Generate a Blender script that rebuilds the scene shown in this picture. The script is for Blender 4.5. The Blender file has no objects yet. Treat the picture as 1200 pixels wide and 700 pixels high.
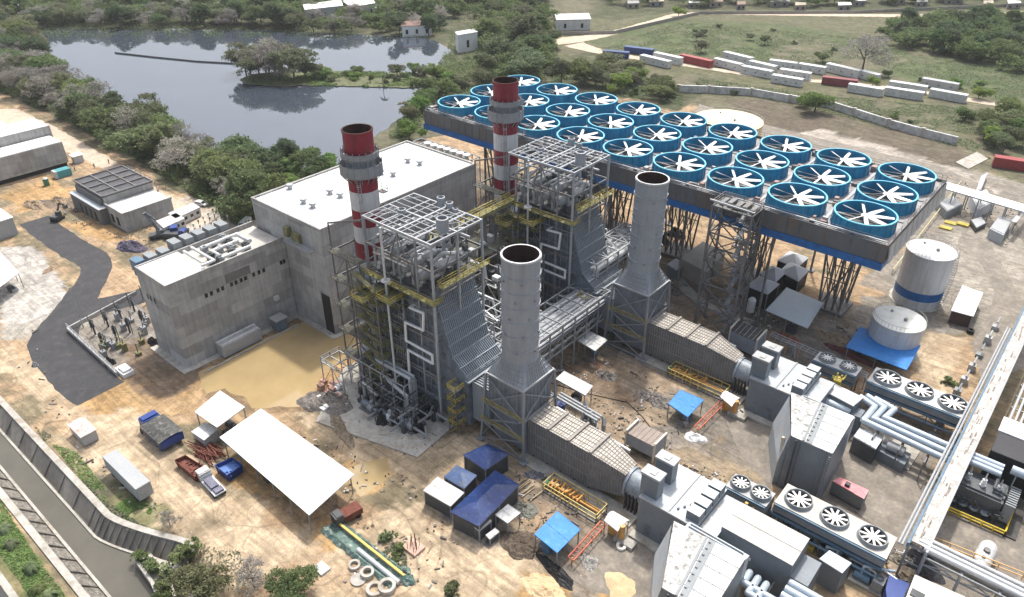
import bpy, math, random
import numpy as np
from mathutils import Vector, Matrix
random.seed(7)
rng = np.random.default_rng(11)
scene = bpy.context.scene
COL = scene.collection

# ------------------------------------------------------------------ camera
F_PX, PITCH, YAW, CAM_Z = 880.0, 0.55919614, 0.70166717, 100.0
CP, SP, CY, SY = math.cos(PITCH), math.sin(PITCH), math.cos(YAW), math.sin(YAW)
cam_d = bpy.data.cameras.new('camera')
cam_d.sensor_width = 36.0
cam_d.lens = F_PX / 1200 * 36
cam_d.clip_start, cam_d.clip_end = 1.0, 6000.0
cam = bpy.data.objects.new('camera', cam_d)
COL.objects.link(cam)
cam.location = (0, 0, CAM_Z)
cam.rotation_euler = (math.pi / 2 - PITCH, 0, YAW)
scene.camera = cam

def _ray(x, y):
    a, b = (x - 600) / F_PX, -(y - 350) / F_PX
    X, Y, Z = a, CP + b * SP, -SP + b * CP
    return X * CY - Y * SY, X * SY + Y * CY, Z

def at(x, y, z=0.0):
    """site coordinates of a measured point of the survey picture at height z"""
    r = _ray(x, y)
    t = (z - CAM_Z) / r[2]
    return r[0] * t, r[1] * t

def to_px(u, v, z=0.0):
    X = u * CY + v * SY
    Y = -u * SY + v * CY
    d = Y * CP - (z - CAM_Z) * SP
    w = Y * SP + (z - CAM_Z) * CP
    return 600 + F_PX * X / d, 350 - F_PX * w / d

# ------------------------------------------------------------------ materials
MATS = {}
def M(name, col, rough=0.75, metal=0.0, var=0.18, scale=0.35, bump=0.0, tint=None, rnd=0.0, spec=0.4, streak=0.0):
    """surface with two octaves of uneven tone; tint = second colour mixed in patches"""
    if name in MATS: return MATS[name]
    m = bpy.data.materials.new(name); m.use_nodes = True
    nt = m.node_tree; N = nt.nodes; L = nt.links
    b = N['Principled BSDF']
    b.inputs['Roughness'].default_value = rough
    b.inputs['Metallic'].default_value = metal
    b.inputs['Specular IOR Level'].default_value = spec
    geo = N.new('ShaderNodeNewGeometry')
    mp = N.new('ShaderNodeMapping'); L.new(geo.outputs['Position'], mp.inputs['Vector'])
    if streak: mp.inputs['Scale'].default_value = (1, 1, streak)
    n1 = N.new('ShaderNodeTexNoise'); n1.inputs['Scale'].default_value = scale; n1.inputs['Detail'].default_value = 5
    n1.inputs['Roughness'].default_value = 0.65
    n2 = N.new('ShaderNodeTexNoise'); n2.inputs['Scale'].default_value = scale * 7; n2.inputs['Detail'].default_value = 3
    L.new(mp.outputs[0], n1.inputs['Vector']); L.new(mp.outputs[0], n2.inputs['Vector'])
    r1 = N.new('ShaderNodeMapRange'); r1.inputs[1].default_value = .3; r1.inputs[2].default_value = .7
    r1.inputs[3].default_value = 1 - var; r1.inputs[4].default_value = 1 + var * .6
    L.new(n1.outputs[0], r1.inputs[0])
    r2 = N.new('ShaderNodeMapRange'); r2.inputs[1].default_value = .3; r2.inputs[2].default_value = .7
    r2.inputs[3].default_value = 1 - var * .6; r2.inputs[4].default_value = 1 + var * .4
    L.new(n2.outputs[0], r2.inputs[0])
    mul = N.new('ShaderNodeMath'); mul.operation = 'MULTIPLY'
    L.new(r1.outputs[0], mul.inputs[0]); L.new(r2.outputs[0], mul.inputs[1])
    last = mul.outputs[0]
    if rnd:
        oi = N.new('ShaderNodeObjectInfo')
        rr = N.new('ShaderNodeMapRange'); rr.inputs[3].default_value = 1 - rnd; rr.inputs[4].default_value = 1 + rnd
        L.new(oi.outputs['Random'], rr.inputs[0])
        m2 = N.new('ShaderNodeMath'); m2.operation = 'MULTIPLY'
        L.new(last, m2.inputs[0]); L.new(rr.outputs[0], m2.inputs[1]); last = m2.outputs[0]
    base = N.new('ShaderNodeRGB'); base.outputs[0].default_value = (*col, 1)
    csock = base.outputs[0]
    if tint:
        n3 = N.new('ShaderNodeTexNoise'); n3.inputs['Scale'].default_value = scale * 2.3; n3.inputs['Detail'].default_value = 6
        L.new(mp.outputs[0], n3.inputs['Vector'])
        r3 = N.new('ShaderNodeMapRange'); r3.inputs[1].default_value = .5; r3.inputs[2].default_value = .68
        L.new(n3.outputs[0], r3.inputs[0])
        mx = N.new('ShaderNodeMix'); mx.data_type = 'RGBA'
        L.new(r3.outputs[0], mx.inputs[0]); L.new(csock, mx.inputs[6]); mx.inputs[7].default_value = (*tint, 1)
        csock = mx.outputs[2]
    vm = N.new('ShaderNodeVectorMath'); vm.operation = 'SCALE'
    L.new(csock, vm.inputs[0]); L.new(last, vm.inputs['Scale'])
    L.new(vm.outputs[0], b.inputs['Base Color'])
    if bump:
        bp = N.new('ShaderNodeBump'); bp.inputs['Strength'].default_value = bump; bp.inputs['Distance'].default_value = .3
        L.new(n2.outputs[0], bp.inputs['Height']); L.new(bp.outputs[0], b.inputs['Normal'])
    MATS[name] = m
    return m

def concrete_panels(name, col, bw=5.5, bh=2.6, contrast=.22):
    """cast concrete wall: formwork lifts of slightly different grey, stains and thin joints"""
    m = bpy.data.materials.new(name); m.use_nodes = True
    nt = m.node_tree; N = nt.nodes; L = nt.links; b = N['Principled BSDF']; b.inputs['Roughness'].default_value = .85
    geo = N.new('ShaderNodeNewGeometry'); sx = N.new('ShaderNodeSeparateXYZ'); L.new(geo.outputs['Position'], sx.inputs[0])
    ad = N.new('ShaderNodeMath'); ad.operation = 'ADD'; L.new(sx.outputs[0], ad.inputs[0]); L.new(sx.outputs[1], ad.inputs[1])
    cx = N.new('ShaderNodeCombineXYZ'); L.new(ad.outputs[0], cx.inputs[0]); L.new(sx.outputs[2], cx.inputs[1])
    br = N.new('ShaderNodeTexBrick'); L.new(cx.outputs[0], br.inputs['Vector'])
    br.inputs['Scale'].default_value = 1; br.inputs['Brick Width'].default_value = bw; br.inputs['Row Height'].default_value = bh
    br.inputs['Mortar Size'].default_value = .05; br.inputs['Mortar Smooth'].default_value = .3; br.offset = .5; br.inputs['Bias'].default_value = -.1
    lo = tuple(c * (1 - contrast) for c in col); hi = tuple(c * (1 + contrast * .6) for c in col)
    br.inputs['Color1'].default_value = (*lo, 1); br.inputs['Color2'].default_value = (*hi, 1)
    br.inputs['Mortar'].default_value = (*[c * .72 for c in col], 1)
    n = N.new('ShaderNodeTexNoise'); n.inputs['Scale'].default_value = .22; n.inputs['Detail'].default_value = 7; n.inputs['Roughness'].default_value = .7
    L.new(geo.outputs['Position'], n.inputs['Vector'])
    r = N.new('ShaderNodeMapRange'); r.inputs[1].default_value = .3; r.inputs[2].default_value = .72; r.inputs[3].default_value = .72; r.inputs[4].default_value = 1.15
    L.new(n.outputs[0], r.inputs[0])
    mp = N.new('ShaderNodeMapping'); mp.inputs['Scale'].default_value = (1.3, 1.3, .07); L.new(geo.outputs['Position'], mp.inputs[0])
    n2 = N.new('ShaderNodeTexNoise'); n2.inputs['Scale'].default_value = 1; n2.inputs['Detail'].default_value = 4; L.new(mp.outputs[0], n2.inputs['Vector'])
    r2 = N.new('ShaderNodeMapRange'); r2.inputs[1].default_value = .35; r2.inputs[2].default_value = .65; r2.inputs[3].default_value = .86; r2.inputs[4].default_value = 1.06
    L.new(n2.outputs[0], r2.inputs[0])
    mu = N.new('ShaderNodeMath'); mu.operation = 'MULTIPLY'; L.new(r.outputs[0], mu.inputs[0]); L.new(r2.outputs[0], mu.inputs[1])
    vm = N.new('ShaderNodeVectorMath'); vm.operation = 'SCALE'; L.new(br.outputs[0], vm.inputs[0]); L.new(mu.outputs[0], vm.inputs['Scale'])
    L.new(vm.outputs[0], b.inputs['Base Color'])
    MATS[name] = m
    return m

concrete = concrete_panels('cast_concrete', (.415, .415, .405), 5.5, 2.6, .28)
concrete2 = concrete_panels('precast_concrete', (.40, .395, .38), 4, 3, .15)
slab = M('concrete_slab', (.42, .40, .36), .9, var=.25, scale=.25, tint=(.33, .29, .23))
white_roof = M('white_roof', (.78, .78, .76), .55, var=.12, scale=.2, tint=(.62, .59, .54))
white_sheet = M('white_sheet', (.74, .78, .78), .5, var=.10, scale=.25, tint=(.66, .67, .65))
dirty_roof = M('dirty_white_roof', (.52, .52, .50), .7, var=.3, scale=.55, tint=(.17, .165, .15))
beige_roof = M('beige_roof', (.50, .475, .43), .6, var=.14, scale=.3, tint=(.43, .39, .34))
galv = M('galvanised_steel', (.38, .395, .41), .55, .2, var=.12, scale=.8)
grey_steel = M('grey_steel', (.27, .285, .30), .55, .2, var=.15, scale=.6)
dark_steel = M('dark_steel', (.075, .08, .085), .6, .2, var=.25, scale=.8)
mid_steel = M('weathered_steel', (.17, .175, .18), .65, .1, var=.3, scale=.5, tint=(.19, .14, .10))
casing = M('boiler_casing', (.165, .195, .23), .55, .1, var=.3, scale=.25, tint=(.10, .115, .135))
casing_light = M('boiler_rib', (.26, .295, .33), .5, .2, var=.15, scale=.4)
stack_grey = M('stack_grey', (.315, .335, .36), .6, .1, var=.12, scale=.3, tint=(.27, .285, .305), streak=.15)
soot = M('rusty_flue', (.045, .018, .014), .9, var=.4, scale=.8)
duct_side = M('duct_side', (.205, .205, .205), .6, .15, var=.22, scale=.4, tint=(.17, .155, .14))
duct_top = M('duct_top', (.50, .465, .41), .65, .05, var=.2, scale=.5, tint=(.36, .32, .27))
slate = M('slate_enclosure', (.16, .185, .21), .5, .1, var=.12, scale=.3)
pale_encl = M('pale_enclosure_roof', (.40, .44, .47), .55, .05, var=.12, scale=.25, tint=(.45, .43, .41))
pale_pipe = M('pale_blue_pipe', (.42, .49, .55), .4, .15, var=.1, scale=.7)
lagging = M('aluminium_lagging', (.50, .52, .53), .4, .3, var=.12, scale=.9)
yellow = M('yellow_rail', (.46, .36, .055), .6, var=.3, scale=.8, tint=(.24, .21, .07))
orange = M('orange_pipe', (.62, .30, .08), .5, var=.2, scale=.8, tint=(.50, .38, .12))
olive = M('olive_platform', (.22, .21, .09), .7, var=.35, scale=.8, tint=(.11, .11, .075))
red_paint = M('red_band', (.235, .016, .034), .55, var=.25, scale=.6, tint=(.17, .035, .035), streak=.15)
white_paint = M('white_band', (.56, .565, .57), .55, var=.16, scale=.6, streak=.15, tint=(.44, .42, .40))
fan_blue = M('fan_blue', (.012, .215, .40), .45, var=.2, scale=.4, tint=(.02, .26, .42))
fan_lip = M('fan_lip', (.13, .48, .62), .4, var=.1, scale=.5)
beam_blue = M('beam_blue', (.01, .12, .36), .45, var=.25, scale=.35, tint=(.02, .09, .24))
fan_white = M('fan_white', (.80, .79, .76), .4, var=.06, scale=.5)
tarp_blue = M('tarp_blue', (.03, .21, .58), .6, var=.14, scale=.5, tint=(.07, .25, .55))
roof_blue = M('roof_navy', (.016, .038, .145), .4, var=.3, scale=.5, tint=(.045, .08, .19))
roof_blue2 = M('roof_faded_blue', (.075, .12, .24), .45, var=.25, scale=.4, tint=(.13, .16, .22))
wind_panel = M('wind_panel', (.12, .125, .13), .65, .1, var=.15, scale=.15, tint=(.15, .115, .095), streak=.3)
deck_grey = M('fan_deck', (.33, .32, .31), .7, var=.3, scale=.35, tint=(.21, .19, .185))
tank_white = M('tank_white', (.56, .58, .60), .5, var=.12, scale=.3, streak=.15, tint=(.49, .48, .46))
tank_roof = M('tank_roof', (.78, .78, .73), .5, var=.08, scale=.2, tint=(.66, .66, .56))
tank_cream = M('tank_cream', (.66, .54, .36), .6, var=.12, scale=.2, tint=(.70, .63, .50))
black = M('black_sheet', (.018, .018, .02), .6, var=.3, scale=.5)
rubber = M('rubber', (.02, .02, .02), .8)
dark_glass = M('dark_glass', (.02, .025, .03), .15, var=.1)
rust = M('rusty_steel', (.17, .055, .035), .8, var=.35, scale=.9, tint=(.10, .035, .03))
pinkred = M('faded_red', (.48, .13, .14), .6, var=.15, scale=.4, tint=(.55, .22, .21))
cont_blue = M('container_blue', (.025, .06, .19), .5, var=.15, scale=.5)
cont_red = M('container_red', (.30, .045, .045), .55, var=.2, scale=.5)
cont_white = M('container_white', (.56, .57, .56), .55, var=.14, scale=.4, tint=(.42, .42, .41))
cont_grey = M('container_grey', (.36, .37, .375), .5, var=.1, scale=.4)
steel_blue = M('steel_blue_paint', (.10, .18, .26), .5, var=.2, scale=.5)
royal_blue = M('royal_blue', (.018, .05, .22), .4, var=.15, scale=.5)
green_paint = M('green_paint', (.05, .20, .12), .6, var=.2, scale=.6)
teal_tarp = M('teal_tarp', (.10, .17, .15), .6, var=.35, scale=.7, tint=(.30, .33, .30))
dirt_heap = M('spoil_heap', (.36, .27, .18), .95, var=.35, scale=.6, bump=.6, tint=(.22, .16, .11))
sand_heap = M('sand_heap', (.58, .43, .26), .95, var=.2, scale=.6, bump=.5)
rubble_m = M('rubble', (.30, .27, .24), .95, var=.5, scale=1.6, bump=.8, tint=(.14, .12, .11))
white_plastic = M('white_plastic', (.72, .72, .71), .5, var=.15, scale=1.2)
purple_m = M('purple_scrap', (.105, .09, .14), .7, var=.5, scale=1.6, tint=(.05, .045, .05))
louvre = M('louvre_grey', (.235, .255, .265), .6, var=.15, scale=.6)
tent_grey = M('tent_grey', (.50, .52, .55), .6, var=.08, scale=.3)
solar_dark = M('dark_roof_panel', (.055, .055, .06), .4, var=.25, scale=.5, tint=(.10, .09, .085))
brown_roof = M('brown_lid', (.28, .23, .20), .7, var=.2, scale=.5)
wood = M('trunk_bark', (.10, .085, .065), .9, var=.3, scale=2)

# ------------------------------------------------------------------ mesh builder
class MB:
    def __init__(s): s.v = []; s.f = []; s.m = []; s.sm = []
    def add(s, vs, fs, mi=0, smooth=False):
        o = len(s.v); s.v.extend(vs)
        for f in fs:
            s.f.append(tuple(i + o for i in f)); s.m.append(mi); s.sm.append(smooth)
        return s
    def box(s, x0, x1, y0, y1, z0, z1, mi=0, top=None):
        v = [(x0,y0,z0),(x1,y0,z0),(x1,y1,z0),(x0,y1,z0),(x0,y0,z1),(x1,y0,z1),(x1,y1,z1),(x0,y1,z1)]
        s.add(v, [(0,3,2,1),(0,1,5,4),(1,2,6,5),(2,3,7,6),(3,0,4,7)], mi)
        s.add(v[4:], [(0,1,2,3)], mi if top is None else top)
        return s
    def prism(s, poly, z0, z1, mi=0, top=None, zt=None):
        """upright prism; zt = list of top heights per corner"""
        area = sum(poly[i][0]*poly[(i+1) % len(poly)][1] - poly[(i+1) % len(poly)][0]*poly[i][1] for i in range(len(poly)))
        if area < 0:
            poly = poly[::-1]
            if zt: zt = zt[::-1]
        n = len(poly)
        zt = zt or [z1] * n
        v = [(p[0], p[1], z0) for p in poly] + [(p[0], p[1], zt[i]) for i, p in enumerate(poly)]
        s.add(v, [tuple(range(n))[::-1]] + [(i, (i+1) % n, n + (i+1) % n, n + i) for i in range(n)], mi)
        s.add(v[n:], [tuple(range(n))], mi if top is None else top)
        return s
    def beam(s, p, q, w=.2, h=None, mi=0):
        h = h or w
        p, q = Vector(p), Vector(q); d = q - p
        if d.length < 1e-6: return s
        d.normalize()
        up = Vector((0,0,1)) if abs(d.z) < .95 else Vector((0,1,0))
        a = d.cross(up).normalized() * (w/2); b = a.cross(d).normalized() * (h/2)
        v = [tuple(c) for c in (p-a-b, p+a-b, p+a+b, p-a+b, q-a-b, q+a-b, q+a+b, q-a+b)]
        return s.add(v, [(0,1,2,3),(7,6,5,4),(0,4,5,1),(1,5,6,2),(2,6,7,3),(3,7,4,0)], mi)
    def tube(s, p, q, r, n=8, mi=0, r2=None):
        p, q = Vector(p), Vector(q); d = (q-p)
        if d.length < 1e-6: return s
        d.normalize(); r2 = r if r2 is None else r2
        up = Vector((0,0,1)) if abs(d.z) < .95 else Vector((0,1,0))
        a = d.cross(up).normalized(); b = a.cross(d).normalized()
        v = []
        for c, rr in ((p, r), (q, r2)):
            for i in range(n):
                t = 2*math.pi*i/n
                v.append(tuple(c + a*(rr*math.cos(t)) + b*(rr*math.sin(t))))
        s.add(v, [(i, n+i, n+(i+1) % n, (i+1) % n) for i in range(n)], mi, True)
        s.add(v, [tuple(range(n)), tuple(range(2*n-1, n-1, -1))], mi)
        return s
    def path(s, pts, r, n=8, mi=0):
        for a, b in zip(pts[:-1], pts[1:]): s.tube(a, b, r, n, mi)
        for c in pts[1:-1]: s.ball(c, r*1.04, mi, n, 4)
        return s
    def ball(s, c, r, mi=0, n=10, k=6, sz=1.0):
        prof = [(r*math.sin(math.pi*j/k), c[2] + sz*r*-math.cos(math.pi*j/k)) for j in range(k+1)]
        return s.lathe(c[0], c[1], prof, n, mi)
    def lathe(s, x, y, prof, n=24, mi=0, smooth=True, mis=None):
        v = []
        for r, z in prof:
            for i in range(n):
                t = 2*math.pi*i/n
                v.append((x + r*math.cos(t), y + r*math.sin(t), z))
        o = len(s.v); s.v.extend(v)
        for j in range(len(prof)-1):
            for i in range(n):
                a, b = j*n+i, j*n+(i+1) % n
                s.f.append((o+a, o+b, o+b+n, o+a+n)); s.m.append(mis[j] if mis else mi); s.sm.append(smooth)
        return s
    def disc(s, x, y, z, r, n=24, mi=0, flip=False):
        v = [(x + r*math.cos(2*math.pi*i/n), y + r*math.sin(2*math.pi*i/n), z) for i in range(n)]
        return s.add(v, [tuple(range(n))[::-1] if flip else tuple(range(n))], mi)
    def cyl(s, x, y, z0, z1, r, n=16, mi=0, top=None):
        s.lathe(x, y, [(r, z0), (r, z1)], n, mi)
        return s.disc(x, y, z1, r, n, mi if top is None else top)
    def face(s, pts, mi=0): return s.add([tuple(p) for p in pts], [tuple(range(len(pts)))], mi)
    def slabface(s, pts, th=.12, mi=0):
        """sheet with real thickness below the given outline (points with heights)"""
        area = sum(pts[i][0]*pts[(i+1) % len(pts)][1] - pts[(i+1) % len(pts)][0]*pts[i][1] for i in range(len(pts)))
        if area < 0: pts = pts[::-1]
        n = len(pts)
        v = [tuple(p) for p in pts] + [(p[0], p[1], p[2]-th) for p in pts]
        return s.add(v, [tuple(range(n)), tuple(range(2*n-1, n-1, -1))] + [((i+1) % n, i, n+i, n+(i+1) % n) for i in range(n)], mi)
    def rail(s, pts, h=1.1, r=.05, gap=2.0, mi=0):
        for a, b in zip(pts[:-1], pts[1:]):
            a, b = Vector(a), Vector(b); L = (b-a).length
            k = max(1, int(round(L/gap)))
            for i in range(k+1):
                p = a.lerp(b, i/k); s.beam(p, p + Vector((0,0,h)), r*2, mi=mi)
            for hh in (h, h*.5): s.beam(a + Vector((0,0,hh)), b + Vector((0,0,hh)), r*2, mi=mi)
        return s
    def build(s, name, mats, parent=None):
        me = bpy.data.meshes.new(name)
        off = Vector(parent.get('_o', (0,0,0))) if parent is not None else Vector((0,0,0))
        me.from_pydata([(a-off.x, b-off.y, c-off.z) for a, b, c in s.v] if off.length else s.v, [], s.f)
        if not isinstance(mats, (list, tuple)): mats = [mats]
        for m in mats: me.materials.append(m)
        me.polygons.foreach_set('material_index', s.m)
        me.polygons.foreach_set('use_smooth', s.sm)
        me.update()
        if any(s.sm): me.set_sharp_from_angle(angle=math.radians(38))
        o = bpy.data.objects.new(name, me); COL.objects.link(o)
        if parent is not None:
            o.parent = parent; o['_o'] = tuple(off)
        return o

def tag(o, label, cat, group=None, kind=None):
    if label: o['label'] = label
    if cat: o['category'] = cat
    if group: o['group'] = group
    if kind: o['kind'] = kind
    return o
def thing(name, label, cat, loc=(0,0,0), group=None):
    o = bpy.data.objects.new(name, None); COL.objects.link(o)
    o.location = loc; o['_o'] = tuple(loc); o.empty_display_size = .5
    return tag(o, label, cat, group)
def struct(mb, name, mat):
    o = mb.build(name, mat); o['kind'] = 'structure'; return o
KIDS = {}
def kids(o): return [c for c in bpy.data.objects if c.parent == o]
def copy_tree(o, shift=(0,0,0), label=None, parent=None):
    c = o.copy(); COL.objects.link(c)
    if parent is None: c.location = Vector(o.location) + Vector(shift)
    else: c.parent = parent
    if label: c['label'] = label
    for k in kids(o): copy_tree(k, parent=c)
    return c
def z3(pts, z): return [(p[0], p[1], z) for p in pts]
def quad_px(pts, z): return [at(*p, z) for p in pts]
# ------------------------------------------------------------------ ground with zones of soil
def vnoise(x, y, s, seed=0):
    """smooth value noise in numpy, 0..1"""
    r = np.random.default_rng(seed); T = r.random((256, 256))
    x = x / s; y = y / s
    xi = np.floor(x).astype(int); yi = np.floor(y).astype(int)
    fx = x - xi; fy = y - yi
    fx = fx*fx*(3-2*fx); fy = fy*fy*(3-2*fy)
    g = lambda a, b: T[a % 256, b % 256]
    return (g(xi, yi)*(1-fx) + g(xi+1, yi)*fx)*(1-fy) + (g(xi, yi+1)*(1-fx) + g(xi+1, yi+1)*fx)*fy
def fbm(x, y, s, seed=0, o=4):
    t = 0; a = .5; n = 0
    for k in range(o):
        t = t + a*vnoise(x, y, s/2**k, seed+k); n += a; a *= .55
    return t/n
def inside(px, py, poly):
    c = np.zeros(px.shape, bool); n = len(poly); j = n-1
    for i in range(n):
        xi, yi = poly[i]; xj, yj = poly[j]
        with np.errstate(divide='ignore', invalid='ignore'):
            h = ((yi > py) != (yj > py)) & (px < (xj-xi)*(py-yi)/(yj-yi+1e-12) + xi)
        c ^= h; j = i
    return c

SAND = (.385, .275, .172); PALE = (.465, .365, .25); OCHRE = (.40, .26, .125); WET = (.20, .145, .10); BROWN = (.165, .13, .10)
GREY = (.215, .19, .16); CONC = (.34, .315, .27); GRASS = (.10, .125, .05); DRY = (.145, .135, .088); DKSOIL = (.10, .085, .07)
FIELD = (.095, .118, .055); FIELD2 = (.125, .125, .07); PATH = (.40, .34, .27); SCRUB = (.075, .082, .045)
# (outline in survey pixels, colour, edge wander in m, patchiness 0..1)
ZONES = [
 ([(-300,60),(0,110),(60,135),(130,172),(215,230),(290,268),(420,180),(520,160),(700,110),(1000,150),(1100,170),(1600,260),(1600,1400),(-600,1400),(-600,60)], SAND, 2.0, 1),
 ([(640,20),(1300,-10),(1300,260),(1100,190),(1000,160),(820,120),(700,100),(650,80)], FIELD2, 4, 1),
 ([(690,50),(760,20),(900,28),(1000,40),(1060,60),(1100,110),(1060,95),(960,80),(860,70),(760,62)], FIELD, 3, .8),
 ([(1000,70),(1200,60),(1300,120),(1300,150),(1130,105),(1040,85)], FIELD, 3, .8),
 ([(940,40),(1060,70),(1030,95),(960,85),(900,70)], DRY, 4, .9),
 ([(700,78),(820,92),(960,112),(1130,150),(1300,200),(1300,240),(1110,190),(1000,165),(900,150),(820,120),(740,105)], DRY, 3, 1),
 ([(890,140),(960,150),(1060,170),(1140,185),(1130,200),(1000,178),(900,160)], DKSOIL, 1, .35),
 ([(850,116),(900,118),(1000,138),(1110,166),(1150,190),(1120,196),(1000,172),(890,148)], (.13,.108,.08), 2, .5),
 ([(640,70),(700,60),(760,92),(830,110),(800,130),(700,110),(620,90)], SCRUB, 3, 1),
 ([(700,-60),(1400,-60),(1300,10),(1100,14),(900,12),(800,12),(720,24),(690,20)], SCRUB, 3, .6),
 ([(0,-60),(600,-60),(650,40),(640,90),(520,110),(470,170),(300,262),(215,222),(130,165),(0,105),(-300,50)], SCRUB, 3, 1),
 # plant yard
 ([(0,150),(140,190),(290,280),(270,290),(215,262),(120,190),(0,140)], PALE, 1.5, .7),
 ([(0,320),(60,330),(110,380),(70,380),(40,400),(0,400)], CONC, .8, .5),
 ([(0,290),(40,290),(105,370),(60,372),(20,380),(0,380)], (.42,.395,.36), .8, .15),
 ([(60,262),(130,255),(160,290),(100,275)], OCHRE, 1.5, .6),
 ([(0,225),(60,205),(140,250),(130,262),(60,240),(20,250)], OCHRE, 2, .8),
 ([(40,236),(80,232),(100,250),(50,246)], BROWN, 1, .5),
 ([(110,215),(135,262),(148,275),(125,262),(80,232)], BROWN, 1, .4),
 ([(0,405),(40,430),(95,480),(70,500),(0,440)], PALE, 1.5, .8),
 ([(90,470),(150,440),(215,435),(240,455),(225,485),(150,490),(110,480)], OCHRE, 1.5, .7),
 ([(84,388),(160,346),(214,425),(140,440)], (.25,.225,.195), .6, .3),
 ([(150,395),(200,400),(225,445),(200,470),(165,460),(140,430)], WET, 1.5, .8),
 ([(60,480),(170,480),(260,560),(380,650),(300,690),(200,640),(100,560)], PALE, 2.5, .8),
 ([(40,500),(80,510),(150,590),(210,628),(195,636),(150,625),(100,580),(60,540)], DRY, 1.5, 1),
 ([(130,560),(190,590),(215,622),(170,625),(120,585)], (.20,.19,.10), 1.0, .9),
 ([(380,640),(560,560),(640,640),(700,700),(760,800),(360,800)], PALE, 2, .8),
 ([(400,545),(455,535),(458,560),(425,585),(405,575)], OCHRE, .8, .3),
 ([(300,520),(360,600),(420,640),(380,650),(300,580),(240,560)], OCHRE, 1.2, .9),
 ([(215,230),(300,260),(300,300),(260,300),(190,250)], (.42,.38,.32), 1.5, .6),
 ([(330,470),(500,530),(560,500),(640,560),(560,580),(420,560)], PALE, 2, .7),
 ([(225,436),(262,416),(345,374),(368,366),(400,384),(436,396),(420,416),(384,444),(372,476),(340,484),(290,484),(240,468)], (.25,.175,.105), .8, .3),
 ([(1000,335),(1050,300),(1110,262),(1200,262),(1300,330),(1300,420),(1150,420),(1130,390),(1070,392),(1000,400),(930,372)], (.235,.215,.185), 1.2, .2),
 ([(366,385),(440,415),(440,440),(370,470)], OCHRE, 1.0, .3),
 # process area
 ([(560,470),(660,400),(760,360),(900,350),(1000,420),(900,480),(760,560),(640,540)], GREY, 1.5, .9),
 ([(640,440),(720,420),(790,450),(780,500),(720,545),(680,480)], (.28,.215,.15), 1.5, .8),
 ([(655,425),(700,420),(740,470),(700,470)], WET, 1.2, .7),
 ([(560,540),(700,590),(760,640),(700,660),(600,640),(540,570)], (.24,.195,.15), 1.5, .9),
 ([(760,500),(870,480),(960,560),(900,570),(800,540)], GREY, 1, .6),
 ([(770,540),(800,520),(900,560),(870,575),(800,556)], (.32,.25,.17), .9, .8),
 ([(840,488),(900,490),(930,560),(860,535)], GREY, .6, .4),
 ([(640,640),(740,620),(800,660),(770,720),(640,700)], GREY, 1.5, .7),
 ([(700,675),(750,672),(755,690),(740,720),(700,700)], OCHRE, .8, .2),
 ([(615,670),(660,668),(670,700),(610,710)], OCHRE, .8, .5),
 ([(540,575),(590,600),(600,640),(560,640),(515,605)], GREY, .7, .3),
 ([(950,480),(1100,470),(1090,640),(960,600)], GREY, .8, .6),
 ([(1065,400),(1130,400),(1150,455),(1110,490),(1060,470)], SAND, 1.0, .6),
 ([(1075,390),(1130,395),(1120,460),(1080,455)], PALE, 1, .5),
 ([(1040,640),(1200,560),(1300,620),(1300,760),(1040,760)], GREY, .8, .5),
 ([(700,230),(830,270),(900,300),(1000,330),(1040,340),(990,360),(860,340),(760,290),(690,260)], SAND, 2, .6),
 ([(690,290),(800,300),(860,350),(1000,360),(1000,410),(860,380),(720,350)], (.25,.205,.16), 1.5, 1),
 ([(520,180),(700,250),(720,310),(620,340),(540,300),(500,210)], BROWN, 2, .7),
 ([(1040,200),(1110,192),(1300,240),(1300,300),(1180,310),(1120,270),(1060,290)], (.25,.225,.19), 1, .2),
 ([(1110,270),(1200,275),(1300,400),(1160,420),(1130,340)], (.31,.28,.235), 1, .5),
 ([(960,150),(1040,172),(1130,200),(1180,230),(1120,222),(1040,200),(900,165)], (.40,.36,.31), 1, .4),
 ([(-100,580),(0,600),(40,650),(80,720),(60,800),(-200,800)], GRASS, .8, .6),
]
WALL_V, BASE_V, FARBASE_V, BANK_V = 23.6, 21.0, 16.6, 13.9
WATER_Z = -2.6
def wall_shift(u):
    """the quay wall swings inland at its downstream end"""
    t = np.clip((u + 110.5) / 15.0, 0, 1)
    return np.where(u > -110.5, 5.6*t**1.3, 0)
def lines(lo, hi, step, dlo, dhi, far):
    a = list(np.arange(lo, dlo, far)) + list(np.arange(dlo, dhi, step)) + list(np.arange(dhi, hi+far, far))
    return np.array(sorted(set(np.round(a, 3))))
GU = lines(-1500, 900, .9, -262, 34, 14)
GU = np.array(sorted(set(np.concatenate([GU, np.arange(-520, -262, 3.0), np.arange(34, 110, 3.0)]))))
GV = lines(-160, 1500, .9, 4, 232, 14)
GV = np.array(sorted(set(np.concatenate([GV, np.arange(232, 520, 3.0), np.arange(-40, 4, 3.0)]))))
UU, VV = np.meshgrid(GU, GV, indexing='ij')
def canal_depth(u, v):
    w = v - wall_shift(u)
    near = np.maximum(np.interp(w, [BASE_V+.5, WALL_V+.2], [-3.4, 0]), np.interp(v, [BANK_V-.3, FARBASE_V-.3], [0, -3.4]))
    return np.where(u < -80, near, np.interp(u, [-80, -74], [1, 0])*near)
HH = canal_depth(UU, VV)
yard = (VV > 26) & (VV < 230) & (UU > -260) & (UU < 40)
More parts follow.
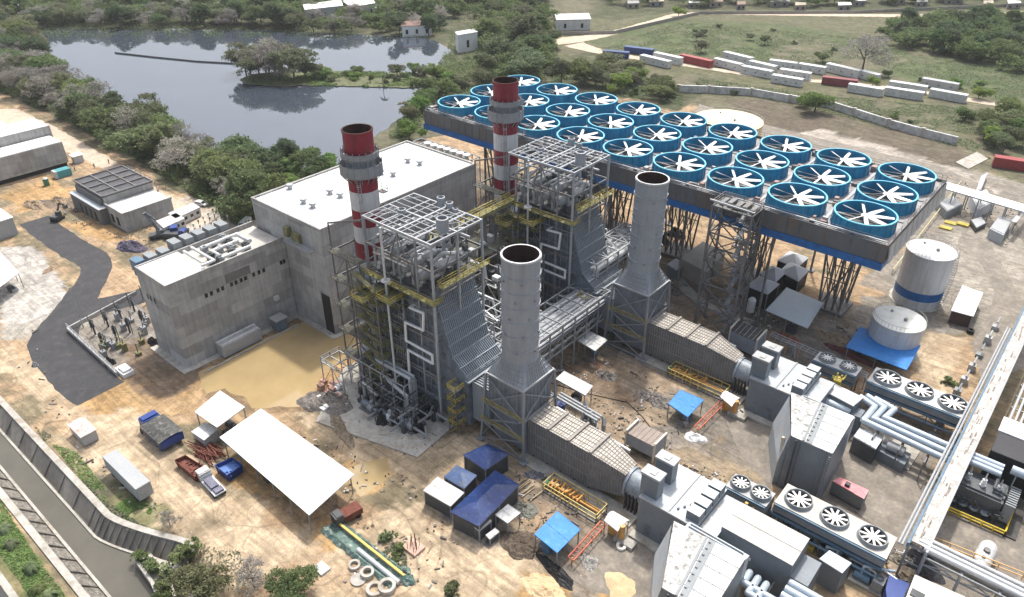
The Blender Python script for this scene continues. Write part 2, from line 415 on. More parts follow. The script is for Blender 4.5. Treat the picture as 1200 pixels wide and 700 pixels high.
def paint(u, v):
    """ground colour at site points"""
    j1 = fbm(u, v, 9, 3) - .5; j2 = fbm(u, v, 9, 23) - .5; j3 = fbm(u, v, 2.2, 41) - .5; j4 = fbm(u, v, 2.2, 51) - .5
    pat = fbm(u, v, 6, 77, 5)
    col = np.zeros(u.shape + (3,)); col[:] = DRY
    for k, (poly, c, wand, patch) in enumerate(ZONES):
        P = [at(*p) for p in poly if p[1] > -150]
        uu = u + (j1*4 + j3*1.6)*wand; vv = v + (j2*4 + j4*1.6)*wand
        msk = inside(uu, vv, P).astype(float)
        p2 = fbm(u, v, 5 + 3*patch, 100 + k, 5)
        w = msk * (1 - patch*.75*np.clip((p2 - .47)*7, 0, 1))
        col = col*(1 - w[..., None]) + np.array(c)*w[..., None]
    col *= (1 + .34*(pat[..., None] - .5))
    # wheel tracks and wet drag marks of the yard
    tr = np.abs(fbm(u, v, 22, 300, 3) - .5)
    t = np.clip(1 - tr/.012, 0, 1) * (fbm(u, v, 14, 310) > .47)
    col *= (1 - .22*t[..., None])
    return col
COLS = paint(UU, VV)
nu, nv = UU.shape
g_me = bpy.data.meshes.new('ground')
verts = np.stack([UU, VV, HH], -1).reshape(-1, 3)
ii = (np.arange(nu-1)[:, None]*nv + np.arange(nv-1)[None]).ravel()
faces = np.stack([ii, ii+nv, ii+nv+1, ii+1], 1)
g_me.vertices.add(len(verts)); g_me.vertices.foreach_set('co', verts.ravel())
g_me.loops.add(faces.size); g_me.loops.foreach_set('vertex_index', faces.ravel().astype(np.int32))
g_me.polygons.add(len(faces)); g_me.polygons.foreach_set('loop_start', (np.arange(len(faces))*4).astype(np.int32))
g_me.update(calc_edges=True); g_me.validate()
ca = g_me.color_attributes.new('soil', 'FLOAT_COLOR', 'POINT')
ca.data.foreach_set('color', np.concatenate([COLS.reshape(-1, 3), np.ones((len(verts), 1))], 1).ravel().astype(np.float32))
def ground_mat():
    m = bpy.data.materials.new('soil'); m.use_nodes = True
    nt = m.node_tree; N = nt.nodes; L = nt.links; b = N['Principled BSDF']
    b.inputs['Roughness'].default_value = .95; b.inputs['Specular IOR Level'].default_value = .2
    at_ = N.new('ShaderNodeAttribute'); at_.attribute_name = 'soil'
    geo = N.new('ShaderNodeNewGeometry')
    f = None
    for sc, lo, hi in ((.12, .80, 1.16), (.7, .78, 1.2), (3.2, .80, 1.18)):
        n = N.new('ShaderNodeTexNoise'); n.inputs['Scale'].default_value = sc; n.inputs['Detail'].default_value = 6; n.inputs['Roughness'].default_value = .7
        L.new(geo.outputs['Position'], n.inputs['Vector'])
        r = N.new('ShaderNodeMapRange'); r.inputs[1].default_value = .3; r.inputs[2].default_value = .7; r.inputs[3].default_value = lo; r.inputs[4].default_value = hi
        L.new(n.outputs[0], r.inputs[0])
        if f is None: f = r.outputs[0]
        else:
            mm = N.new('ShaderNodeMath'); mm.operation = 'MULTIPLY'; L.new(f, mm.inputs[0]); L.new(r.outputs[0], mm.inputs[1]); f = mm.outputs[0]
    # ruts running with the traffic, in two directions
    for ang, sc, lo in ((0.0, (.045, 1.1, 1), .90), (.62, (.05, 1.4, 1), .92), (-.9, (.06, 1.2, 1), .94)):
        mp = N.new('ShaderNodeMapping'); mp.inputs['Rotation'].default_value = (0, 0, ang); mp.inputs['Scale'].default_value = sc
        L.new(geo.outputs['Position'], mp.inputs[0])
        n = N.new('ShaderNodeTexNoise'); n.inputs['Scale'].default_value = 1; n.inputs['Detail'].default_value = 5; n.inputs['Roughness'].default_value = .65; n.inputs['Distortion'].default_value = .5
        L.new(mp.outputs[0], n.inputs['Vector'])
        r = N.new('ShaderNodeMapRange'); r.inputs[1].default_value = .4; r.inputs[2].default_value = .58; r.inputs[3].default_value = lo; r.inputs[4].default_value = 1.07
        L.new(n.outputs[0], r.inputs[0])
        mm = N.new('ShaderNodeMath'); mm.operation = 'MULTIPLY'; L.new(f, mm.inputs[0]); L.new(r.outputs[0], mm.inputs[1]); f = mm.outputs[0]
    # wheel tracks and drag lines
    for sc, wd, dk in ((.045, .006, .30), (.075, .008, .22), (.03, .004, .25)):
        n = N.new('ShaderNodeTexNoise'); n.inputs['Scale'].default_value = sc; n.inputs['Detail'].default_value = 1.5; n.inputs['Distortion'].default_value = .4
        L.new(geo.outputs['Position'], n.inputs['Vector'])
        a = N.new('ShaderNodeMath'); a.operation = 'SUBTRACT'; a.inputs[1].default_value = .5; L.new(n.outputs[0], a.inputs[0])
        b2 = N.new('ShaderNodeMath'); b2.operation = 'ABSOLUTE'; L.new(a.outputs[0], b2.inputs[0])
        r = N.new('ShaderNodeMapRange'); r.inputs[1].default_value = 0; r.inputs[2].default_value = wd; r.inputs[3].default_value = 1 - dk; r.inputs[4].default_value = 1
        L.new(b2.outputs[0], r.inputs[0])
        mm = N.new('ShaderNodeMath'); mm.operation = 'MULTIPLY'; L.new(f, mm.inputs[0]); L.new(r.outputs[0], mm.inputs[1]); f = mm.outputs[0]
    # blotches of damp and dry soil
    n = N.new('ShaderNodeTexNoise'); n.inputs['Scale'].default_value = .33; n.inputs['Detail'].default_value = 9; n.inputs['Roughness'].default_value = .78
    L.new(geo.outputs['Position'], n.inputs['Vector'])
    r = N.new('ShaderNodeMapRange'); r.inputs[1].default_value = .47; r.inputs[2].default_value = .56; r.inputs[3].default_value = .80; r.inputs[4].default_value = 1.08
    L.new(n.outputs[0], r.inputs[0])
    mm = N.new('ShaderNodeMath'); mm.operation = 'MULTIPLY'; L.new(f, mm.inputs[0]); L.new(r.outputs[0], mm.inputs[1]); f = mm.outputs[0]
    # scattered stones and litter
    vo = N.new('ShaderNodeTexVoronoi'); vo.inputs['Scale'].default_value = .8; L.new(geo.outputs['Position'], vo.inputs['Vector'])
    rv = N.new('ShaderNodeMapRange'); rv.inputs[1].default_value = .05; rv.inputs[2].default_value = .13; rv.inputs[3].default_value = 1; rv.inputs[4].default_value = 0
    L.new(vo.outputs['Distance'], rv.inputs[0])
    hv = N.new('ShaderNodeSeparateColor'); L.new(vo.outputs['Color'], hv.inputs[0])
    gt = N.new('ShaderNodeMath'); gt.operation = 'GREATER_THAN'; gt.inputs[1].default_value = .62; L.new(hv.outputs[0], gt.inputs[0])
    am = N.new('ShaderNodeMath'); am.operation = 'MULTIPLY'; L.new(rv.outputs[0], am.inputs[0]); L.new(gt.outputs[0], am.inputs[1])
    am2 = N.new('ShaderNodeMath'); am2.operation = 'MULTIPLY'; am2.inputs[1].default_value = .8; L.new(am.outputs[0], am2.inputs[0])
    vm = N.new('ShaderNodeVectorMath'); vm.operation = 'SCALE'; L.new(at_.outputs['Color'], vm.inputs[0]); L.new(f, vm.inputs['Scale'])
    rampc = N.new('ShaderNodeMix'); rampc.data_type = 'RGBA'
    rampc.inputs[6].default_value = (.10, .085, .07, 1); rampc.inputs[7].default_value = (.55, .52, .47, 1); L.new(hv.outputs[1], rampc.inputs[0])
    mx = N.new('ShaderNodeMix'); mx.data_type = 'RGBA'; L.new(am2.outputs[0], mx.inputs[0]); L.new(vm.outputs[0], mx.inputs[6]); L.new(rampc.outputs[2], mx.inputs[7])
    L.new(mx.outputs[2], b.inputs['Base Color'])
    nb = N.new('ShaderNodeTexNoise'); nb.inputs['Scale'].default_value = .8; nb.inputs['Detail'].default_value = 8; L.new(geo.outputs['Position'], nb.inputs['Vector'])
    bp = N.new('ShaderNodeBump'); bp.inputs['Strength'].default_value = .7; bp.inputs['Distance'].default_value = .35; L.new(nb.outputs[0], bp.inputs['Height']); L.new(bp.outputs[0], b.inputs['Normal'])
    return m
g_me.materials.append(ground_mat())
ground = bpy.data.objects.new('ground', g_me); COL.objects.link(ground); ground['kind'] = 'structure'

# ------------------------------------------------------------------ flat sheets with wandering edges
def wander(poly, step=1.6, amp=.5, seed=1):
    out = []; r = random.Random(seed); n = len(poly)
    for i in range(n):
        a, b = poly[i], poly[(i+1) % n]; L = math.hypot(b[0]-a[0], b[1]-a[1]); k = max(1, int(L/step))
        for j in range(k):
            t = j/k; out.append((a[0]+(b[0]-a[0])*t + r.uniform(-amp, amp), a[1]+(b[1]-a[1])*t + r.uniform(-amp, amp)))
    return out
def sheet(name, poly, z, mat, amp=.3, step=1.6, seed=1):
    p = wander(poly, step, amp, seed) if amp else poly
    area = sum(p[i][0]*p[(i+1) % len(p)][1] - p[(i+1) % len(p)][0]*p[i][1] for i in range(len(p)))
    if area < 0: p = p[::-1]
    bm = __import__('bmesh').new()
    vs = [bm.verts.new((x, y, z)) for x, y in p]; bm.faces.new(vs)
    __import__('bmesh').ops.triangulate(bm, faces=bm.faces[:])
    me = bpy.data.meshes.new(name); bm.to_mesh(me); bm.free(); me.materials.append(mat)
    o = bpy.data.objects.new(name, me); COL.objects.link(o); o['kind'] = 'structure'
    return o
def water_mat(name, col, rough=.05, bump=.04, scale=.5, ior=1.33):
    m = bpy.data.materials.new(name); m.use_nodes = True
    nt = m.node_tree; N = nt.nodes; L = nt.links; b = N['Principled BSDF']
    b.inputs['Base Color'].default_value = (*col, 1); b.inputs['Roughness'].default_value = rough; b.inputs['IOR'].default_value = ior
    b.inputs['Specular IOR Level'].default_value = .5
    geo = N.new('ShaderNodeNewGeometry'); n = N.new('ShaderNodeTexNoise'); n.inputs['Scale'].default_value = scale; n.inputs['Detail'].default_value = 3
    L.new(geo.outputs['Position'], n.inputs['Vector'])
    n2 = N.new('ShaderNodeTexNoise'); n2.inputs['Scale'].default_value = .06; n2.inputs['Roughness'].default_value = .7; n2.inputs['Detail'].default_value = 5; L.new(geo.outputs['Position'], n2.inputs['Vector'])
    mx = N.new('ShaderNodeMix'); mx.data_type = 'RGBA'; L.new(n2.outputs[0], mx.inputs[0])
    mx.inputs[6].default_value = (*[c*.6 for c in col], 1); mx.inputs[7].default_value = (*[c*1.4 for c in col], 1); L.new(mx.outputs[2], b.inputs['Base Color'])
    bp = N.new('ShaderNodeBump'); bp.inputs['Strength'].default_value = bump; bp.inputs['Distance'].default_value = .2; L.new(n.outputs[0], bp.inputs['Height']); L.new(bp.outputs[0], b.inputs['Normal'])
    return m
lake_water = water_mat('lake_water', (.044, .055, .072), .02, .01, .25, 1.85)
canal_water = water_mat('canal_water', (.105, .098, .08), .22, .04, .8)
puddle_water = water_mat('muddy_water', (.37, .275, .14), .07, .012, .5, 1.5)
asphalt = M('asphalt', (.048, .048, .052), .9, var=.22, scale=.2, bump=.1, tint=(.066, .064, .062))
pavement = M('grey_paving', (.215, .19, .16), .9, var=.3, scale=.22, tint=(.29, .255, .21))
dirtroad = M('dirt_road', (.52, .43, .335), .95, var=.22, scale=.3, tint=(.44, .34, .25))

sheet('lake_water', quad_px([(48,34),(200,34),(345,37),(430,41),(500,44),(528,58),(516,82),(506,98),(500,112),(480,130),(455,150),(420,175),(392,196),(330,200),(270,190),(205,168),(160,140),(120,112),(88,92),(70,72),(56,60)], 0), .06, lake_water, 1.2, 5, 3)
def ribbon(name, px, widths, z, mat, amp=.25, seed=1, parts=None):
    """road along a centre line measured in the survey picture, widths in metres"""
    P = [Vector((*at(*p), 0)) for p in px]; r = random.Random(seed); L = []; W = []
    for i in range(len(P)-1):
        a, b = P[max(i-1, 0)], P[i]; c, d = P[i+1], P[min(i+2, len(P)-1)]
        k = max(2, int((c-b).length/1.8))
        for j in range(k):
            t = j/k; q = .5*((2*b) + (c-a)*t + (2*a-5*b+4*c-d)*t*t + (3*b-a-3*c+d)*t**3)
            L.append(q); W.append(widths[i]*(1-t) + widths[i+1]*t)
    L.append(P[-1]); W.append(widths[-1]); n = len(L); vs = []; fs = []
    for i, p in enumerate(L):
        d = (L[min(i+1, n-1)] - L[max(i-1, 0)]).normalized(); e = Vector((-d.y, d.x, 0))
        for s_ in (-1, 1): q = p + e*s_*(W[i]/2 + r.uniform(-amp, amp)); vs.append((q.x, q.y, z))
    for i in range(n-1): fs.append((2*i, 2*i+2, 2*i+3, 2*i+1))
    m = MB(); m.add(vs, fs); return struct(m, name, mat)
ribbon('asphalt_road', [(40,258),(62,275),(90,294),(112,308),(108,328),(96,346),(78,372),(62,398),(78,424),(100,447),(118,462)], [8,8.5,8.5,8,7.5,8.5,9.5,10.5,10.5,10.5,10], .02, asphalt, .2, 5)
ribbon('asphalt_branch', [(86,362),(112,360),(140,354),(168,346),(190,336)], [9,8,7.5,7.5,7], .035, asphalt, .35, 6)
sheet('muddy_puddle', quad_px([(233,436),(262,424),(300,402),(345,381),(366,372),(392,388),(428,395),(415,412),(376,440),(366,470),(352,476),(318,478),(296,478),(288,468),(262,456),(243,461),(236,452)], 0), .02, puddle_water, .35, 1.3, 9)
sheet('shallow_pool', quad_px([(404,551),(430,541),(455,537),(457,552),(452,563),(432,577),(421,583),(414,570)], 0), .02, puddle_water, .2, 1.0, 19)
ribbon('dirt_road', [(640,50),(668,47),(702,42),(735,34),(770,24),(800,17),(860,16),(960,17.5),(1100,18),(1300,11)], [14,14,9,6,6,7,8,8,8,8], .03, dirtroad, .5, 6)
ribbon('field_track', [(672,52),(700,60),(745,68),(800,76),(900,90),(1020,101),(1130,116),(1300,146)], [14,9,6,5,5,5,6,6], .045, dirtroad, .5, 8)
sheet('service_road', quad_px([(820,122),(900,147),(1000,172),(1105,196),(1160,222),(1200,262),(1300,300),(1300,330),(1200,285),(1150,238),(1090,205),(990,184),(890,160),(815,132)], 0), .02, pavement, .3, 2, 7)
sheet('perimeter_track', quad_px([(-30,128),(20,128),(70,152),(130,186),(200,230),(262,268),(282,286),(252,290),(225,262),(160,224),(105,190),(50,165),(-30,145)], 0), .02, dirtroad, .5, 2, 8)
sheet('plant_road', quad_px([(1128,272),(1160,285),(1186,330),(1200,356),(1230,420),(1150,450),(1140,400),(1160,370),(1165,340),(1150,310),(1120,290)], 0), .02, pavement, .2, 1.5, 10)
sheet('turbine_apron', quad_px([(850,490),(905,500),(925,570),(900,565),(870,540)], 0), .02, pavement, .15, 1.5, 12)
sheet('work_yard', quad_px([(690,640),(735,610),(790,640),(800,690),(780,720),(690,690)], 0), .02, pavement, .3, 1.5, 13)
sheet('cooler_yard', quad_px([(955,520),(1045,520),(1085,560),(1062,640),(1000,598),(960,590)], 0), .02, pavement, .2, 1.5, 14)
sheet('transformer_yard', quad_px([(1095,600),(1210,640),(1210,690),(1075,640)], 0), .02, pavement, .2, 1.5, 15)
ribbon('kerbed_path', [(792,316),(800,334),(822,354),(850,368),(885,380)], [3,3,3,3,3], .03, slab, .15, 41)
# canal: water, sloping quay wall, far bank
cw = MB()
us = [-330, -200, -112, -108, -104, -100, -97, -94, -90, -84, -78]
for a, b in zip(us[:-1], us[1:]):
    sa, sb = float(wall_shift(np.array(a))), float(wall_shift(np.array(b)))
    cw.face([(a, FARBASE_V-1+0*sa, WATER_Z), (b, FARBASE_V-1, WATER_Z), (b, BASE_V+sb+.6, WATER_Z), (a, BASE_V+sa+.6, WATER_Z)])
struct(cw, 'canal_water', canal_water)
canal_wall_m = concrete_panels('canal_lining', (.22, .205, .18), 2.4, 5, .3)
rw = thing('canal_wall', 'sloping dark concrete canal wall with pale coping, curving at its lower end', 'canal wall', (-130, 22, 0))
face = MB(); cop = MB(); toe = MB()
us = list(np.arange(-330, -112, 6.0)) + list(np.arange(-112, -92, 1.4))
for i, (a, b) in enumerate(zip(us[:-1], us[1:])):
    sa, sb = float(wall_shift(np.array(a))), float(wall_shift(np.array(b)))
    face.slabface([(a, BASE_V+sa-.25, WATER_Z-.4), (b, BASE_V+sb-.25, WATER_Z-.4), (b, WALL_V+sb-.5, .25), (a, WALL_V+sa-.5, .25)], .3)
    cop.slabface([(a, WALL_V+sa-.55, .42), (b, WALL_V+sb-.55, .42), (b, WALL_V+sb+.55, .42), (a, WALL_V+sa+.55, .42)], .9)
    toe.slabface([(a, BASE_V+sa-.62, WATER_Z+.22), (b, BASE_V+sb-.62, WATER_Z+.22), (b, BASE_V+sb-.22, WATER_Z+.22), (a, BASE_V+sa-.22, WATER_Z+.22)], .7)
    face.beam((b, BASE_V+sb-.2, WATER_Z+.05), (b, WALL_V+sb-.5, .36), .16)
face.build('sloped_face', canal_wall_m, rw); cop.build('coping', slab, rw); toe.build('toe_kerb', slab, rw)
fb = thing('canal_bank', 'low pebbled canal bank between two pale concrete kerbs beside the grass verge', 'canal bank', (-120, 15, 0))
face = MB(); k1 = MB(); k2 = MB()
for a in range(-330, -82, 4):
    b = a+4
    face.slabface([(a, BANK_V+.2, .05), (b, BANK_V+.2, .05), (b, FARBASE_V-.1, WATER_Z-.2), (a, FARBASE_V-.1, WATER_Z-.2)], .3)
    face.beam((a+2, BANK_V+.4, .06), (a+2, FARBASE_V-.1, WATER_Z-.1), .3, .35)
k1.box(-330, -82, BANK_V-.75, BANK_V+.35, -.4, .30); k2.box(-330, -82, FARBASE_V-.25, FARBASE_V+.2, WATER_Z-.6, WATER_Z+.35)
face.build('pebbled_slope', M('pebbled_lining', (.24, .22, .19), .95, var=.6, scale=1.4, bump=.8, tint=(.40, .37, .32)), fb)
k1.build('upper_kerb', slab, fb); k2.build('water_kerb', slab, fb)
# lower left: drain ditch and path
dr = MB(); dr.box(-330, -90, 6.2, 7.2, -.3, .16); struct(dr, 'drain_kerb', slab)
dr = MB(); dr.box(-330, -90, 3.9, 6.1, -.3, .03); struct(dr, 'drain_channel', M('dark_drain', (.05, .05, .048), .6, var=.3, scale=.5))
dr = MB(); dr.box(-330, -90, 3.0, 3.8, -.3, .16); struct(dr, 'drain_edge', slab)
# outfall beside the curving wall
of = thing('outfall_channel', 'small concrete outfall channel joining the canal at the wall bend', 'outfall', (-98, 22, 0))
of_f = MB(); ofw = MB()
P = [at(160,655,-2.2), at(176,651,-1.6), at(214,660,-.4), at(206,672,-.4), at(205,700,-1.6), at(186,700,-2.2)]
of_f.prism([P[0], P[1], P[2], P[3], P[4], P[5]], -3.6, -1.5)
of_f.build('apron', slab, of)
a, b, c = at(176,652,-1), at(200,680,-1), at(206,702,-1)
ofw.beam((*a, -1.2), (*b, -1.2), .5, 1.4); ofw.beam((*b, -1.2), (*c, -1.2), .5, 1.4)
a, b, c = at(161,659,-1), at(178,682,-1), at(186,702,-1)
ofw.beam((*a, -1.4), (*b, -1.4), .5, 1.2); ofw.beam((*b, -1.4), (*c, -1.4), .5, 1.2)
ofw.build('side_wall', slab, of)
# ------------------------------------------------------------------ turbine hall
HX0, HX1, HY0, HY1, HZ = -149.5, -124.0, 83.2, 132.2, 27.0
t = thing('turbine_hall', 'large windowless concrete hall with wide white flat roof and small round roof vents', 'industrial building', (-137, 108, 0))
w = MB(); w.box(HX0, HX1, HY0, HY1, 0, HZ); w.build('wall', concrete, t)
w = MB(); w.box(HX0+.5, HX1-.5, HY0+.5, HY1-.5, HZ+.02, HZ+.14)
for k in range(1, 4): w.box(HX0+.6, HX1-.6, HY0+12.2*k-.12, HY0+12.2*k+.12, HZ+.14, HZ+.2)
roof = w.build('roof', white_roof, t)
w = MB()
for a in ((HX0-.1, HX1+.1, HY0-.1, HY0+.38), (HX0-.1, HX1+.1, HY1-.38, HY1+.1), (HX0-.1, HX0+.38, HY0+.39, HY1-.39), (HX1-.38, HX1+.1, HY0+.39, HY1-.39)):
    w.box(*a, HZ-.25, HZ+.55)
w.build('parapet', concrete2, t)
for x, y in ((387,228),(399,232),(356,239),(367,244),(478,191),(492,194),(461,207),(447,205),(430,214),(340,222)):
    u, v = at(x, y, HZ)
    m = MB(); m.cyl(u, v, HZ+.1, HZ+1.0, .55, 12); m.lathe(u, v, [(.95, HZ+1.0), (.8, HZ+1.35), (.1, HZ+1.5)], 12); m.disc(u, v, HZ+1.0, .95, 12, flip=True)
    m.build('roof_vent', galv, roof)
m = MB(); m.box(-127.2, -124.15, HY0-.06, HY0+.1, .3, 10.6); d = m.build('door_opening', black, t)
m = MB(); m.box(-127.5, -127.2, HY0-.14, HY0-.002, 0, 10.9); m.box(-127.2, -124.15, HY0-.14, HY0-.002, 10.6, 10.9); m.build('door_frame', concrete2, d)
m = MB(); m.box(-134, -131.5, HY0-.9, HY0-.02, 21.6, 23.8); m.box(-136.5, -135, HY0-1.2, HY0-.02, 22.3, 24.6); m.build('wall_unit', olive, t)
m = MB(); m.rail([(-136,HY0-1.6,21.4),(-127,HY0-1.6,21.4)], 1.1, .05); m.box(-136.5,-127,HY0-1.7,HY0-.1,21.2,21.35); m.build('gallery', galv, t)
m = MB(); m.box(HX0-.5, HX1+1.3, HY0-1.4, HY0-.003, -.1, .25); m.box(HX1+.003, HX1+1.3, HY0-.003, HY1, -.1, .25); m.build('plinth', slab, t)

# ------------------------------------------------------------------ control building
CX0, CX1, CYa, CYb, CZ = -151.0, -138.4, 54.3, 83.0, 21.0
t = thing('control_building', 'grey concrete building lower than the hall, with rooftop ducts and paired square windows', 'industrial building', (-145, 68, 0))
m = MB(); m.box(CX0, CX1, CYa, CYb, 0, CZ-1.2); m.build('wall', concrete, t)
m = MB(); m.box(CX0+.35, CX1-.35, CYa+.35, CYa+9.5, CZ-1.6, CZ-.15); r1 = m.build('roof', white_roof, t)
m = MB(); m.box(CX0+.35, CX1-.35, CYa+9.6, CYb-.2, CZ-1.6, CZ-1.0); m.build('lower_roof', beige_roof, t)
m = MB()
for a in ((CX0-.05, CX1+.05, CYa-.05, CYa+.34), (CX0-.05, CX0+.34, CYa+.35, CYb-.1), (CX1-.34, CX1+.05, CYa+.35, CYb-.1)):
    m.box(*a, CZ-1.25, CZ+.1)
m.build('parapet', concrete2, t)
for v in (62.2, 63.4, 65.0, 66.1, 68.3, 69.4, 70.7, 71.8, 73.9, 75.3, 76.5, 81.2, 82.0):
    m = MB(); m.box(CX1-.05, CX1+.02, v-.36, v+.36, 14.6, 15.6); wn = m.build('window', dark_glass, t)
    m = MB(); m.box(CX1+.002, CX1+.12, v-.45, v+.45, 14.45, 14.58); m.build('sill', slab, wn)
for u in (-148.6, -147.3, -145.6):
    m = MB(); m.box(u-.4, u+.4, CYa-.02, CYa+.05, 13.9, 15.2); m.build('window', dark_glass, t)
m = MB(); m.box(CX1+.002, CX1+.16, 67.2, 73.2, 15.9, 17.9); m.build('wall_recess_panel', M('dark_concrete', (.17,.17,.165), .85), t)
m = MB(); m.box(CX1+.002, CX1+.5, 77.5, 78.8, 6.4, 7.6); m.build('wall_box', cont_white, t)
# rooftop ductwork
dk = MB(); zr = CZ-1.0
dk.path([(CX1-1.3, CYa+9.0, zr+1.5), (CX1-1.3, CYa+12.0, zr+1.5), (CX0+2, CYa+12.0, zr+1.5)], .35, 8)
dk.path([(CX1-2.4, CYa+10.2, zr+1.2), (CX0+2, CYa+10.2, zr+1.2)], .35, 8)
dk.path([(CX1-1.6, CYa+21, zr+1.2), (CX1-1.6, CYa+14.2, zr+1.2), (CX1-6, CYa+14.2, zr+1.2), (CX1-6, CYa+20.5, zr+1.2), (CX1-9.5, CYa+20.5, zr+1.2)], .42, 8)
dk.path([(CX1-8.2, CYa+13, zr+1.6), (CX1-8.2, CYa+22, zr+1.6), (CX1-3, CYa+22, zr+1.6)], .5, 8)
dk.build('roof_duct', cont_white, t)
for k, (x, y) in enumerate(((-140.6,66.4),(-140.6,68.2),(-142.8,67.2),(-144.6,70.4),(-141.0,71.4),(-146.6,68.0),(-148.4,71.2),(-148.6,74.0),(-141.2,75.0),(-143.4,72.6),(-146.0,73.6))):
    m = MB(); m.box(x-.75, x+.75, y-.6, y+.6, zr, zr+1.3+.25*(k % 3)); m.cyl(x, y, zr+1.3+.25*(k % 3), zr+1.6+.25*(k % 3), .45, 10)
    m.build('air_handler', louvre if k % 2 else dark_steel, t)
for k in range(8):
    m = MB(); m.box(CX0-3.4, CX0-.4, CYa+.6+2.9*k, CYa+2.6+2.9*k, CZ-2.2, CZ+(.5 if k < 3 else 1.5)); m.box(CX0-3.2, CX0-.06, CYa+.8+2.9*k, CYa+2.4+2.9*k, CZ-3.5, CZ-2.2)
    m.build('cooling_box', steel_blue if k == 0 else louvre, t)
m = MB(); m.box(CX0-1.0, CX1+1.4, CYa-1.6, CYa-.003, -.1, .22); m.box(CX1+.003, CX1+1.5, CYa-.003, 83, -.1, .22); m.build('plinth', slab, t)
# container and kiosk against the long wall
t = thing('switchgear_container', 'long low grey container against the foot of the windowed concrete wall', 'container', (-136.6, 66, 0))
m = MB(); m.box(-138.1, -135.4, 61.4, 71.2, .3, 3.2)
for k in range(20): m.box(-135.4, -135.34, 61.7+.48*k, 61.9+.48*k, .4, 3.05)
m.build('body', cont_grey, t)
m = MB(); m.box(-137.9, -137.2, 61.4, 71.2, 3.2, 3.6); m.box(-136.2, -135.7, 61.6, 71.0, 3.2, 3.45); m.build('roof_rail', cont_white, t)
m = MB(); m.box(-138.0, -135.5, 61.5, 71.1, 0, .3); m.build('skid', dark_steel, t)
t = thing('electrical_kiosk', 'blue grey kiosk with pale roof at the inner corner of the two concrete buildings', 'kiosk', (-136, 77, 0))
m = MB(); m.box(-137.6, -135.0, 75.2, 78.0, .2, 3.0); m.build('body', slate, t)
m = MB(); m.box(-137.8, -134.8, 75.0, 78.2, 3.0, 3.25); m.build('roof', cont_grey, t)
m = MB(); m.box(-135.0, -134.93, 75.6, 76.5, .4, 2.6); m.build('door', steel_blue, t)
m = MB(); m.box(-134.4, -134.1, 56, 80.5, -.05, .32); tag(m.build('kerb_wall', slab), 'straight pale concrete kerb along the edge of the muddy puddle', 'kerb')

# ------------------------------------------------------------------ air cooled condenser
AX0, AX1, AY0, AY1, AZ = -156.25, -27.6, 146.05, 187.6, 31.15
t = thing('air_cooled_condenser', 'huge raised condenser deck with rows of blue ringed white fans on dark legs', 'cooling plant', (-92, 167, 0))
m = MB(); m.box(AX0, AX1, AY0, AY1, AZ-.95, AZ-.55); m.build('deck', deck_grey, t)
m = MB(); m.box(AX0, AX1, AY0-.25, AY0-.01, 27.28, AZ+.1); m.box(AX0, AX1, AY1+.01, AY1+.25, 27.28, AZ+.1)
m.box(AX0-.25, AX0-.01, AY0-.25, AY1+.25, 27.28, AZ+.1); m.box(AX1+.01, AX1+.2, AY0-.25, AY1+.25, 27.28, AZ+.1)
for k in range(int((AX1-AX0)/2.65)+1): m.box(AX0+2.65*k, AX0+2.65*k+.14, AY0-.34, AY0-.252, 27.28, AZ+.1)
m.build('wind_wall', wind_panel, t)
m = MB()
for k in range(11):
    y = AY0+.6+3.8*k
    m.face([(AX1+.35, y, AZ-.2), (AX1+.35, y+3.1, AZ-.2), (AX1+.95, y+2.6, 27.2), (AX1+.95, y-.6, 27.2)])
    m.face([(AX1+.30, y-.6, AZ-.2), (AX1+.30, y, AZ-.2), (AX1+.9, y-.6, 27.2)])
m.build('end_louvre', cont_grey, t)
m = MB(); m.box(AX0-.5, AX1+.1, AY0-.55, AY0+.2, 25.66, 27.26); m.box(AX0-.5, AX1+.1, AY1-.2, AY1+.55, 25.66, 27.26)
m.box(AX0-.6, AX0+.3, AY0+.21, AY1-.21, 25.66, 27.26); m.box(AX1-.8, AX1+.1, AY0+.21, AY1-.21, 25.66, 27.26)
for k in range(1, 9): m.box(AX0+14.3*k-.4, AX0+14.3*k+.4, AY0+.21, AY1-.21, 25.8, 27.1)
m.build('edge_girder', beam_blue, t)
m = MB(); m.rail([(AX0, AY0-.1, AZ+.1), (AX1, AY0-.1, AZ+.1), (AX1, AY1, AZ+.1), (AX0, AY1, AZ+.1), (AX0, AY0-.1, AZ+.1)], 1.2, .035, 4); m.build('handrail', mid_steel, t)
m = MB(); m.box(AX0+.4, AX1-.4, AY0+.4, AY1-.4, 26.4, 26.8); m.build('bundle_floor', dark_steel, t)
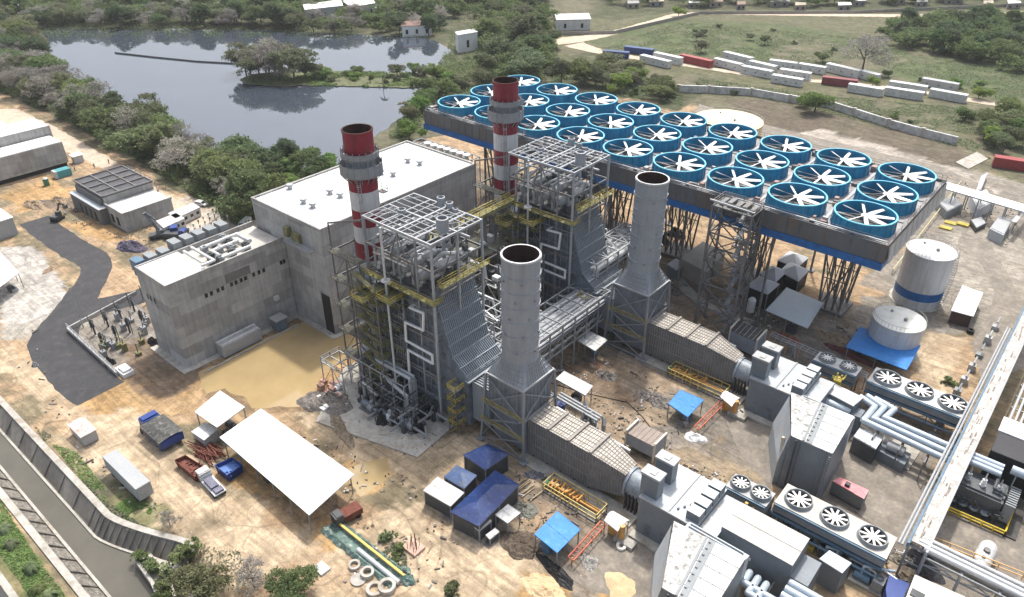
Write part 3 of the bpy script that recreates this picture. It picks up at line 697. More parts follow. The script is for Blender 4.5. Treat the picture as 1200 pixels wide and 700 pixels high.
# trestle legs
for k in range(6):
    u = -40.5 - 21.5*k
    for v in (170.5,):
        m = MB()
        for du in (-3.2, -1.1, 1.1, 3.2):
            for dv in (-4, 4):
                m.tube((u+du*.75, v+dv*.7, -.1), (u+du*1.15, v+dv*1.4, 25.7), .27, 8)
            m.tube((u+du*.75, v-2.6, 1), (u+du*1.1, v+4.6, 18), .14, 6); m.tube((u+du*.75, v+2.6, 1), (u+du*1.1, v-4.6, 18), .14, 6)
        for z, s_ in ((9, .9), (18, 1.03)):
            for dv in (-4, 4): m.tube((u-3.2*s_, v+dv*(.7+.7*z/25.7), z), (u+3.2*s_, v+dv*(.7+.7*z/25.7), z), .14, 6)
        for dv in (-4, 4):
            m.tube((u-2.4, v+dv*.7, .5), (u+3.2, v+dv*1.1, 15), .13, 6); m.tube((u+2.4, v+dv*.7, .5), (u-3.2, v+dv*1.1, 15), .13, 6)
        m.box(u-3.6, u+3.6, v-4, v+4, -.2, .6)
        m.build('trestle_leg', mid_steel, t)
    for dv in (-20, 13.5):
        m = MB(); m.tube((u+10.7, v+dv, -.1), (u+10.7, v+dv, 25.7), .3, 8); m.box(u+9.8, u+11.6, v+dv-.9, v+dv+.9, -.1, .4)
        if k: m.build('column', mid_steel, t)
# steam duct underneath
m = MB(); m.tube((-150, 178, 23), (-34, 178, 23), 1.8, 14); m.tube((-104, 140, 12), (-104, 178, 23), 1.8, 14); m.build('steam_duct', grey_steel, t)
# 27 fans: ring > blades, motor bridge
FS, FV = 14.30, 13.80; FU0, FV0 = -34.72, 152.93
def fan_meshes():
    R = 6.0
    ring = MB(); ring.lathe(0, 0, [(R+.22, -2.95), (R+.05, -2.0), (R, 0), (R+.16, .02), (R+.16, .22), (R-.2, .22), (R-.2, -1.6), (R-.1, -2.8)], 48, 0, True, [0,0,1,1,1,0,0])
    for i in range(24):
        a = 2*math.pi*i/24; c, s = math.cos(a), math.sin(a)
        ring.beam(((R+.1)*c, (R+.1)*s, -.05), ((R+.24)*c, (R+.24)*s, -2.9), .12)
    blades = MB()
    for i in range(8):
        a = 2*math.pi*i/8 + .3; ca, sa = math.cos(a), math.sin(a)
        def P(r, w, z): return (r*ca - w*sa, r*sa + w*ca, z)
        prof = [(.7, .20, .10), (1.6, .33, .18), (3.4, .34, .15), (5.6, .28, .09)]
        top = []; n = len(prof)
        vs = []
        for r, hw, dz in prof:
            vs += [P(r, -hw, -.35-dz), P(r, hw, -.35+dz), P(r, hw, -.42+dz), P(r, -hw, -.42-dz)]
        fs = []
        for j in range(n-1):
            o = 4*j
            fs += [(o, o+4, o+5, o+1), (o+1, o+5, o+6, o+2), (o+2, o+6, o+7, o+3), (o+3, o+7, o+4, o)]
        fs += [(0,1,2,3), (4*n-4, 4*n-1, 4*n-2, 4*n-3)]
        blades.add(vs, fs)
    blades.lathe(0, 0, [(.05, -.1), (.55, -.15), (.8, -.35), (.8, -.6), (.5, -.7)], 14)
    br = MB(); br.box(-R+.2, R-.2, -.35, .35, -1.55, -1.3); br.box(-.7, .7, -.7, .7, -1.3, -.72)
    gr = MB(); gr.disc(0, 0, -2.6, R-.25, 32)
    return ring, blades, br, gr
ring, blades, br, gr = fan_meshes()
f0 = ring.build('fan', [fan_blue, fan_lip]); f0['_o'] = (0, 0, 0)
bl = blades.build('blades', fan_white, f0); mb_ = br.build('motor_bridge', mid_steel, f0)
gd = gr.build('fan_well', dark_steel, f0)
first = True; rr = random.Random(4)
for j in range(3):
    for i in range(9):
        loc = (FU0 - (8-i)*FS, FV0 + j*FV, 33.37)
        f = f0 if first else f0.copy()
        ks = (bl, mb_, gd) if first else (bl.copy(), mb_.copy(), gd.copy())
        if not first:
            COL.objects.link(f)
            for k in ks: COL.objects.link(k); k.parent = f
        first = False
        f.parent = t; f.location = Vector(loc) - Vector(t.location)
        ks[0].rotation_euler = (0, 0, rr.uniform(0, 6.28))
# mechanical clutter between the fan rings
r_ = random.Random(61); m3 = MB(); dp = M('dusty_pink', (.36,.25,.22), .7, var=.3, scale=.8)
for i in range(9):
    for j in range(4):
        u, v = FU0 - (8.5-i)*FS, FV0 + (j-.5)*FV + (2.2 if j == 0 else -2.2 if j == 3 else 0)
        m = MB()
        for q in range(5):
            x, y = u+r_.uniform(-1.5, 1.5) + (1.2 if i == 0 else 0), v+r_.uniform(-1.4, 1.4); a, b, h = r_.uniform(.25, .75), r_.uniform(.25, .7), r_.uniform(.4, 1.5)
            m.box(x-a, x+a, y-b, y+b, AZ-.6, AZ-.5+h, q % 3)
        m.tube((u-1.5, v, AZ-.1), (u+1.5, v+.6, AZ-.1), .16, 6)
        m.build('drive_unit', [mid_steel, dp, galv], t)
for i in range(1, 9): m3.box(FU0-(8.5-i)*FS-.35, FU0-(8.5-i)*FS+.35, AY0+.5, AY1-.5, AZ-.6, AZ-.36)
m3.build('cable_trunk', galv, t)
m = MB()
for j in range(2): m.box(AX0+1, AX1-1, FV0+(j+.5)*FV-.5, FV0+(j+.5)*FV+.5, AZ-.58, AZ-.33)
m.build('walkway', grey_steel, t)
m = MB(); m.tube((AX0+1, AY0+.4, AZ+.5), (AX1-.5, AY0+.4, AZ+.5), .2, 8); m.tube((AX0+1, AY0+.9, AZ-.1), (AX1-.5, AY0+.9, AZ-.1), .14, 8); m.build('ring_main', galv, t)

# ------------------------------------------------------------------ striped chimneys
def chimney(u, v, label):
    t = thing('striped_chimney', label, 'chimney', (u, v, 0), 'red and white banded chimneys')
    R = 2.85; zs = [0, 22, 26.2, 30, 33.6, 37.1, 41, 44.8, 48.5, 52.5]
    cols = [2, 1, 0, 1, 0, 1, 0, 2, 0]
    prof = []; mis = []
    for i, z in enumerate(zs): prof.append((R, z))
    m = MB(); m.lathe(u, v, prof + [(R+.12, 52.5), (R+.12, 52.8), (R-.18, 52.8), (R-.18, 49)], 40, 0, True, cols + [0, 0, 3, 3])
    m.disc(u, v, 49.2, R-.18, 40, 3)
    m.build('shaft', [red_paint, white_paint, stack_grey, soot], t)
    for z0, z1, r in ((47.6, 48.7, 3.55), (44.2, 46.4, 4.05)):
        m = MB(); m.lathe(u, v, [(R+.02, z0), (r, z0), (r, z1), (r-.1, z1), (r-.1, z0+.15), (R+.02, z0+.15)], 36, 0, False)
        for i in range(18):
            a = 2*math.pi*i/18; c, s = math.cos(a), math.sin(a)
            m.beam((u+r*c, v+r*s, z0-.05), (u+r*c, v+r*s, z1+.45), .12)
            m.beam((u+R*c, v+R*s, z0-1.4), (u+r*c, v+r*s, z0), .14)
        m.build('platform', grey_steel, t)
    m = MB()
    a0 = math.radians(-52); c, s = math.cos(a0), math.sin(a0)
    for o in (-.3, .3): m.beam((u+(R+.35)*c - o*s, v+(R+.35)*s + o*c, 4), (u+(R+.35)*c - o*s, v+(R+.35)*s + o*c, 47.6), .09)
    for k in range(100): m.beam((u+(R+.35)*c+.3*s, v+(R+.35)*s-.3*c, 5+.42*k), (u+(R+.35)*c-.3*s, v+(R+.35)*s+.3*c, 5+.42*k), .05)
    for k in range(24): m.lathe(u+(R+.75)*c, v+(R+.75)*s, [(.48, 6+1.75*k), (.48, 6.12+1.75*k)], 10)
    m.build('caged_ladder', galv, t)
    m = MB()
    a0 = math.radians(60)
    for dz in (0, 3.9, 8):
        m = MB(); m.box(u+1.6, u+3.4, v+1.9, v+3.1, 32+dz, 32.2+dz); m.rail([(u+1.6,v+3.1,32.2+dz),(u+3.4,v+3.1,32.2+dz),(u+3.4,v+1.9,32.2+dz)], 1.1, .04); m.build('landing', mid_steel, t)
    return t
ch1 = chimney(-109, 84.4, 'red and white banded chimney rising in front of the white hall roof')
ch2 = copy_tree(ch1, (0.3, 42.0, 0), 'red and white banded chimney rising in front of the blue fans')

# ------------------------------------------------------------------ bypass stacks
def bypass(u, v, label):
    t = thing('bypass_stack', label, 'exhaust stack', (u, v, 0), 'grey bypass stacks on splayed steel legs')
    R = 3.32
    m = MB()
    prof = [(R, 19.6)]
    z = 19.6
    for k in range(7):
        z1 = 19.6 + 2.92*(k+1)
        prof += [(R, z1-.16), (R+.16, z1-.12), (R+.16, z1+.04), (R, z1+.08)]
    prof += [(R, 40.05), (R+.1, 40.1), (R+.1, 40.4), (R-.22, 40.4), (R-.22, 34)]
    m.lathe(u, v, prof, 44, 0, True, [0]*(len(prof)-5) + [2, 2, 2, 1])
    m.disc(u, v, 34.5, R-.22, 44, 1)
    m.build('cylinder', [stack_grey, soot, white_paint], t)
    m = MB()
    for k in range(5):
        for i in range(6):
            a = 2*math.pi*(i+.3*k)/6; c, s = math.cos(a), math.sin(a)
            m.box(u+(R+.15)*c-.16, u+(R+.15)*c+.16, v+(R+.15)*s-.16, v+(R+.15)*s+.16, 22+3.5*k, 22.35+3.5*k)
    m.build('lifting_lug', grey_steel, t)
    # square to round cone
    m = MB(); H = 4.2; n = 44
    def sq(a):
        c, s = math.cos(a), math.sin(a); k = H/max(abs(c), abs(s)); return (u+c*k, v+s*k, 16.2)
    top = [(u+R*math.cos(2*math.pi*i/n), v+R*math.sin(2*math.pi*i/n), 19.8) for i in range(n)]
    bot = [sq(2*math.pi*(i+.0)/n) for i in range(n)]
    # put square corners exactly on sample points
    for i, a in enumerate([2*math.pi*i/n for i in range(n)]):
        for q in range(4):
            if abs(a - (math.pi/4+q*math.pi/2)) < math.pi/n + 1e-6: bot[i] = (u+H*(1 if q in (0,3) else -1), v+H*(1 if q in (0,1) else -1), 16.2)
    m.add(bot + top, [(i, (i+1) % n, n+(i+1) % n, n+i) for i in range(n)])
    cone = m.build('cone', stack_grey, t)
    m = MB()
    for i in range(0, n):
        b, tt = Vector(bot[i]), Vector(top[i])
        o = Vector((b.x-u, b.y-v, 1.5)).normalized()*.06
        m.beam(b+o, tt+o, .09)
    for f in (.25, .5, .75):
        ringp = [Vector(bot[i]).lerp(Vector(top[i]), f) for i in range(n)]
        for i in range(n): m.beam(ringp[i], ringp[(i+1) % n], .13)
    m.build('cone_rib', grey_steel, cone)
    m = MB()
    for a, b in (((-1,-1),(1,-1)), ((1,-1),(1,1)), ((1,1),(-1,1)), ((-1,1),(-1,-1))):
        m.beam((u+a[0]*4.35, v+a[1]*4.35, 16.05), (u+b[0]*4.35, v+b[1]*4.35, 16.05), .34)
    m.build('collar', galv, t)
    # plated box and hopper to duct
    m = MB(); m.box(u-4.1, u+4.1, v-4.1, v+4.1, 9.2, 15.85); m.prism([(u-3.6,v-3.3),(u+4.3,v-3.3),(u+4.3,v+3.3),(u-3.6,v+3.3)], 1.0, 9.19)
    for k in range(1, 8):
        m.box(u-4.1+1.02*k, u-4.02+1.02*k, v-4.18, v-4.102, 9.3, 15.7); m.box(u+4.102, u+4.18, v-4.1+1.02*k, v-4.02+1.02*k, 9.3, 15.7)
    m.build('diverter_box', M('diverter_plate', (.19, .21, .235), .5, .15, var=.2, scale=.3, tint=(.15,.165,.19)), t)
    S = 1.16
    for a, b in ((-1,-1), (1,-1), (1,1), (-1,1)):
        m = MB(); m.beam((u+a*4.55*S, v+b*4.5*S, -.1), (u+a*4.4, v+b*4.4, 16.0), .42); m.box(u+a*4.55*S-.7, u+a*4.55*S+.7, v+b*4.5*S-.7, v+b*4.5*S+.7, -.1, .5)
        m.build('leg', grey_steel, t)
    m = MB()
    def L(a, b, z): f = z/16.0; k = 4.55*S*(1-f) + 4.4*f; return (u+a*k, v+b*k, z)
    cs = [(-1,-1), (1,-1), (1,1), (-1,1)]
    for i in range(4):
        p, q = cs[i], cs[(i+1) % 4]
        if i == 1: zz = ((9.3, 15.6),)
        else: zz = ((.6, 5.0), (5.0, 9.3), (9.3, 15.6))
        for z0, z1 in zz:
            m.beam(L(*p, z0), L(*q, z1), .2); m.beam(L(*q, z0), L(*p, z1), .2); m.beam(L(*p, z0), L(*q, z0), .24)
    m.build('bracing', grey_steel, t)
    m = MB(); m.rail([L(-1.05,-1.05,5.1), L(1.05,-1.05,5.1)], 1.1, .045); m.rail([L(-1.05,-1.05,9.4), L(1.05,-1.05,9.4)], 1.1, .045); m.build('guard_rail', yellow, t)
    return t
by1 = bypass(-69.4, 84.4, 'nearest plain grey exhaust stack on splayed legs beside the blue sheds')
by2 = copy_tree(by1, (0, 41.6, 0), 'plain grey exhaust stack on splayed legs below the blue fans')

# ------------------------------------------------------------------ exhaust ducts
def duct(v, label):
    t = thing('exhaust_duct', label, 'duct', (-55, v, 0), 'ribbed ducts from the turbines to the bypass stacks')
    x0, x1, x2, x3 = -65.0, -51.2, -44.6, -41.0; h = 2.95; z0, z1 = 1.0, 9.0
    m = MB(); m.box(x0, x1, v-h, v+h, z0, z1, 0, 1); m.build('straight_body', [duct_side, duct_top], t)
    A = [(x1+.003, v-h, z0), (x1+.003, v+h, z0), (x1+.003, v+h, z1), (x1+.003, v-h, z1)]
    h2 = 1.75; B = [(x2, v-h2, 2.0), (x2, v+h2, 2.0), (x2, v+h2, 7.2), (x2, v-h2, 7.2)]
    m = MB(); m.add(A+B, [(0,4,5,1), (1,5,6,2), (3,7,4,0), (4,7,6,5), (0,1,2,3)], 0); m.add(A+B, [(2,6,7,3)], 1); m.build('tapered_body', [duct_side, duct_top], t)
    # stiffener grid on the lid, ribs on the sides
    g = MB(); s = MB()
    for k in range(0, 25):
        x = x0+.15+.565*k
        if x > x1: break
        big = k in (0, 8, 16)
        g.box(x-.04, x+.04, v-h, v+h, z1+.002, z1+.09)
        if big: g.box(x-.22, x+.22, v-h-.15, v+h+.15, z1+.122, z1+.4)
        s.box(x-.05, x+.05, v-h-.13, v-h-.002, z0, z1); s.box(x-.05, x+.05, v+h+.002, v+h+.13, z0, z1)
    for k in range(6): g.box(x0, x1, v-h+.4+1.02*k-.035, v-h+.4+1.02*k+.035, z1+.004, z1+.11)
    g.box(x1-.22, x1+.22, v-h-.15, v+h+.15, z1+.145, z1+.42)
    for k in range(1, 12):
        f = k/12; x = x1+(x2-x1)*f; hh = h+(h2-h)*f; za = z1+(7.2-z1)*f; zb = z0+(2.0-z0)*f
        g.box(x-.05, x+.05, v-hh, v+hh, za-.05, za+.1)
        s.box(x-.05, x+.05, v-hh-.1, v-hh+.05, zb, za); s.box(x-.05, x+.05, v+hh-.05, v+hh+.1, zb, za)
    for k in range(6):
        f = -1+.4*k; g.beam((x1, v+f*(h-.4), z1+.05), (x2, v+f*(h2-.25), 7.25), .1)
    for z in (3.6, 6.4): s.box(x0, x1, v-h-.16, v-h-.004, z-.08, z+.08)
    g.build('lid_stiffener', M('stiffener', (.26, .24, .215), .6, .1, var=.2), t); s.build('side_rib', M('side_rib', (.26, .255, .25), .6, .1, var=.2), t)
    m = MB()
    m.tube((x2+.01, v, 4.6), (x2+.5, v, 4.6), 2.75, 24); m.tube((x2+.5, v, 4.6), (x3, v, 4.6), 2.45, 24, r2=2.3); m.tube((x3-.5, v, 4.6), (x3-.2, v, 4.6), 2.7, 24)
    m.build('exhaust_diffuser', M('diffuser_grey', (.25, .285, .32), .5, .1, var=.2, scale=.5, tint=(.17,.19,.21)), t)
    m = MB()
    for k in range(4): m.box(x2+.6+.7*k, x2+.8+.7*k, v-2.6, v-1.6, .3, 4.0)
    m.build('support', dark_steel, t)
    m = MB(); m.box(x0-1, x3, v-h-2.4, v-h+1.0, -.1, .30); m.box(x0-1, x3, v+h-1, v+h+1.2, -.1, .3); m.build('footing', slab, t)
    for k in range(5):
        m = MB()
        for s_ in (-1, 1): m.box(x0+1+3.1*k, x0+1.4+3.1*k, v+s_*2.4-.25, v+s_*2.4+.25, .3, 1.0)
        m.build('saddle', dark_steel, t)
    m = MB(); m.tube((x0+1, v+h+1.4, 7.4), (x2-3, v+h+1.4, 6.4), .34, 10)
    for k in range(4): m.beam((x0+2+4*k, v+h+1.4, 0), (x0+2+4*k, v+h+1.4, 7.1), .22)
    m.build('drain_pipe', lagging, t)
    return t
du1 = duct(84.4, 'ribbed duct beside the blue canopies, from near stack down to its turbine')
du2 = copy_tree(du1, (0, 41.4, 0), 'ribbed duct with stained lid, behind the yellow skids near the far stack')
# ------------------------------------------------------------------ heat recovery boilers
def boiler(label):
    c = 84.4; x0, x1, y0, y1 = -102.0, -84.2, 78.0, 91.0; ZT = 39.4
    t = thing('recovery_boiler', label, 'boiler', (-93, 84.4, 0), 'heat recovery boilers in open steel frames')
    # casing
    m = MB(); m.box(x0+1.5, x1-1.6, y0+1.3, y1-.8, 2.5, 28.0)
    m.box(x0+1.9, x1-2.4, y0+1.9, y1-1.4, 28.0, 28.9); m.build('casing', casing, t)
    m = MB()
    for k in range(9): m.box(x0+1.45, x1-1.55, y0+1.18, y0+1.298, 3.4+2.9*k, 3.7+2.9*k)
    for k in range(9): m.box(x0+2+1.75*k, x0+2.2+1.75*k, y0+1.06, y0+1.178, 2.6, 27.8)
    for k in range(5): m.box(x0+1.3, x0+1.49, y0+1.5+2.4*k, y0+1.75+2.4*k, 2.6, 27.8)
    m.build('buckstay', casing_light, t)
    # corrugated inlet transition, seen face on
    prof = [(-85.75, 28.0), (-84.2, 23.0), (-81.9, 15.6), (-78.0, 12.4)]
    ya, yb = 79.4, 89.9
    P = [(u, ya, z) for u, z in prof] + [(-77.6, ya, 1.6), (-85.75, ya, 1.6)]
    Q = [(p[0], yb, p[2]) for p in P]; n = len(P)
    m = MB(); m.add(P+Q, [tuple(range(n))[::-1], tuple(range(n, 2*n))] + [(i, (i+1) % n, n+(i+1) % n, n+i) for i in range(n)])
    tr = m.build('inlet_transition', casing, t)
    m = MB()
    for (ua, za), (ub, zb) in zip(prof[:-1], prof[1:]):
        d = Vector((ub-ua, 0, zb-za)); nrm = Vector((-(zb-za), 0, ub-ua)); nrm = nrm.normalized()*.12
        if nrm.x < 0: nrm = -nrm
        for k in range(22):
            y = ya+.3+.475*k
            m.beam(Vector((ua, y, za))+nrm, Vector((ub, y, zb))+nrm, .17, .26)
        L = d.length; q = max(1, int(L/2.4))
        for j in range(q+1):
            p = Vector((ua, 0, za)) + d*(j/q) + nrm*2.0
            m.beam((p.x, ya-.1, p.z), (p.x, yb+.1, p.z), .22, .3)
    m.build('corrugation', casing_light, tr)
    m = MB(); m.rail([(-78, ya-.4, 12.5), (-78, yb+.4, 12.5)], 1.0, .06); m.box(-78.3, -77.2, ya-.5, yb+.5, 12.2, 12.4)
    m.box(-77.59, -73.4, 80.2, 88.6, 3.0, 11.8); m.build('inlet_duct', casing_light, t)
    m = MB()
    for k in range(14): m.box(-77.7, -73.4, 80.1+.62*k, 80.22+.62*k, 11.8, 12.05)
    m.build('inlet_duct_rib', louvre, t)
    # main columns and floor beams
    xs = [x0, x0+4.6, x0+9.2, x0+13.8, x1]; ys = [y0, 84.5, y1]
    for x in xs:
        for y in ys:
            if y == 84.5 and x not in (x0, x1): continue
            m = MB(); m.beam((x, y, 0), (x, y, ZT), .38 if x in (x0, x1) else .30); m.build('column', grey_steel if x not in (x1,) else galv, t)
    m = MB()
    for z in (10, 19, 28.4, 34):
        for y in (y0, y1): m.beam((x0, y, z), (x1, y, z), .26, .4)
        for x in xs if z > 30 else (x0, x1): m.beam((x, y0, z), (x, y1, z), .24, .36)
    for y in (y0, y1):
        for a, b, za, zb in ((xs[0], xs[1], 0, 10), (xs[1], xs[0], 10, 19), (xs[3], xs[4], 19, 28), (xs[1], xs[2], 28.4, 39), (xs[3], xs[2], 28.4, 39)):
            m.beam((a, y, za), (b, y, zb), .16)
    m.beam((x1, y0, 28.4), (x1, 84.5, 39), .16); m.beam((x1, y1, 28.4), (x1, 84.5, 39), .16); m.build('floor_beam', mid_steel, t)
    # roof grillage
    m = MB()
    for y in (y0, y1): m.beam((x0-.2, y, ZT), (x1+.2, y, ZT), .27, .45)
    for x in xs: m.beam((x, y0, ZT), (x, y1, ZT), .22, .42)
    m.beam((x0, 84.5, ZT), (x1, 84.5, ZT), .28, .46)
    r0_ = random.Random(8)
    for k in range(1, 8):
        y = y0 + (y1-y0)*k/8; xa, xb = r0_.choice(((x0, x1), (x0, xs[3]), (xs[1], x1), (x0, x1)))
        m.beam((xa, y, ZT+.12), (xb, y, ZT+.12), .13, .2)
    for k in range(1, 14):
        if k % 3: x = x0 + (x1-x0)*k/14; ya_, yb_ = r0_.choice(((y0, y1), (y0, 84.5), (84.5, y1), (y0, y1))); m.beam((x, ya_, ZT+.05), (x, yb_, ZT+.05), .15, .2)
    r_ = random.Random(5)
    for k in range(16):
        a, b = r_.randrange(8), r_.randrange(4)
        xa, ya_ = x0 + (x1-x0)*a/8, y0 + (y1-y0)*b/4
        m.beam((xa, ya_, ZT+.05), (xa+(x1-x0)/8, ya_+(y1-y0)/4, ZT+.05), .1)
    m.build('roof_grillage', galv, t)
    # drums, headers and looping pipes under the open roof
    for x in (-98.5, -92.5, -88.2):
        m = MB(); m.tube((x, y0+1.2, 31.6), (x, y1-1.2, 31.6), 1.15, 14); m.ball((x, y0+1.2, 31.6), 1.13, 0, 14, 6); m.ball((x, y1-1.2, 31.6), 1.13, 0, 14, 6)
        for y in (y0+3, y1-3): m.box(x-.5, x+.5, y-.3, y+.3, 28.9, 30.6)
        m.build('steam_drum', grey_steel, t)
    m = MB(); r_ = random.Random(9)
    for k in range(9):
        x = x0+2+1.6*k + r_.uniform(-.2, .2); y = r_.choice((y0+1.6, y0+2.4, y1-2)); z = 29
        m.path([(x, y, z), (x, y, 33+r_.uniform(0, 2)), (x+1.6, y+1.5, 34.6+r_.uniform(0, 1.5)), (x+1.6, y+4.5, 34.6)], .2+.1*(k % 3), 7)
    for k in range(0, 6, 2): m.path([(x0+1.5+2.6*k, y0+.7, 29), (x0+1.5+2.6*k, y0+.7, 35), (x0+2.9+2.6*k, y0+.7, 36.2), (x0+2.9+2.6*k, y1-2, 36.2)], .26, 7)
    m.path([(x0+1, y0+2.2, 37), (x1-1, y0+2.2, 37)], .22, 7); m.path([(x0+1, y1-2.2, 36.4), (x1-1, y1-2.2, 36.4)], .3, 7)
    m.build('upper_pipe', galv, t)
    m = MB(); r_ = random.Random(15)
    for k in range(26):
        x = r_.uniform(x0+1.5, x1-1.5); y = r_.uniform(y0+1, y1-1); z = r_.uniform(29, 35)
        m.box(x-.4, x+.4, y-.4, y+.4, z, z+r_.uniform(.5, 1.6))
    m.box(x0+.3, x1-.3, y0+.3, y1-.3, 28.95, 29.05)
    m.build('valve_gear', dark_steel, t)
    # vent silencers standing through the roof
    for px, py, h, r in ((519, 271, 2.6, 1.15), (517, 240, 1.6, .8), (527, 243, 1.0, .7), (471, 249, .7, .8), (534, 248, .6, .5)):
        u, v = at(px, py, ZT)
        m = MB(); m.lathe(u, v, [(.35, 34), (.35, ZT-.6), (r, ZT-.2), (r, ZT+h), (r*.75, ZT+h+.05), (r*.7, ZT+h-.6)], 16); m.disc(u, v, ZT+h-.6, r*.7, 16, 1)
        m.build('vent_silencer', [stack_grey, soot], t)
    # platforms with yellow rails
    def walkway(xa, xb, ya, yb, z, name='platform', mat=olive, rail=True):
        m = MB(); m.box(xa, xb, ya, yb, z-.12, z)
        p = m.build(name, mat, t)
        if rail:
            m = MB(); m.rail([(xa,yb,z),(xa,ya,z),(xb,ya,z),(xb,yb,z)], 1.1, .04, 1.8); m.build('platform_rail', yellow, p)
    walkway(x0-.2, x1+1.4, y0-1.5, y0+.9, 28.2); walkway(x1+.1, x1+1.5, y0+.92, y1+.3, 30.8); walkway(x0+3, x1-6, y0-1.0, y0+.8, 33.4, mat=mid_steel, rail=False)
    # cantilevered platforms off the flank
    for xa, xb, ya, z in ((-95.4, -91.8, 73.9, 26.2), (-101.8, -98.2, 72.8, 24.4)):
        m = MB(); m.box(xa, xb, ya, y0+.6, z-.14, z); m.beam((xa, ya, z-.3), (xa, y0+.6, z-2.2), .16); m.beam((xb, ya, z-.3), (xb, y0+.6, z-2.2), .16)
        p = m.build('side_platform', olive, t)
        m = MB(); m.rail([(xa, y0+.4, z), (xa, ya, z), (xb, ya, z), (xb, y0+.4, z)], 1.1, .045, 1.5); m.build('side_rail', yellow, p)
    # stair tower on the outer flank
    m = MB(); m2 = MB(); m3 = MB()
    sx0, sx1, sy0, sy1 = -103.2, -96.4, 74.6, 77.6
    for x in (sx0, sx1):
        for y in (sy0, sy1): m.beam((x, y, 0), (x, y, 28.3), .2)
    for k in range(9):
        z = 3.1*(k+1); m3.box(sx0, sx0+1.4, sy0, sy1, z-.1, z); m3.box(sx1-1.4, sx1, sy0, sy1, z-.1-1.5, z-1.5)
        ya_ = sy0+.7; yb_ = sy1-.7
        m3.beam((sx0+1.4, ya_, z-.05), (sx1-1.4, ya_, z-1.6), 1.0, .16); m3.beam((sx1-1.4, yb_, z-1.6), (sx0+1.4, yb_, z-3.1), 1.0, .16)
        m2.rail([(sx0+1.4, sy0, z), (sx0, sy0, z)], 1.0, .035, 1.5); m2.rail([(sx1-1.4, sy0, z-1.5), (sx1, sy0, z-1.5)], 1.0, .035, 1.5)
        m2.beam((sx0+1.4, sy0, z+1.0), (sx1-1.4, sy0, z-.5), .08)
        m.beam((sx0, sy0, z), (sx1, sy0, z), .14); m.beam((sx0, sy1, z), (sx1, sy1, z), .14)
        if k % 2: m.beam((sx0, sy0, z), (sx0, sy1, z-3.1), .1); m.beam((sx1, sy0, z), (sx1, sy1, z-3.1), .1)
    sp = m.build('stair_frame', mid_steel, t); m3.build('flight', olive, sp); m2.build('stair_rail', M('dull_yellow', (.27,.22,.06), .65, var=.35, scale=.9, tint=(.13,.12,.06)), sp)
    # white serpentine pipe on the flank, riser with disc
    yy = 77.35
    S = [(-90.2,24.6),(-86.6,24.9),(-87.0,20.9),(-91.9,20.6),(-92.1,16.3),(-85.0,16.2),(-85.0,14.2),(-91.8,14.2),(-92.0,8.5)]
    m = MB(); m.path([(-90.2, 79.2, 24.7)] + [(u, yy, z) for u, z in S], .27, 9)
    m.build('serpentine_pipe', M('white_lagging', (.72,.73,.73), .4, .1, var=.08, scale=.8), t)
    m = MB(); m.path([(-94.8, 76.0, 3.0), (-94.8, 76.0, 40.2)], .22, 9); m.cyl(-94.8, 76.0, 29.2, 29.4, .9, 14); m.build('riser_pipe', cont_white, t)
    # vertical pipes and dark steel boxes added for shadow on the flank, rear bay towards the chimney
    m = MB(); r_ = random.Random(33)
    for k in range(13):
        x = x0+1.2+.62*k+r_.uniform(-.1, .1); za = r_.uniform(2, 9); zb = r_.uniform(22, 28); m.tube((x, y0+.62+r_.uniform(-.3, .2), za), (x, y0+.62, zb), r_.uniform(.09, .22), 6)
    m.build('flank_pipe', galv, t)
    for z, xb in ((8.5, x0+8), (13.2, x0+9), (18, x0+8.4), (23.2, x0+9)):
        m = MB(); m.box(x0, xb, y0-.9, y0+.5, z-.1, z); m.beam((x0, y0-.9, z-.1), (xb, y0-.9, z-.1), .14); p = m.build('flank_platform', olive, t)
        m = MB(); m.rail([(x0, y0-.9, z), (xb, y0-.9, z), (xb, y0+.4, z)], 1.0, .035, 1.4); m.build('flank_rail', galv, p)
    m = MB()
    for z in (5.5, 10.6, 15.4, 20.4, 25.4):
        m.beam((x0, y0+.1, z), (x1, y0+.1, z), .16); m.beam((x0, y0+.1, z), (x0+4.6, y0+.1, z+4.6), .12); m.beam((x0+9.2, y0+.1, z), (x0+4.6, y0+.1, z+4.6), .12)
        m.beam((x1, y0, z), (x1, y1, z), .14)
    m.build('flank_frame', grey_steel, t)
    for k in range(26):
        m = MB(); x = x0+r_.uniform(.8, 9.5); z = r_.uniform(3, 26); m.box(x-.5, x+.5, y0+.1, y0+1.05, z, z+r_.uniform(.5, 2.2)); m.build('flank_shade_box', dark_steel if k % 3 else mid_steel, t)  # scattered dark boxes, added to deepen the shadow of the flank
    m = MB(); m2 = MB(); bx0, bx1 = x0-8.6, x0-.3
    for x in (bx0, bx0+4.2, bx1):
        for y in (76.2, 82, 88): 
            if (x, y) != (bx0+4.2, 82): m.beam((x, y, 0), (x, y, 30.5), .24)
    for z in (6, 12, 18, 24, 30):
        for y in (76.2, 88): m.beam((bx0, y, z), (bx1, y, z), .22, .34); m.beam((bx0, y, z-6), (bx0+4.2, y, z), .12); m.beam((bx1, y, z-6), (bx0+4.2, y, z), .12)
        for x in (bx0, bx1): m.beam((x, 76.2, z), (x, 88, z), .22, .34)
        m2 = MB(); m2.box(bx0, bx1, 75.2, 77.4, z+.18, z+.3); m2.build('rear_bay_floor', M('floor_grating', (.10,.10,.075), .8, var=.4, scale=.8), t)
        m.rail([(bx0, 75.2, z+.3), (bx1, 75.2, z+.3)], 1.1, .04, 2)
    m.beam((bx0, 76.2, 36), (x0, 78, 38.6), .3); m.beam((bx0, 76.2, 30), (bx0, 76.2, 36), .24)
    m.build('rear_bay_frame', mid_steel, t)
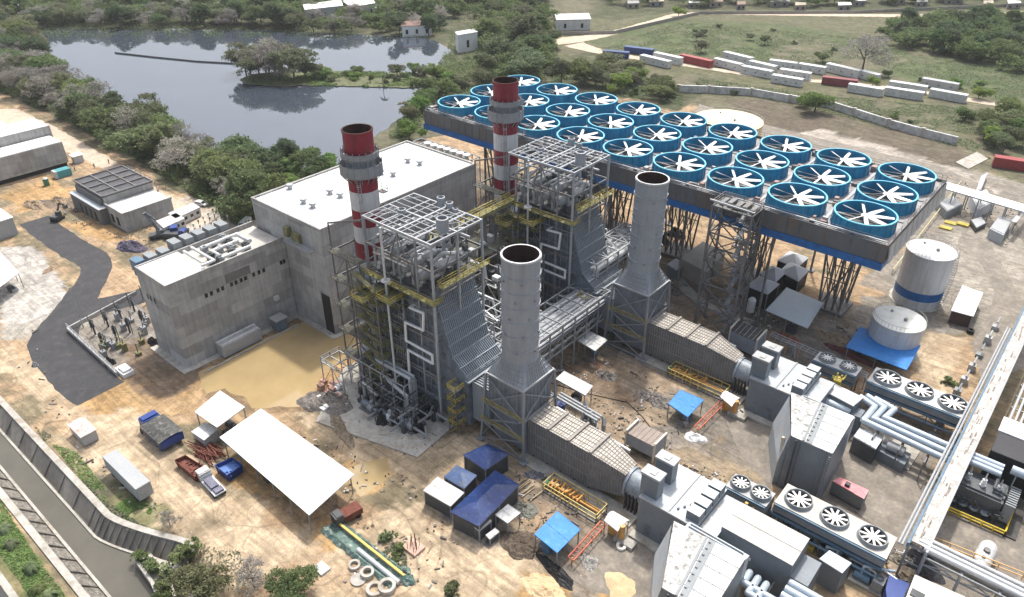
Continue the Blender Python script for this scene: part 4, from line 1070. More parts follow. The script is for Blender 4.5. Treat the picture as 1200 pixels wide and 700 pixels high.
    m = MB(); m.prism([(bx0+.8, 80.5), (bx1, 79.5), (bx1, 89), (bx0+.8, 88)], 12, 24); m.build('outlet_duct', casing, t)
    # narrow scaffold beside the transition
    m = MB(); m2 = MB()
    for x in (-80.6, -78.6):
        for y in (76.6, 78.8): m.beam((x, y, 0), (x, y, 11.5), .12)
    for k in range(4):
        m.box(-80.7, -78.5, 76.5, 78.9, 2.8*k+2.4, 2.8*k+2.5); m2.rail([(-80.7,78.9,2.8*k+2.5),(-80.7,76.5,2.8*k+2.5),(-78.5,76.5,2.8*k+2.5),(-78.5,78.9,2.8*k+2.5)], 1.1, .06, 1.1)
        m2.beam((-80.6,76.5,2.8*k+.1),(-78.6,76.5,2.8*k+2.4), .1)
    sc = m.build('access_scaffold', mid_steel, t); m2.build('scaffold_rail', yellow, sc)
    return t
hr1 = boiler('near recovery boiler in a steel frame with white zigzag pipe down its side')
hr2 = copy_tree(hr1, (0, 41.6, 0), 'far recovery boiler in a steel frame, next to the blue fan deck')
# service area at the foot of the near boiler: pad, pumps, pipework
m = MB(); m.prism([(-80.3,67.6),(-81.5,83),(-112,83),(-112.5,76),(-103,61.5)][::-1], -.1, .22); o = m.build('boiler_pad', slab); o['kind'] = 'structure'
t = thing('pipe_bridge', 'wide pair of shiny lagged pipes on steel frames at the boiler foot', 'pipework', (-99, 74, 0))
pA = at(433, 413, 8.5); pB = at(484, 441, 8.5)
m = MB()
for o in (0, .9):
    m.path([(-106, 77.5-o, 1), (-106, 77.5-o, 8.5), (pA[0], pA[1]-o, 8.5), (pB[0], pB[1]-o, 8.5), (pB[0], pB[1]-o, .3)], .38, 9)
m.path([(-98, 75.6, 5.5), (-90, 74.4, 5.5), (-90, 74.4, .5)], .4, 9); m.path([(-101, 72.6, .5), (-101, 72.6, 4.2), (-96, 71.8, 4.2)], .35, 9)
m.build('lagged_pipe', lagging, t)
m = MB()
for k in range(6):
    x = -107+3.4*k; y = 75.4
    for dy in (0, 3.2): m.beam((x, y+dy-1.5, 0), (x, y+dy-1.5, 8.0), .18)
    m.beam((x, y-1.5, 8.0), (x, y+1.7, 8.0), .2); m.beam((x, y-1.5, 4.4), (x, y+1.7, 4.4), .16)
for y in (73.9, 77.1):
    for z in (4.4, 8.0): m.beam((-107, y, z), (-90, y, z), .16)
m.build('frame', galv, t)
t = thing('steel_platform_frame', 'open grey steel platform frame on legs at the corner of the boiler foot', 'platform', (-109, 73, 0))
m = MB()
for x in (-112, -108.5, -105):
    for y in (70.6, 75.4): m.beam((x, y, 0), (x, y, 5.6), .18)
    m.beam((x, 70.6, 5.6), (x, 75.4, 5.6), .2)
for y in (70.6, 73, 75.4): m.beam((-112, y, 5.6), (-105, y, 5.6), .2)
m.beam((-112, 70.6, 0), (-108.5, 70.6, 5.6), .12); m.beam((-105, 70.6, 0), (-108.5, 70.6, 5.6), .12); m.build('frame', galv, t)
m = MB(); m.rail([(-112,75.4,5.6),(-112,70.6,5.6),(-105,70.6,5.6)], 1.1, .05); m.build('rail', grey_steel, t)
for i, (x, y, l) in enumerate(((-97.5, 70.6, 'dark feed pump skid nearest the open steel platform frame'), (-92.5, 71.0, 'dark feed pump skid in the middle of the boiler pad'), (-87.5, 72.0, 'dark feed pump skid at the pad end beside the yellow scaffold'))):
    t = thing('feed_pump', l, 'pump', (x, y, .2), 'feed pumps at the boiler foot')
    m = MB(); m.box(x-2, x+2, y-1, y+1, .2, .6); m.build('bed', mid_steel, t)
    m = MB(); m.tube((x-1.7, y, 1.5), (x+.2, y, 1.5), .75, 12); m.build('motor', casing, t)
    m = MB(); m.tube((x+.4, y, 1.4), (x+1.6, y, 1.4), .9, 12); m.tube((x+1, y, 1.4), (x+1, y, 3.2), .35, 8); m.tube((x+1.6, y, 1.4), (x+2.4, y, 1.4), .3, 8); m.build('pump_casing', lagging if i == 1 else grey_steel, t)
m0 = MB(); r_ = random.Random(21)
t = thing('lower_pipework', 'tangle of dark grey low pipes and valves on the concrete boiler pad', 'pipework', (-93, 74, 0))
for k in range(22):
    x = r_.uniform(-103, -83); y = r_.uniform(70, 78); z = r_.uniform(.6, 4.5)
    if r_.random() < .5: m0.path([(x, y, .2), (x, y, z), (x+r_.uniform(2, 5), y, z), (x+2, y+r_.uniform(1, 3), z)], r_.uniform(.12, .28), 6)
    else: m0.path([(x, y-2, z), (x, y+2, z), (x, y+2, .2)], r_.uniform(.12, .28), 6)
m0.build('pipe', grey_steel, t)
m0 = MB()
for k in range(40):
    x = r_.uniform(-103, -83); y = r_.uniform(70.5, 78.5); m0.box(x-.4, x+.4, y-.35, y+.35, .2, r_.uniform(.8, 3.2))
for k in range(8):
    x = -101+2.2*k; m0.beam((x, 71.4, 0), (x, 71.4, 5.2), .14); m0.beam((x, 77.6, 0), (x, 77.6, 5.2), .14); m0.beam((x, 71.4, 5.2), (x, 77.6, 5.2), .16)
for y in (71.4, 74.5, 77.6): m0.beam((-101, y, 5.2), (-85.6, y, 5.2), .14)
m0.build('valve_and_frame', dark_steel, t)
def heap(name, label, cat, x, y, rx, ry, h, mat, seed, group=None, rot=0.0, n=420, rough=.35):
    """irregular pile: a lumpy mound plus loose pieces lying on it"""
    r = random.Random(seed); bm = MB(); k1, k2 = 28, 9
    ca, sa = math.cos(rot), math.sin(rot)
    ph = [r.uniform(0, 6.28) for _ in range(6)]
    def rad(a): return 1 + .16*math.sin(2*a+ph[0]) + .12*math.sin(3*a+ph[1]) + .07*math.sin(7*a+ph[2])
    vs = []; fs = []
    for j in range(k2+1):
        f = j/k2
        for i in range(k1):
            a = 2*math.pi*i/k1; rr = rad(a)*f
            X, Y = rr*rx*math.cos(a), rr*ry*math.sin(a)
            z = h*(1-f**1.5)*(.75+.35*math.sin(3*X/rx*2+ph[3])*math.sin(2.3*Y/ry*2+ph[4])) + (r.uniform(-rough, rough)*h*.4 if j < k2 else -.15)
            vs.append((x+X*ca-Y*sa, y+X*sa+Y*ca, max(z, -.1)))
    for j in range(k2):
        for i in range(k1):
            a, b = j*k1+i, j*k1+(i+1) % k1
            fs.append((a, a+k1, b+k1, b))
    bm.add(vs, fs, 0, False)
    o = bm.build(name, mat); return tag(o, label, cat, group)
heap('scrap_heap', 'grey heap of scaffold boards and debris beside the boiler pad', 'heap', -106.2, 66.6, 5.6, 4.6, 2.2, rubble_m, 3, rot=.4)
heap('timber_pile', 'long heap of brown timber and planks in front of the debris heap', 'heap', -98.0, 63.6, 6.0, 1.7, .9, M('timber', (.27,.215,.15), .9, var=.5, scale=1.2, tint=(.15,.12,.09)), 4, rot=-.35)
for i, (px, py, l) in enumerate(((448, 490, 'black sheeted machine under a ragged black cover, left of the pair'), (489, 500, 'black sheeted machine under a ragged black cover, right of the pair'))):
    u, v = at(px, py, 1); heap('covered_machine', l, 'covered machine', u, v, 1.6, 1.6, 3.2, black, 30+i)
t = thing('tarp_stack', 'pink and white sacks stacked beside the puddle and the boiler pad', 'sacks', (*at(384, 462), 0))
r_ = random.Random(8); ma, mb2 = MB(), MB()
for k in range(16):
    u, v = at(374+r_.uniform(0, 24), 452+r_.uniform(-4, 30)); (ma if k % 2 else mb2).box(u-.7, u+.7, v-.5, v+.5, 0, r_.uniform(.5, 1.5))
ma.build('pink_sack', M('faded_sack', (.46,.27,.22), .8, var=.35, scale=1), t); mb2.build('white_sack', white_plastic, t)

# ------------------------------------------------------------------ gas turbine enclosures
def turbine(label):
    v = 84.4; t = thing('turbine_enclosure', label, 'gas turbine', (-35, v, 0), 'gas turbine enclosures')
    x0, x1, y0, y1, z = -39.7, -29.6, 79.0, 89.6, 8.4
    m = MB(); m.box(x0, x1, y0, y1, 0, z, 0, 1); m.build('body', [slate, pale_encl], t)
    m = MB(); m.box(x0-.1, x1, y0-.12, y0+.18, z-.1, z+.16); m.box(x0-.1, x0+.2, y0+.19, y1, z-.1, z+.16); m.box(-34.7, -34.45, y0+.2, y1, z+.003, z+.22); m.build('roof_edge', cont_grey, t)
    for ya, yb in ((79.9, 81.9), (84.3, 86.3)):
        m = MB(); m.box(-40.3, -37.2, ya, yb, z-1.5, 12.6); d = m.build('vent_box', slate, t)
        m = MB(); m.box(-40.5, -37.0, ya-.15, yb+.15, 12.6, 13.0); m.box(-39.2, -38.2, ya+.4, yb-.4, 13.0, 13.12); m.build('vent_cap', cont_grey, d)
    for k in range(4):
        ya = 79.9+2.35*k
        m = MB(); m.box(-31.9, -29.7, ya, ya+1.9, z-.3, z+1.7, 0, 1); m.build('inlet_step', [slate, pale_encl], t)
    m = MB(); m.box(-29.55, -26.6, 79.6, 89.2, 0, 7.6, 0, 1); m.build('intake_plenum', [slate, pale_encl], t)
    m = MB(); m.box(-40.1, -29.4, 77.4, 78.98, -.05, .5); m.build('footing', slab, t)
    for k in range(3):
        m = MB(); m.box(-38.2+2.9*k, -37+2.9*k, y0-.06, y0-.002, 1.0, 3.3); m.build('door', casing, t)
    for k in range(5):
        m = MB(); m.box(-33.8+.6*k, -33.5+.6*k, y0+1.5+k, y0+1.9+k, z, z+.35); m.build('roof_fitting', slate, t)
    return t
gt1 = turbine('near turbine enclosure with two vent boxes, beside the white drum roofed shelter')
gt2 = copy_tree(gt1, (0, 40.6, 0), 'far turbine enclosure with two vent boxes, in front of the blue roofed shed')
# generator housing (near unit)
t = thing('generator_housing', 'long slate housing with beige panelled roof in line with the near turbine', 'generator', (-21, 84.6, 0))
m = MB(); m.box(-26.55, -15.3, 81.4, 87.9, 0, 9.0, 0, 1); m.build('body', [slate, beige_roof], t)
m = MB()
for k in range(1, 6): m.box(-26.4+1.87*k-.03, -26.4+1.87*k+.03, 81.45, 87.85, 9.002, 9.05)
m.box(-26.5, -15.35, 84.6, 84.68, 9.052, 9.09); m.build('roof_seam', cont_grey, t)
m = MB(); m.box(-15.29, -12.6, 81.8, 87.2, 0, 6.2); m.build('collector_end', slate, t)
m = MB(); m.box(-22.0, -21.2, 81.28, 81.398, 5.4, 5.9); m.build('lamp_bracket', cont_white, t)
t = thing('terminal_cabinet', 'low cabinet with pale flat lid behind the beige roofed housing', 'cabinet', (-10, 82, 0))
P = [at(960,655,5), at(972,645,5), at(998,660,5), at(987,672,5)]
m = MB(); m.prism(P, 0, 4.85); m.build('body', slate, t)
m = MB(); m.slabface(z3(P, 5.02), .16); m.build('lid', pale_encl, t)
# air intake houses
def intake(label, dirty=True):
    t = thing('air_intake_house', label, 'air intake', (-24, 110, 0), 'turbine air intake houses')
    z = 12.2
    R = [(-30.4, 115.5), (-19.2, 116.2), (-18.7, 104.4), (-25.7, 104.2)]
    m = MB(); m.prism(R, 0, z-.1, zt=[z-.1]*4); m.build('body', slate, t)
    a, b = MB(), MB()
    def lerp(p, q, f): return (p[0]+(q[0]-p[0])*f, p[1]+(q[1]-p[1])*f)
    Lf = [lerp(R[0], R[1], f) for f in (0, .47, 1)]; Ff = [lerp(R[3], R[2], f) for f in (0, .30, 1)]
    a.slabface(z3([Lf[0], Lf[1], Ff[1], Ff[0]], z), .2)
    b.slabface([(*Lf[1], z+.02), (*Lf[2], z+.02), (*Ff[2], z+.02), (*Ff[1], z+.02)], .2)
    a.build('stained_roof', dirty_roof, t); rf = b.build('roof', M('intake_roof', (.60,.61,.61), .55, var=.16, scale=.5, tint=(.50,.50,.48)), t)
    m = MB()
    for k in range(1, 5):
        f = k/5; p, q = lerp(Lf[1], Ff[1], f), lerp(Lf[2], Ff[2], f); m.beam((*p, z+.05), (*q, z+.05), .07)
    for k in range(1, 3):
        f = k/3; p, q = lerp(Lf[1], Lf[2], f), lerp(Ff[1], Ff[2], f); m.beam((*p, z+.05), (*q, z+.05), .07)
    m.beam((*Lf[1], z+.1), (*Ff[1], z+.1), .35, .18); m.beam((Lf[1][0]+.9, Lf[1][1], z+.06), (Ff[1][0]+.9, Ff[1][1], z+.06), 1.1, .06)
    for k in range(9):
        f = (k+.5)/9; p = lerp(lerp(Lf[1], Ff[1], f), lerp(Lf[2], Ff[2], f), .12); m.box(p[0]-.15, p[0]+.15, p[1]-.12, p[1]+.12, z+.02, z+.3)
    m.build('roof_seam', louvre, rf)
    m = MB(); m.prism([(-29.4, 116.3), (-19.6, 116.9), (-19.4, 118.6), (-29.2, 118.6)], 0, 10.2)
    for k in range(3): m.box(-28.8, -20.2, 116.9+.6*k, 117.1+.6*k, 10.2, 10.6)
    m.build('silencer_duct', pale_encl, t)
    m = MB()
    for k in range(5): m.box(-19.9+.23*k-.04, -19.9+.23*k+.04, 104.14, 104.2, .2, 11.8)
    for k in range(24): m.box(-19.1, -18.72, 103.86, 104.0, .5+.48*k, .6+.48*k)
    m.beam((-19.1, 103.95, 0), (-19.1, 103.95, 12.8), .08); m.beam((-18.7, 103.95, 0), (-18.7, 103.95, 12.8), .08); m.build('wall_ladder', grey_steel, t)
    m = MB(); m.beam((-24.6, 103.9, 0), (-24.6, 103.9, 12), .22); m.beam((-23.9, 103.95, 0), (-23.9, 103.95, 12), .1); m.build('cable_riser', dark_steel, t)
    m = MB(); m.prism([(-31.9, 113.9), (-30.5, 115.2), (-26.1, 105.2), (-26.9, 104.4)], 0, 10.0, zt=[5.0, 11.6, 11.6, 5.0]); m.build('filter_hood', pale_encl, t)
    return t
in2 = intake('tall white roofed air intake house beside the pink roofed cabin')
in1 = copy_tree(in2, (-1.2, -40.6, 0), 'white roofed air intake house with mottled roof patch in front of the beige roof')
t = thing('leaning_beam', 'tan vertical steel mast against the left wall of the tall intake house', 'mast', (-26.5, 106, 0))
m = MB(); m.beam((-26.4, 105.6, 0), (-27.4, 106.2, 9.5), .5, .5); m.box(-26.9, -25.9, 105.1, 106.1, -.1, .3); m.build('mast', M('tan_paint', (.55,.46,.34), .6, var=.1), t)

# ------------------------------------------------------------------ finned air coolers
def cooler(name, label, x0, x1, y0, y1, z, n, r, body, top, group='horizontal fan coolers', legs=True, flip=False):
    t = thing('fan_cooler', label, 'cooler', ((x0+x1)/2, (y0+y1)/2, 0), group)
    m = MB(); m.box(x0, x1, y0, y1, z-2.0, z, 0, 1); m.build('plenum', [body, top], t)
    m = MB(); m.box(x0+.2, x1-.2, y0+.2, y1-.2, z-2.7, z-2.01); m.build('tube_bundle', dark_steel, t)
    for k in range(n):
        cx = x0 + (x1-x0)*(k+.5)/n; cy = (y0+y1)/2
        m = MB(); m.lathe(cx, cy, [(r+.25, z), (r+.06, z+.25), (r+.06, z+.75), (r-.1, z+.75), (r-.1, z+.05)], 28); m.disc(cx, cy, z+.06, r-.1, 28, 1)
        f = m.build('fan_ring', [body, black], t)
        m = MB(); b0 = 10
        for i in range(b0):
            a = 2*math.pi*i/b0+k; c, s = math.cos(a), math.sin(a)
            m.beam((cx+.3*c, cy+.3*s, z+.5), (cx+(r-.2)*c, cy+(r-.2)*s, z+.44), .34*r/2.2, .06)
        m.cyl(cx, cy, z+.3, z+.66, .42, 10); m.build('fan_blades', fan_white, f)
    m = MB(); m.box(x0+.1, x1-.1, y0-.35, y0-.02, z-2.6, z-2.2); m.box(x0+.1, x1-.1, y0-.3, y0-.02, z-.5, z-.15); m.tube((x0+.3, y0-.9, z-3.6), (x1-.3, y0-.9, z-3.6), .2, 8); m.build('header_box', steel_blue, t)
    m = MB()
    k = max(2, n)
    for i in range(k+1):
        x = x0+.2+(x1-x0-.4)*i/k
        for y in (y0+.2, y1-.2): m.beam((x, y, 0), (x, y, z-2), .22)
        m.beam((x, y0+.2, z-3), (x, y1-.2, z-3), .16)
    for i in range(k):
        xa, xb = x0+.2+(x1-x0-.4)*i/k, x0+.2+(x1-x0-.4)*(i+1)/k
        m.beam((xa, y0+.2, .1), (xb, y0+.2, z-2.8), .1); m.beam((xb, y0+.2, .1), (xa, y0+.2, z-2.8), .1)
    m.build('leg_frame', mid_steel, t)
    return t
cooler('a', 'three fan cooler with grey sides beside the bare sand patch', -22.4, -4.3, 136.8, 142.6, 6.2, 3, 2.45, louvre, cont_white)
cooler('b', 'small two fan cooler behind the far turbine inlet steps', -33.4, -24.6, 137.0, 140.8, 6.0, 2, 1.55, louvre, cont_white)
cooler('c', 'three fan cooler with tan top in front of the pink roofed cabin', -23.2, -5.4, 94.4, 99.8, 6.0, 3, 2.1, louvre, beige_roof)
uD = at(880, 572, 6.4)
cooler('d', 'small two fan cooler next to the orange post by the near turbine', uD[0]-3.6, uD[0]+3.6, uD[1]-1.9, uD[1]+1.9, 6.0, 2, 1.55, louvre, cont_grey)
# lagged pipes of the far generator
t = thing('pipe_run', 'three parallel pale blue pipes with a kink running to the long pipe rack', 'pipework', (-16, 122, 0), 'pale generator pipes')
zz = 5.2
for a in (((1008,465),(1025,477),(1012,493),(1112,540)), ((1016,464),(1036,478),(1024,491),(1114,532)), ((1025,467),(1048,480),(1037,490),(1117,525))):
    m = MB(); m.path([(*at(*p, zz), zz) for p in a], .62, 10); m.build('pipe', pale_pipe, t)
m = MB()
for px, py in ((1030,500),(1060,514),(1090,528)):
    u, v = at(px, py, zz); m.beam((u, v-3, 0), (u, v-3, 4.3), .22); m.beam((u, v+2, 0), (u, v+2, 4.3), .22); m.beam((u, v-3, 4.4), (u, v+3, 4.4), .25)
m.build('pipe_support', mid_steel, t)
t = thing('generator_skid', 'white topped generator cover with dark end wall beside the kinked pale pipes', 'generator', (*at(990, 468), 0))
P = [at(960,455,6.4), at(975,448,6.4), at(1012,466,6.4), at(1000,476,6.4)]
m = MB(); m.prism(P, 0, 6.2); m.build('body', slate, t)
m = MB(); m.slabface(z3(P, 6.4), .2); m.build('lid', cont_white, t)
a = at(996, 480, 4.5); m = MB(); m.box(a[0]-2.4, a[0]+2.4, a[1]-1.2, a[1]+1.6, 0, 4.5); m.build('end_box', casing, t)
m = MB(); b_ = at(980, 468, 5); m.tube((b_[0]-4, b_[1]-1.5, 4.6), (b_[0]+3.4, b_[1]-1.5, 4.6), .9, 12); m.build('bus_duct', pale_pipe, t)
t = thing('yellow_valve_stand', 'small yellow valve stand between the far turbine and its cooler', 'valve stand', (*at(980, 452), 0))
u, v = at(980, 453, 5); m = MB(); m.box(u-.7, u+.7, v-.9, v+.9, 0, 7.0); m.beam((u-.4, v, 7), (u-.4, v, 8.2), .3); m.beam((u+.4, v+.4, 7), (u+.4, v+.4, 7.8), .3); m.rail([(u-1,v-1,7),(u+1,v-1,7),(u+1,v+1,7)], .8, .06); m.build('stand', yellow, t)
t = thing('lube_oil_skid', 'dark louvred machine skid with grey rounded lid below the kinked pipes', 'machine skid', (*at(1030, 525), 0))
P = [at(1000,513,3.6), at(1007,503,3.6), at(1035,514,3.6), at(1026,528,3.6)]
m = MB(); m.prism(P, 0, 3.6, 0); m.build('body', dark_steel, t)
m = MB(); m.slabface(z3(P, 3.95), .3)
for k in range(1, 4):
    p = [P[1][0]+(P[2][0]-P[1][0])*k/4, P[1][1]+(P[2][1]-P[1][1])*k/4]; q = [P[0][0]+(P[3][0]-P[0][0])*k/4, P[0][1]+(P[3][1]-P[0][1])*k/4]; m.beam((*p, 4.0), (*q, 4.0), .12)
m.build('lid', tent_grey, t)
Q = [at(1028,527,2.2), at(1036,517,2.2), at(1068,532,2.2), at(1060,545,2.2)]
m = MB(); m.prism(Q, 0, 2.2); m.build('lower_body', slate, t)
a, b_ = at(1040, 521, 3.2), at(1060, 530, 3.2); m = MB(); m.tube((*a, 3.2), (*b_, 3.2), .9, 12); m.build('oil_cooler', cont_grey, t)
m = MB(); Q = [at(996,516), at(1010,498), at(1078,530), at(1064,552)]; m.prism(Q, -.1, .28); m.build('plinth', slab, t)
t = thing('pink_cabin', 'low cabin with faded pink roof and grey walls on the paved cooler yard', 'cabin', (*at(998, 580), 0))
P = [at(975.5,564,3.0), at(985,559.5,3.0), at(1018.5,574.5,3.0), at(1012.5,585,3.0)]
m = MB(); m.prism(P, .35, 2.95); m.build('walls', M('cabin_grey', (.17,.18,.18), .6, var=.15), t)
m = MB(); m.slabface(z3(P, 3.0), .1); m.slabface(z3([(p[0]*.7+P[0][0]*.3, p[1]*.7+P[0][1]*.3) for p in P], 3.08), .05); m.build('roof', M('pink_roof', (.62,.20,.22), .5, var=.1, scale=.5, tint=(.66,.32,.32)), t)
m = MB(); u, v = at(993, 569, 3.1); m.box(u-.4, u+.4, v-.4, v+.4, 3.0, 3.6); m.build('roof_vent', dark_steel, t)
m = MB(); m.prism([(p[0]*.94+P[0][0]*.03+P[2][0]*.03, p[1]*.94+P[0][1]*.03+P[2][1]*.03) for p in P], 0, .35); m.build('skid', dark_steel, t)
# pipe rack between the two trains
t = thing('pipe_rack', 'raised steel rack of silver pipes crossing between the two boiler lines', 'pipe rack', (-79.5, 108, 0))
m = MB(); X0, X1 = -83.6, -75.4
for k in range(8):
    y = 92.6+4.35*k
    for x in (X0, X1): m.beam((x, y, 0), (x, y, 12.6), .3)
    m.beam((X0, y, 10.4), (X1, y, 10.4), .3, .4); m.beam((X0, y, 12.6), (X1, y, 12.6), .2, .3); m.beam((X0, y, 6.2), (X1, y, 6.2), .25, .3)
    if k < 7:
        for x in (X0, X1): m.beam((x, y, 6.2), (x, y+4.35, 10.4), .12)
        m.beam((X0, y, 12.6), (X1, y+4.35, 12.6), .1)
for x in (X0, X1):
    for z in (6.2, 10.4, 12.6): m.beam((x, 92.6, z), (x, 123.05, z), .22, .3)
m.build('frame', grey_steel, t)
for k, r in enumerate((.34, .5, .3, .55, .42, .36, .48, .3)):
    x = X0+.8+1.0*k; z = 10.6+r
    m = MB(); m.path([(x, 90.5, z), (x, 118 if k % 2 else 124.5, z), (x, 124.5, z)] if k % 2 else [(x, 91.0, z), (x, 124.8, z)], r, 9); m.build('pipe', lagging if k % 3 else galv, t)
for k in range(5):
    x = X0+1.2+1.5*k; m = MB(); m.tube((x, 92, 6.7), (x, 124, 6.7), .3, 8); m.build('lower_pipe', grey_steel, t)
t = thing('upper_pipe_rack', 'higher rack of silver pipes with crossed top bracing behind the far stack', 'pipe rack', (-82, 134, 0))
m = MB(); X0, X1 = -86.6, -79.6
for k in range(6):
    y = 123.4+4.4*k
    for x in (X0, X1): m.beam((x, y, 0), (x, y, 17.6), .3)
    m.beam((X0, y, 14.6), (X1, y, 14.6), .3, .4); m.beam((X0, y, 17.6), (X1, y, 17.6), .2, .3)
    if k < 5:
        m.beam((X0, y, 17.6), (X1, y+4.4, 17.6), .12); m.beam((X1, y, 17.6), (X0, y+4.4, 17.6), .12)
        for x in (X0, X1): m.beam((x, y, 14.6), (x, y+4.4, 17.6), .12); m.beam((x, y, 3), (x, y+4.4, 14.6), .14)
for x in (X0, X1):
    for z in (14.6, 17.6): m.beam((x, 123.4, z), (x, 145.4, z), .22, .3)
m.build('frame', galv, t)
for k, r in enumerate((.7, .45, .62, .5, .72)):
    x = X0+.9+1.35*k; m = MB(); m.path([(x, 124.4, 3), (x, 124.4, 15+r), (x, 148, 15+r)], r, 9); m.build('pipe', lagging, t)
t = thing('catwalk', 'long yellow railed catwalk joining the two boilers at high level', 'catwalk', (-100, 104, 29))
m = MB(); m.box(-101.6, -99.8, 91.3, 119.4, 28.9, 29.1)
for k in range(6): m.beam((-101.6, 91.5+5.5*k, 28.8), (-99.8, 91.5+5.5*k, 28.8), .2)
for x in (-101.6, -99.8): m.beam((x, 91.3, 28.6), (x, 119.4, 28.6), .2, .5)
m.build('deck', olive, t)
m = MB(); m.rail([(-101.6,91.3,29.1),(-101.6,119.4,29.1)], 1.1, .06); m.rail([(-99.8,91.3,29.1),(-99.8,119.4,29.1)], 1.1, .06); m.build('rail', yellow, t)
m = MB(); m.beam((-100.7, 101, 0), (-100.7, 101, 28.5), .5); m.beam((-100.7, 110, 0), (-100.7, 110, 28.5), .5); m.build('post', mid_steel, t)
t = thing('side_pipe_frame', 'pale steel pipe frame packed with silver pipes along the hidden flank of the near boiler', 'pipework', (-92, 95, 0))
m = MB(); r_ = random.Random(71)
for k in range(7):
    x = -102+3.2*k
    for y in (92.4, 98.2): m.beam((x, y, 0), (x, y, 17.5), .2)
    for z in (4.5, 9, 13.2, 17.4): m.beam((x, y-5.8, z), (x, y, z), .2)
    if k < 6: m.beam((x, 98.2, 4.5), (x+3.2, 98.2, 9), .12); m.beam((x+3.2, 98.2, 9), (x, 98.2, 13.2), .12)
for y in (92.4, 95.3, 98.2):
    for z in (4.5, 9, 13.2, 17.4): m.beam((-102, y, z), (-82.8, y, z), .18)
m.build('frame', galv, t)
m = MB()
for k in range(14): y = r_.uniform(92.9, 97.8); z = r_.choice((4.9, 9.4, 13.6, 17.8)); m.path([(-102, y, z), (-92+r_.uniform(-4, 7), y, z), (-92+r_.uniform(5, 8), y+r_.uniform(-1, 1), z-3)], r_.uniform(.16, .42), 7)
m.build('pipe', lagging, t)
copy_tree(t, (0, 41.6, 0), 'pale steel pipe frame packed with silver pipes along the hidden flank of the far boiler')
# clutter in the slot between boiler lines
t = thing('loose_steel_stack', 'tangle of pale steel members stored between the boiler and the near stack', 'steel stack', (-79, 97, 0))
m = MB(); r_ = random.Random(44)
for k in range(60):
    u, v = r_.uniform(-88, -76), r_.uniform(92.5, 104); a = r_.uniform(0, 3.1); L = r_.uniform(1.5, 5); z = r_.uniform(.3, 3.5)
    m.beam((u, v, z), (u+L*math.cos(a), v+L*math.sin(a), z+r_.uniform(-.2, 1)), r_.uniform(.12, .4))
m.build('members', galv, t)
t = thing('looping_pipe', 'white lagged pipe loop standing beside the near boiler corner', 'pipework', (*at(563, 340), 0))
u, v = at(556, 318, 20); m = MB(); m.path([(u-1, v, 22), (u+2.6, v, 22), (u+3.2, v, 19), (u+1.6, v, 15.5), (u+1.2, v, 10), (u+1.2, v, .3)], .5, 9); m.build('pipe', lagging, t)
# lattice access tower
t = thing('lattice_stair_tower', 'dark lattice stair tower standing alone in front of the fan deck', 'stair tower', (-61, 155, 0))
X0, X1, Y0, Y1, H = -62.0, -53.0, 140.0, 145.4, 31.6
m = MB()
for x in (X0, X1):
    for y in (Y0, Y1): m.beam((x, y, 0), (x, y, H), .45)
for k in range(5):
    za, zb = H*k/5, H*(k+1)/5
    for (xa, ya, xb, yb) in ((X0,Y0,X1,Y0),(X1,Y0,X1,Y1),(X1,Y1,X0,Y1),(X0,Y1,X0,Y0)):
        m.beam((xa,ya,za),(xb,yb,zb), .22); m.beam((xb,yb,za),(xa,ya,zb), .22); m.beam((xa,ya,zb),(xb,yb,zb), .3)
m.build('lattice', mid_steel, t)
for x0 in (X1-3.2,):
    m = MB(); m2 = MB()
    for k in range(15):
        za = 2.1*k; m.beam((x0+.6, Y0+.8, za), (x0+.6, Y1-.8, za+2.1) if k % 2 == 0 else (x0+.6, Y0+.8, za), 1.0, .15)
        if k % 2: m.beam((x0+2.2, Y1-.8, za), (x0+2.2, Y0+.8, za+2.1), 1.0, .15)
        m.box(x0, x0+3, (Y1-1.6) if k % 2 == 0 else Y0+.2, (Y1-.2) if k % 2 == 0 else Y0+1.6, za+2.0, za+2.1)
        m2.rail([(x0, Y0-.1, za+2.1), (x0+3, Y0-.1, za+2.1)], 1, .05, 1)
    m.build('flight', grey_steel, t); m2.build('stair_rail', mid_steel, t)
m = MB(); m.box(X0+.4, X1-5, Y0-.2, Y1+.2, H, H+.12); m.box(X1-2.6, X1+.2, Y0-.2, Y1+.2, H, H+.12); m.rail([(X0,Y0,H+.2),(X1,Y0,H+.2),(X1,Y1,H+.2),(X0,Y1,H+.2),(X0,Y0,H+.2)], 1.2, .06)
for k in range(5): m.box(X0+1+1.7*k, X0+2+1.7*k, Y0+1, Y1-1.4, H+.2, H+.9+.3*(k % 2))
m.build('top_platform', mid_steel, t)
m = MB(); m.beam((X0-.6, Y0-.5, H+1.4), (X1+.6, Y0-.5, H+1.2), .3); m.build('top_beam', galv, t)

# row of capped vents on a frame behind the hall
t = thing('vent_row', 'row of small white capped vents on a steel frame behind the white roofed hall', 'vents', (*at(520, 178, 25), 0))
a, b = at(484, 166, 25.5), at(552, 188, 25.5)
m = MB()
for k in range(9):
    f = k/8; x, y = a[0]+(b[0]-a[0])*f, a[1]+(b[1]-a[1])*f
    m.beam((x, y, 0), (x, y, 25.5), .22); m.beam((x, y+3.4, 0), (x, y+3.4, 25.5), .22); m.beam((x, y, 25.5), (x, y+3.4, 25.5), .2)
    if k < 8: g = (k+1)/8; xb, yb = a[0]+(b[0]-a[0])*g, a[1]+(b[1]-a[1])*g; m.beam((x, y, 22), (xb, yb, 25.5), .12); m.beam((x, y, 25.5), (xb, yb, 22), .12)
for dy in (0, 3.4):
    for z in (22, 25.5): m.beam((a[0], a[1]+dy, z), (b[0], b[1]+dy, z), .18)
m.build('frame', galv, t)
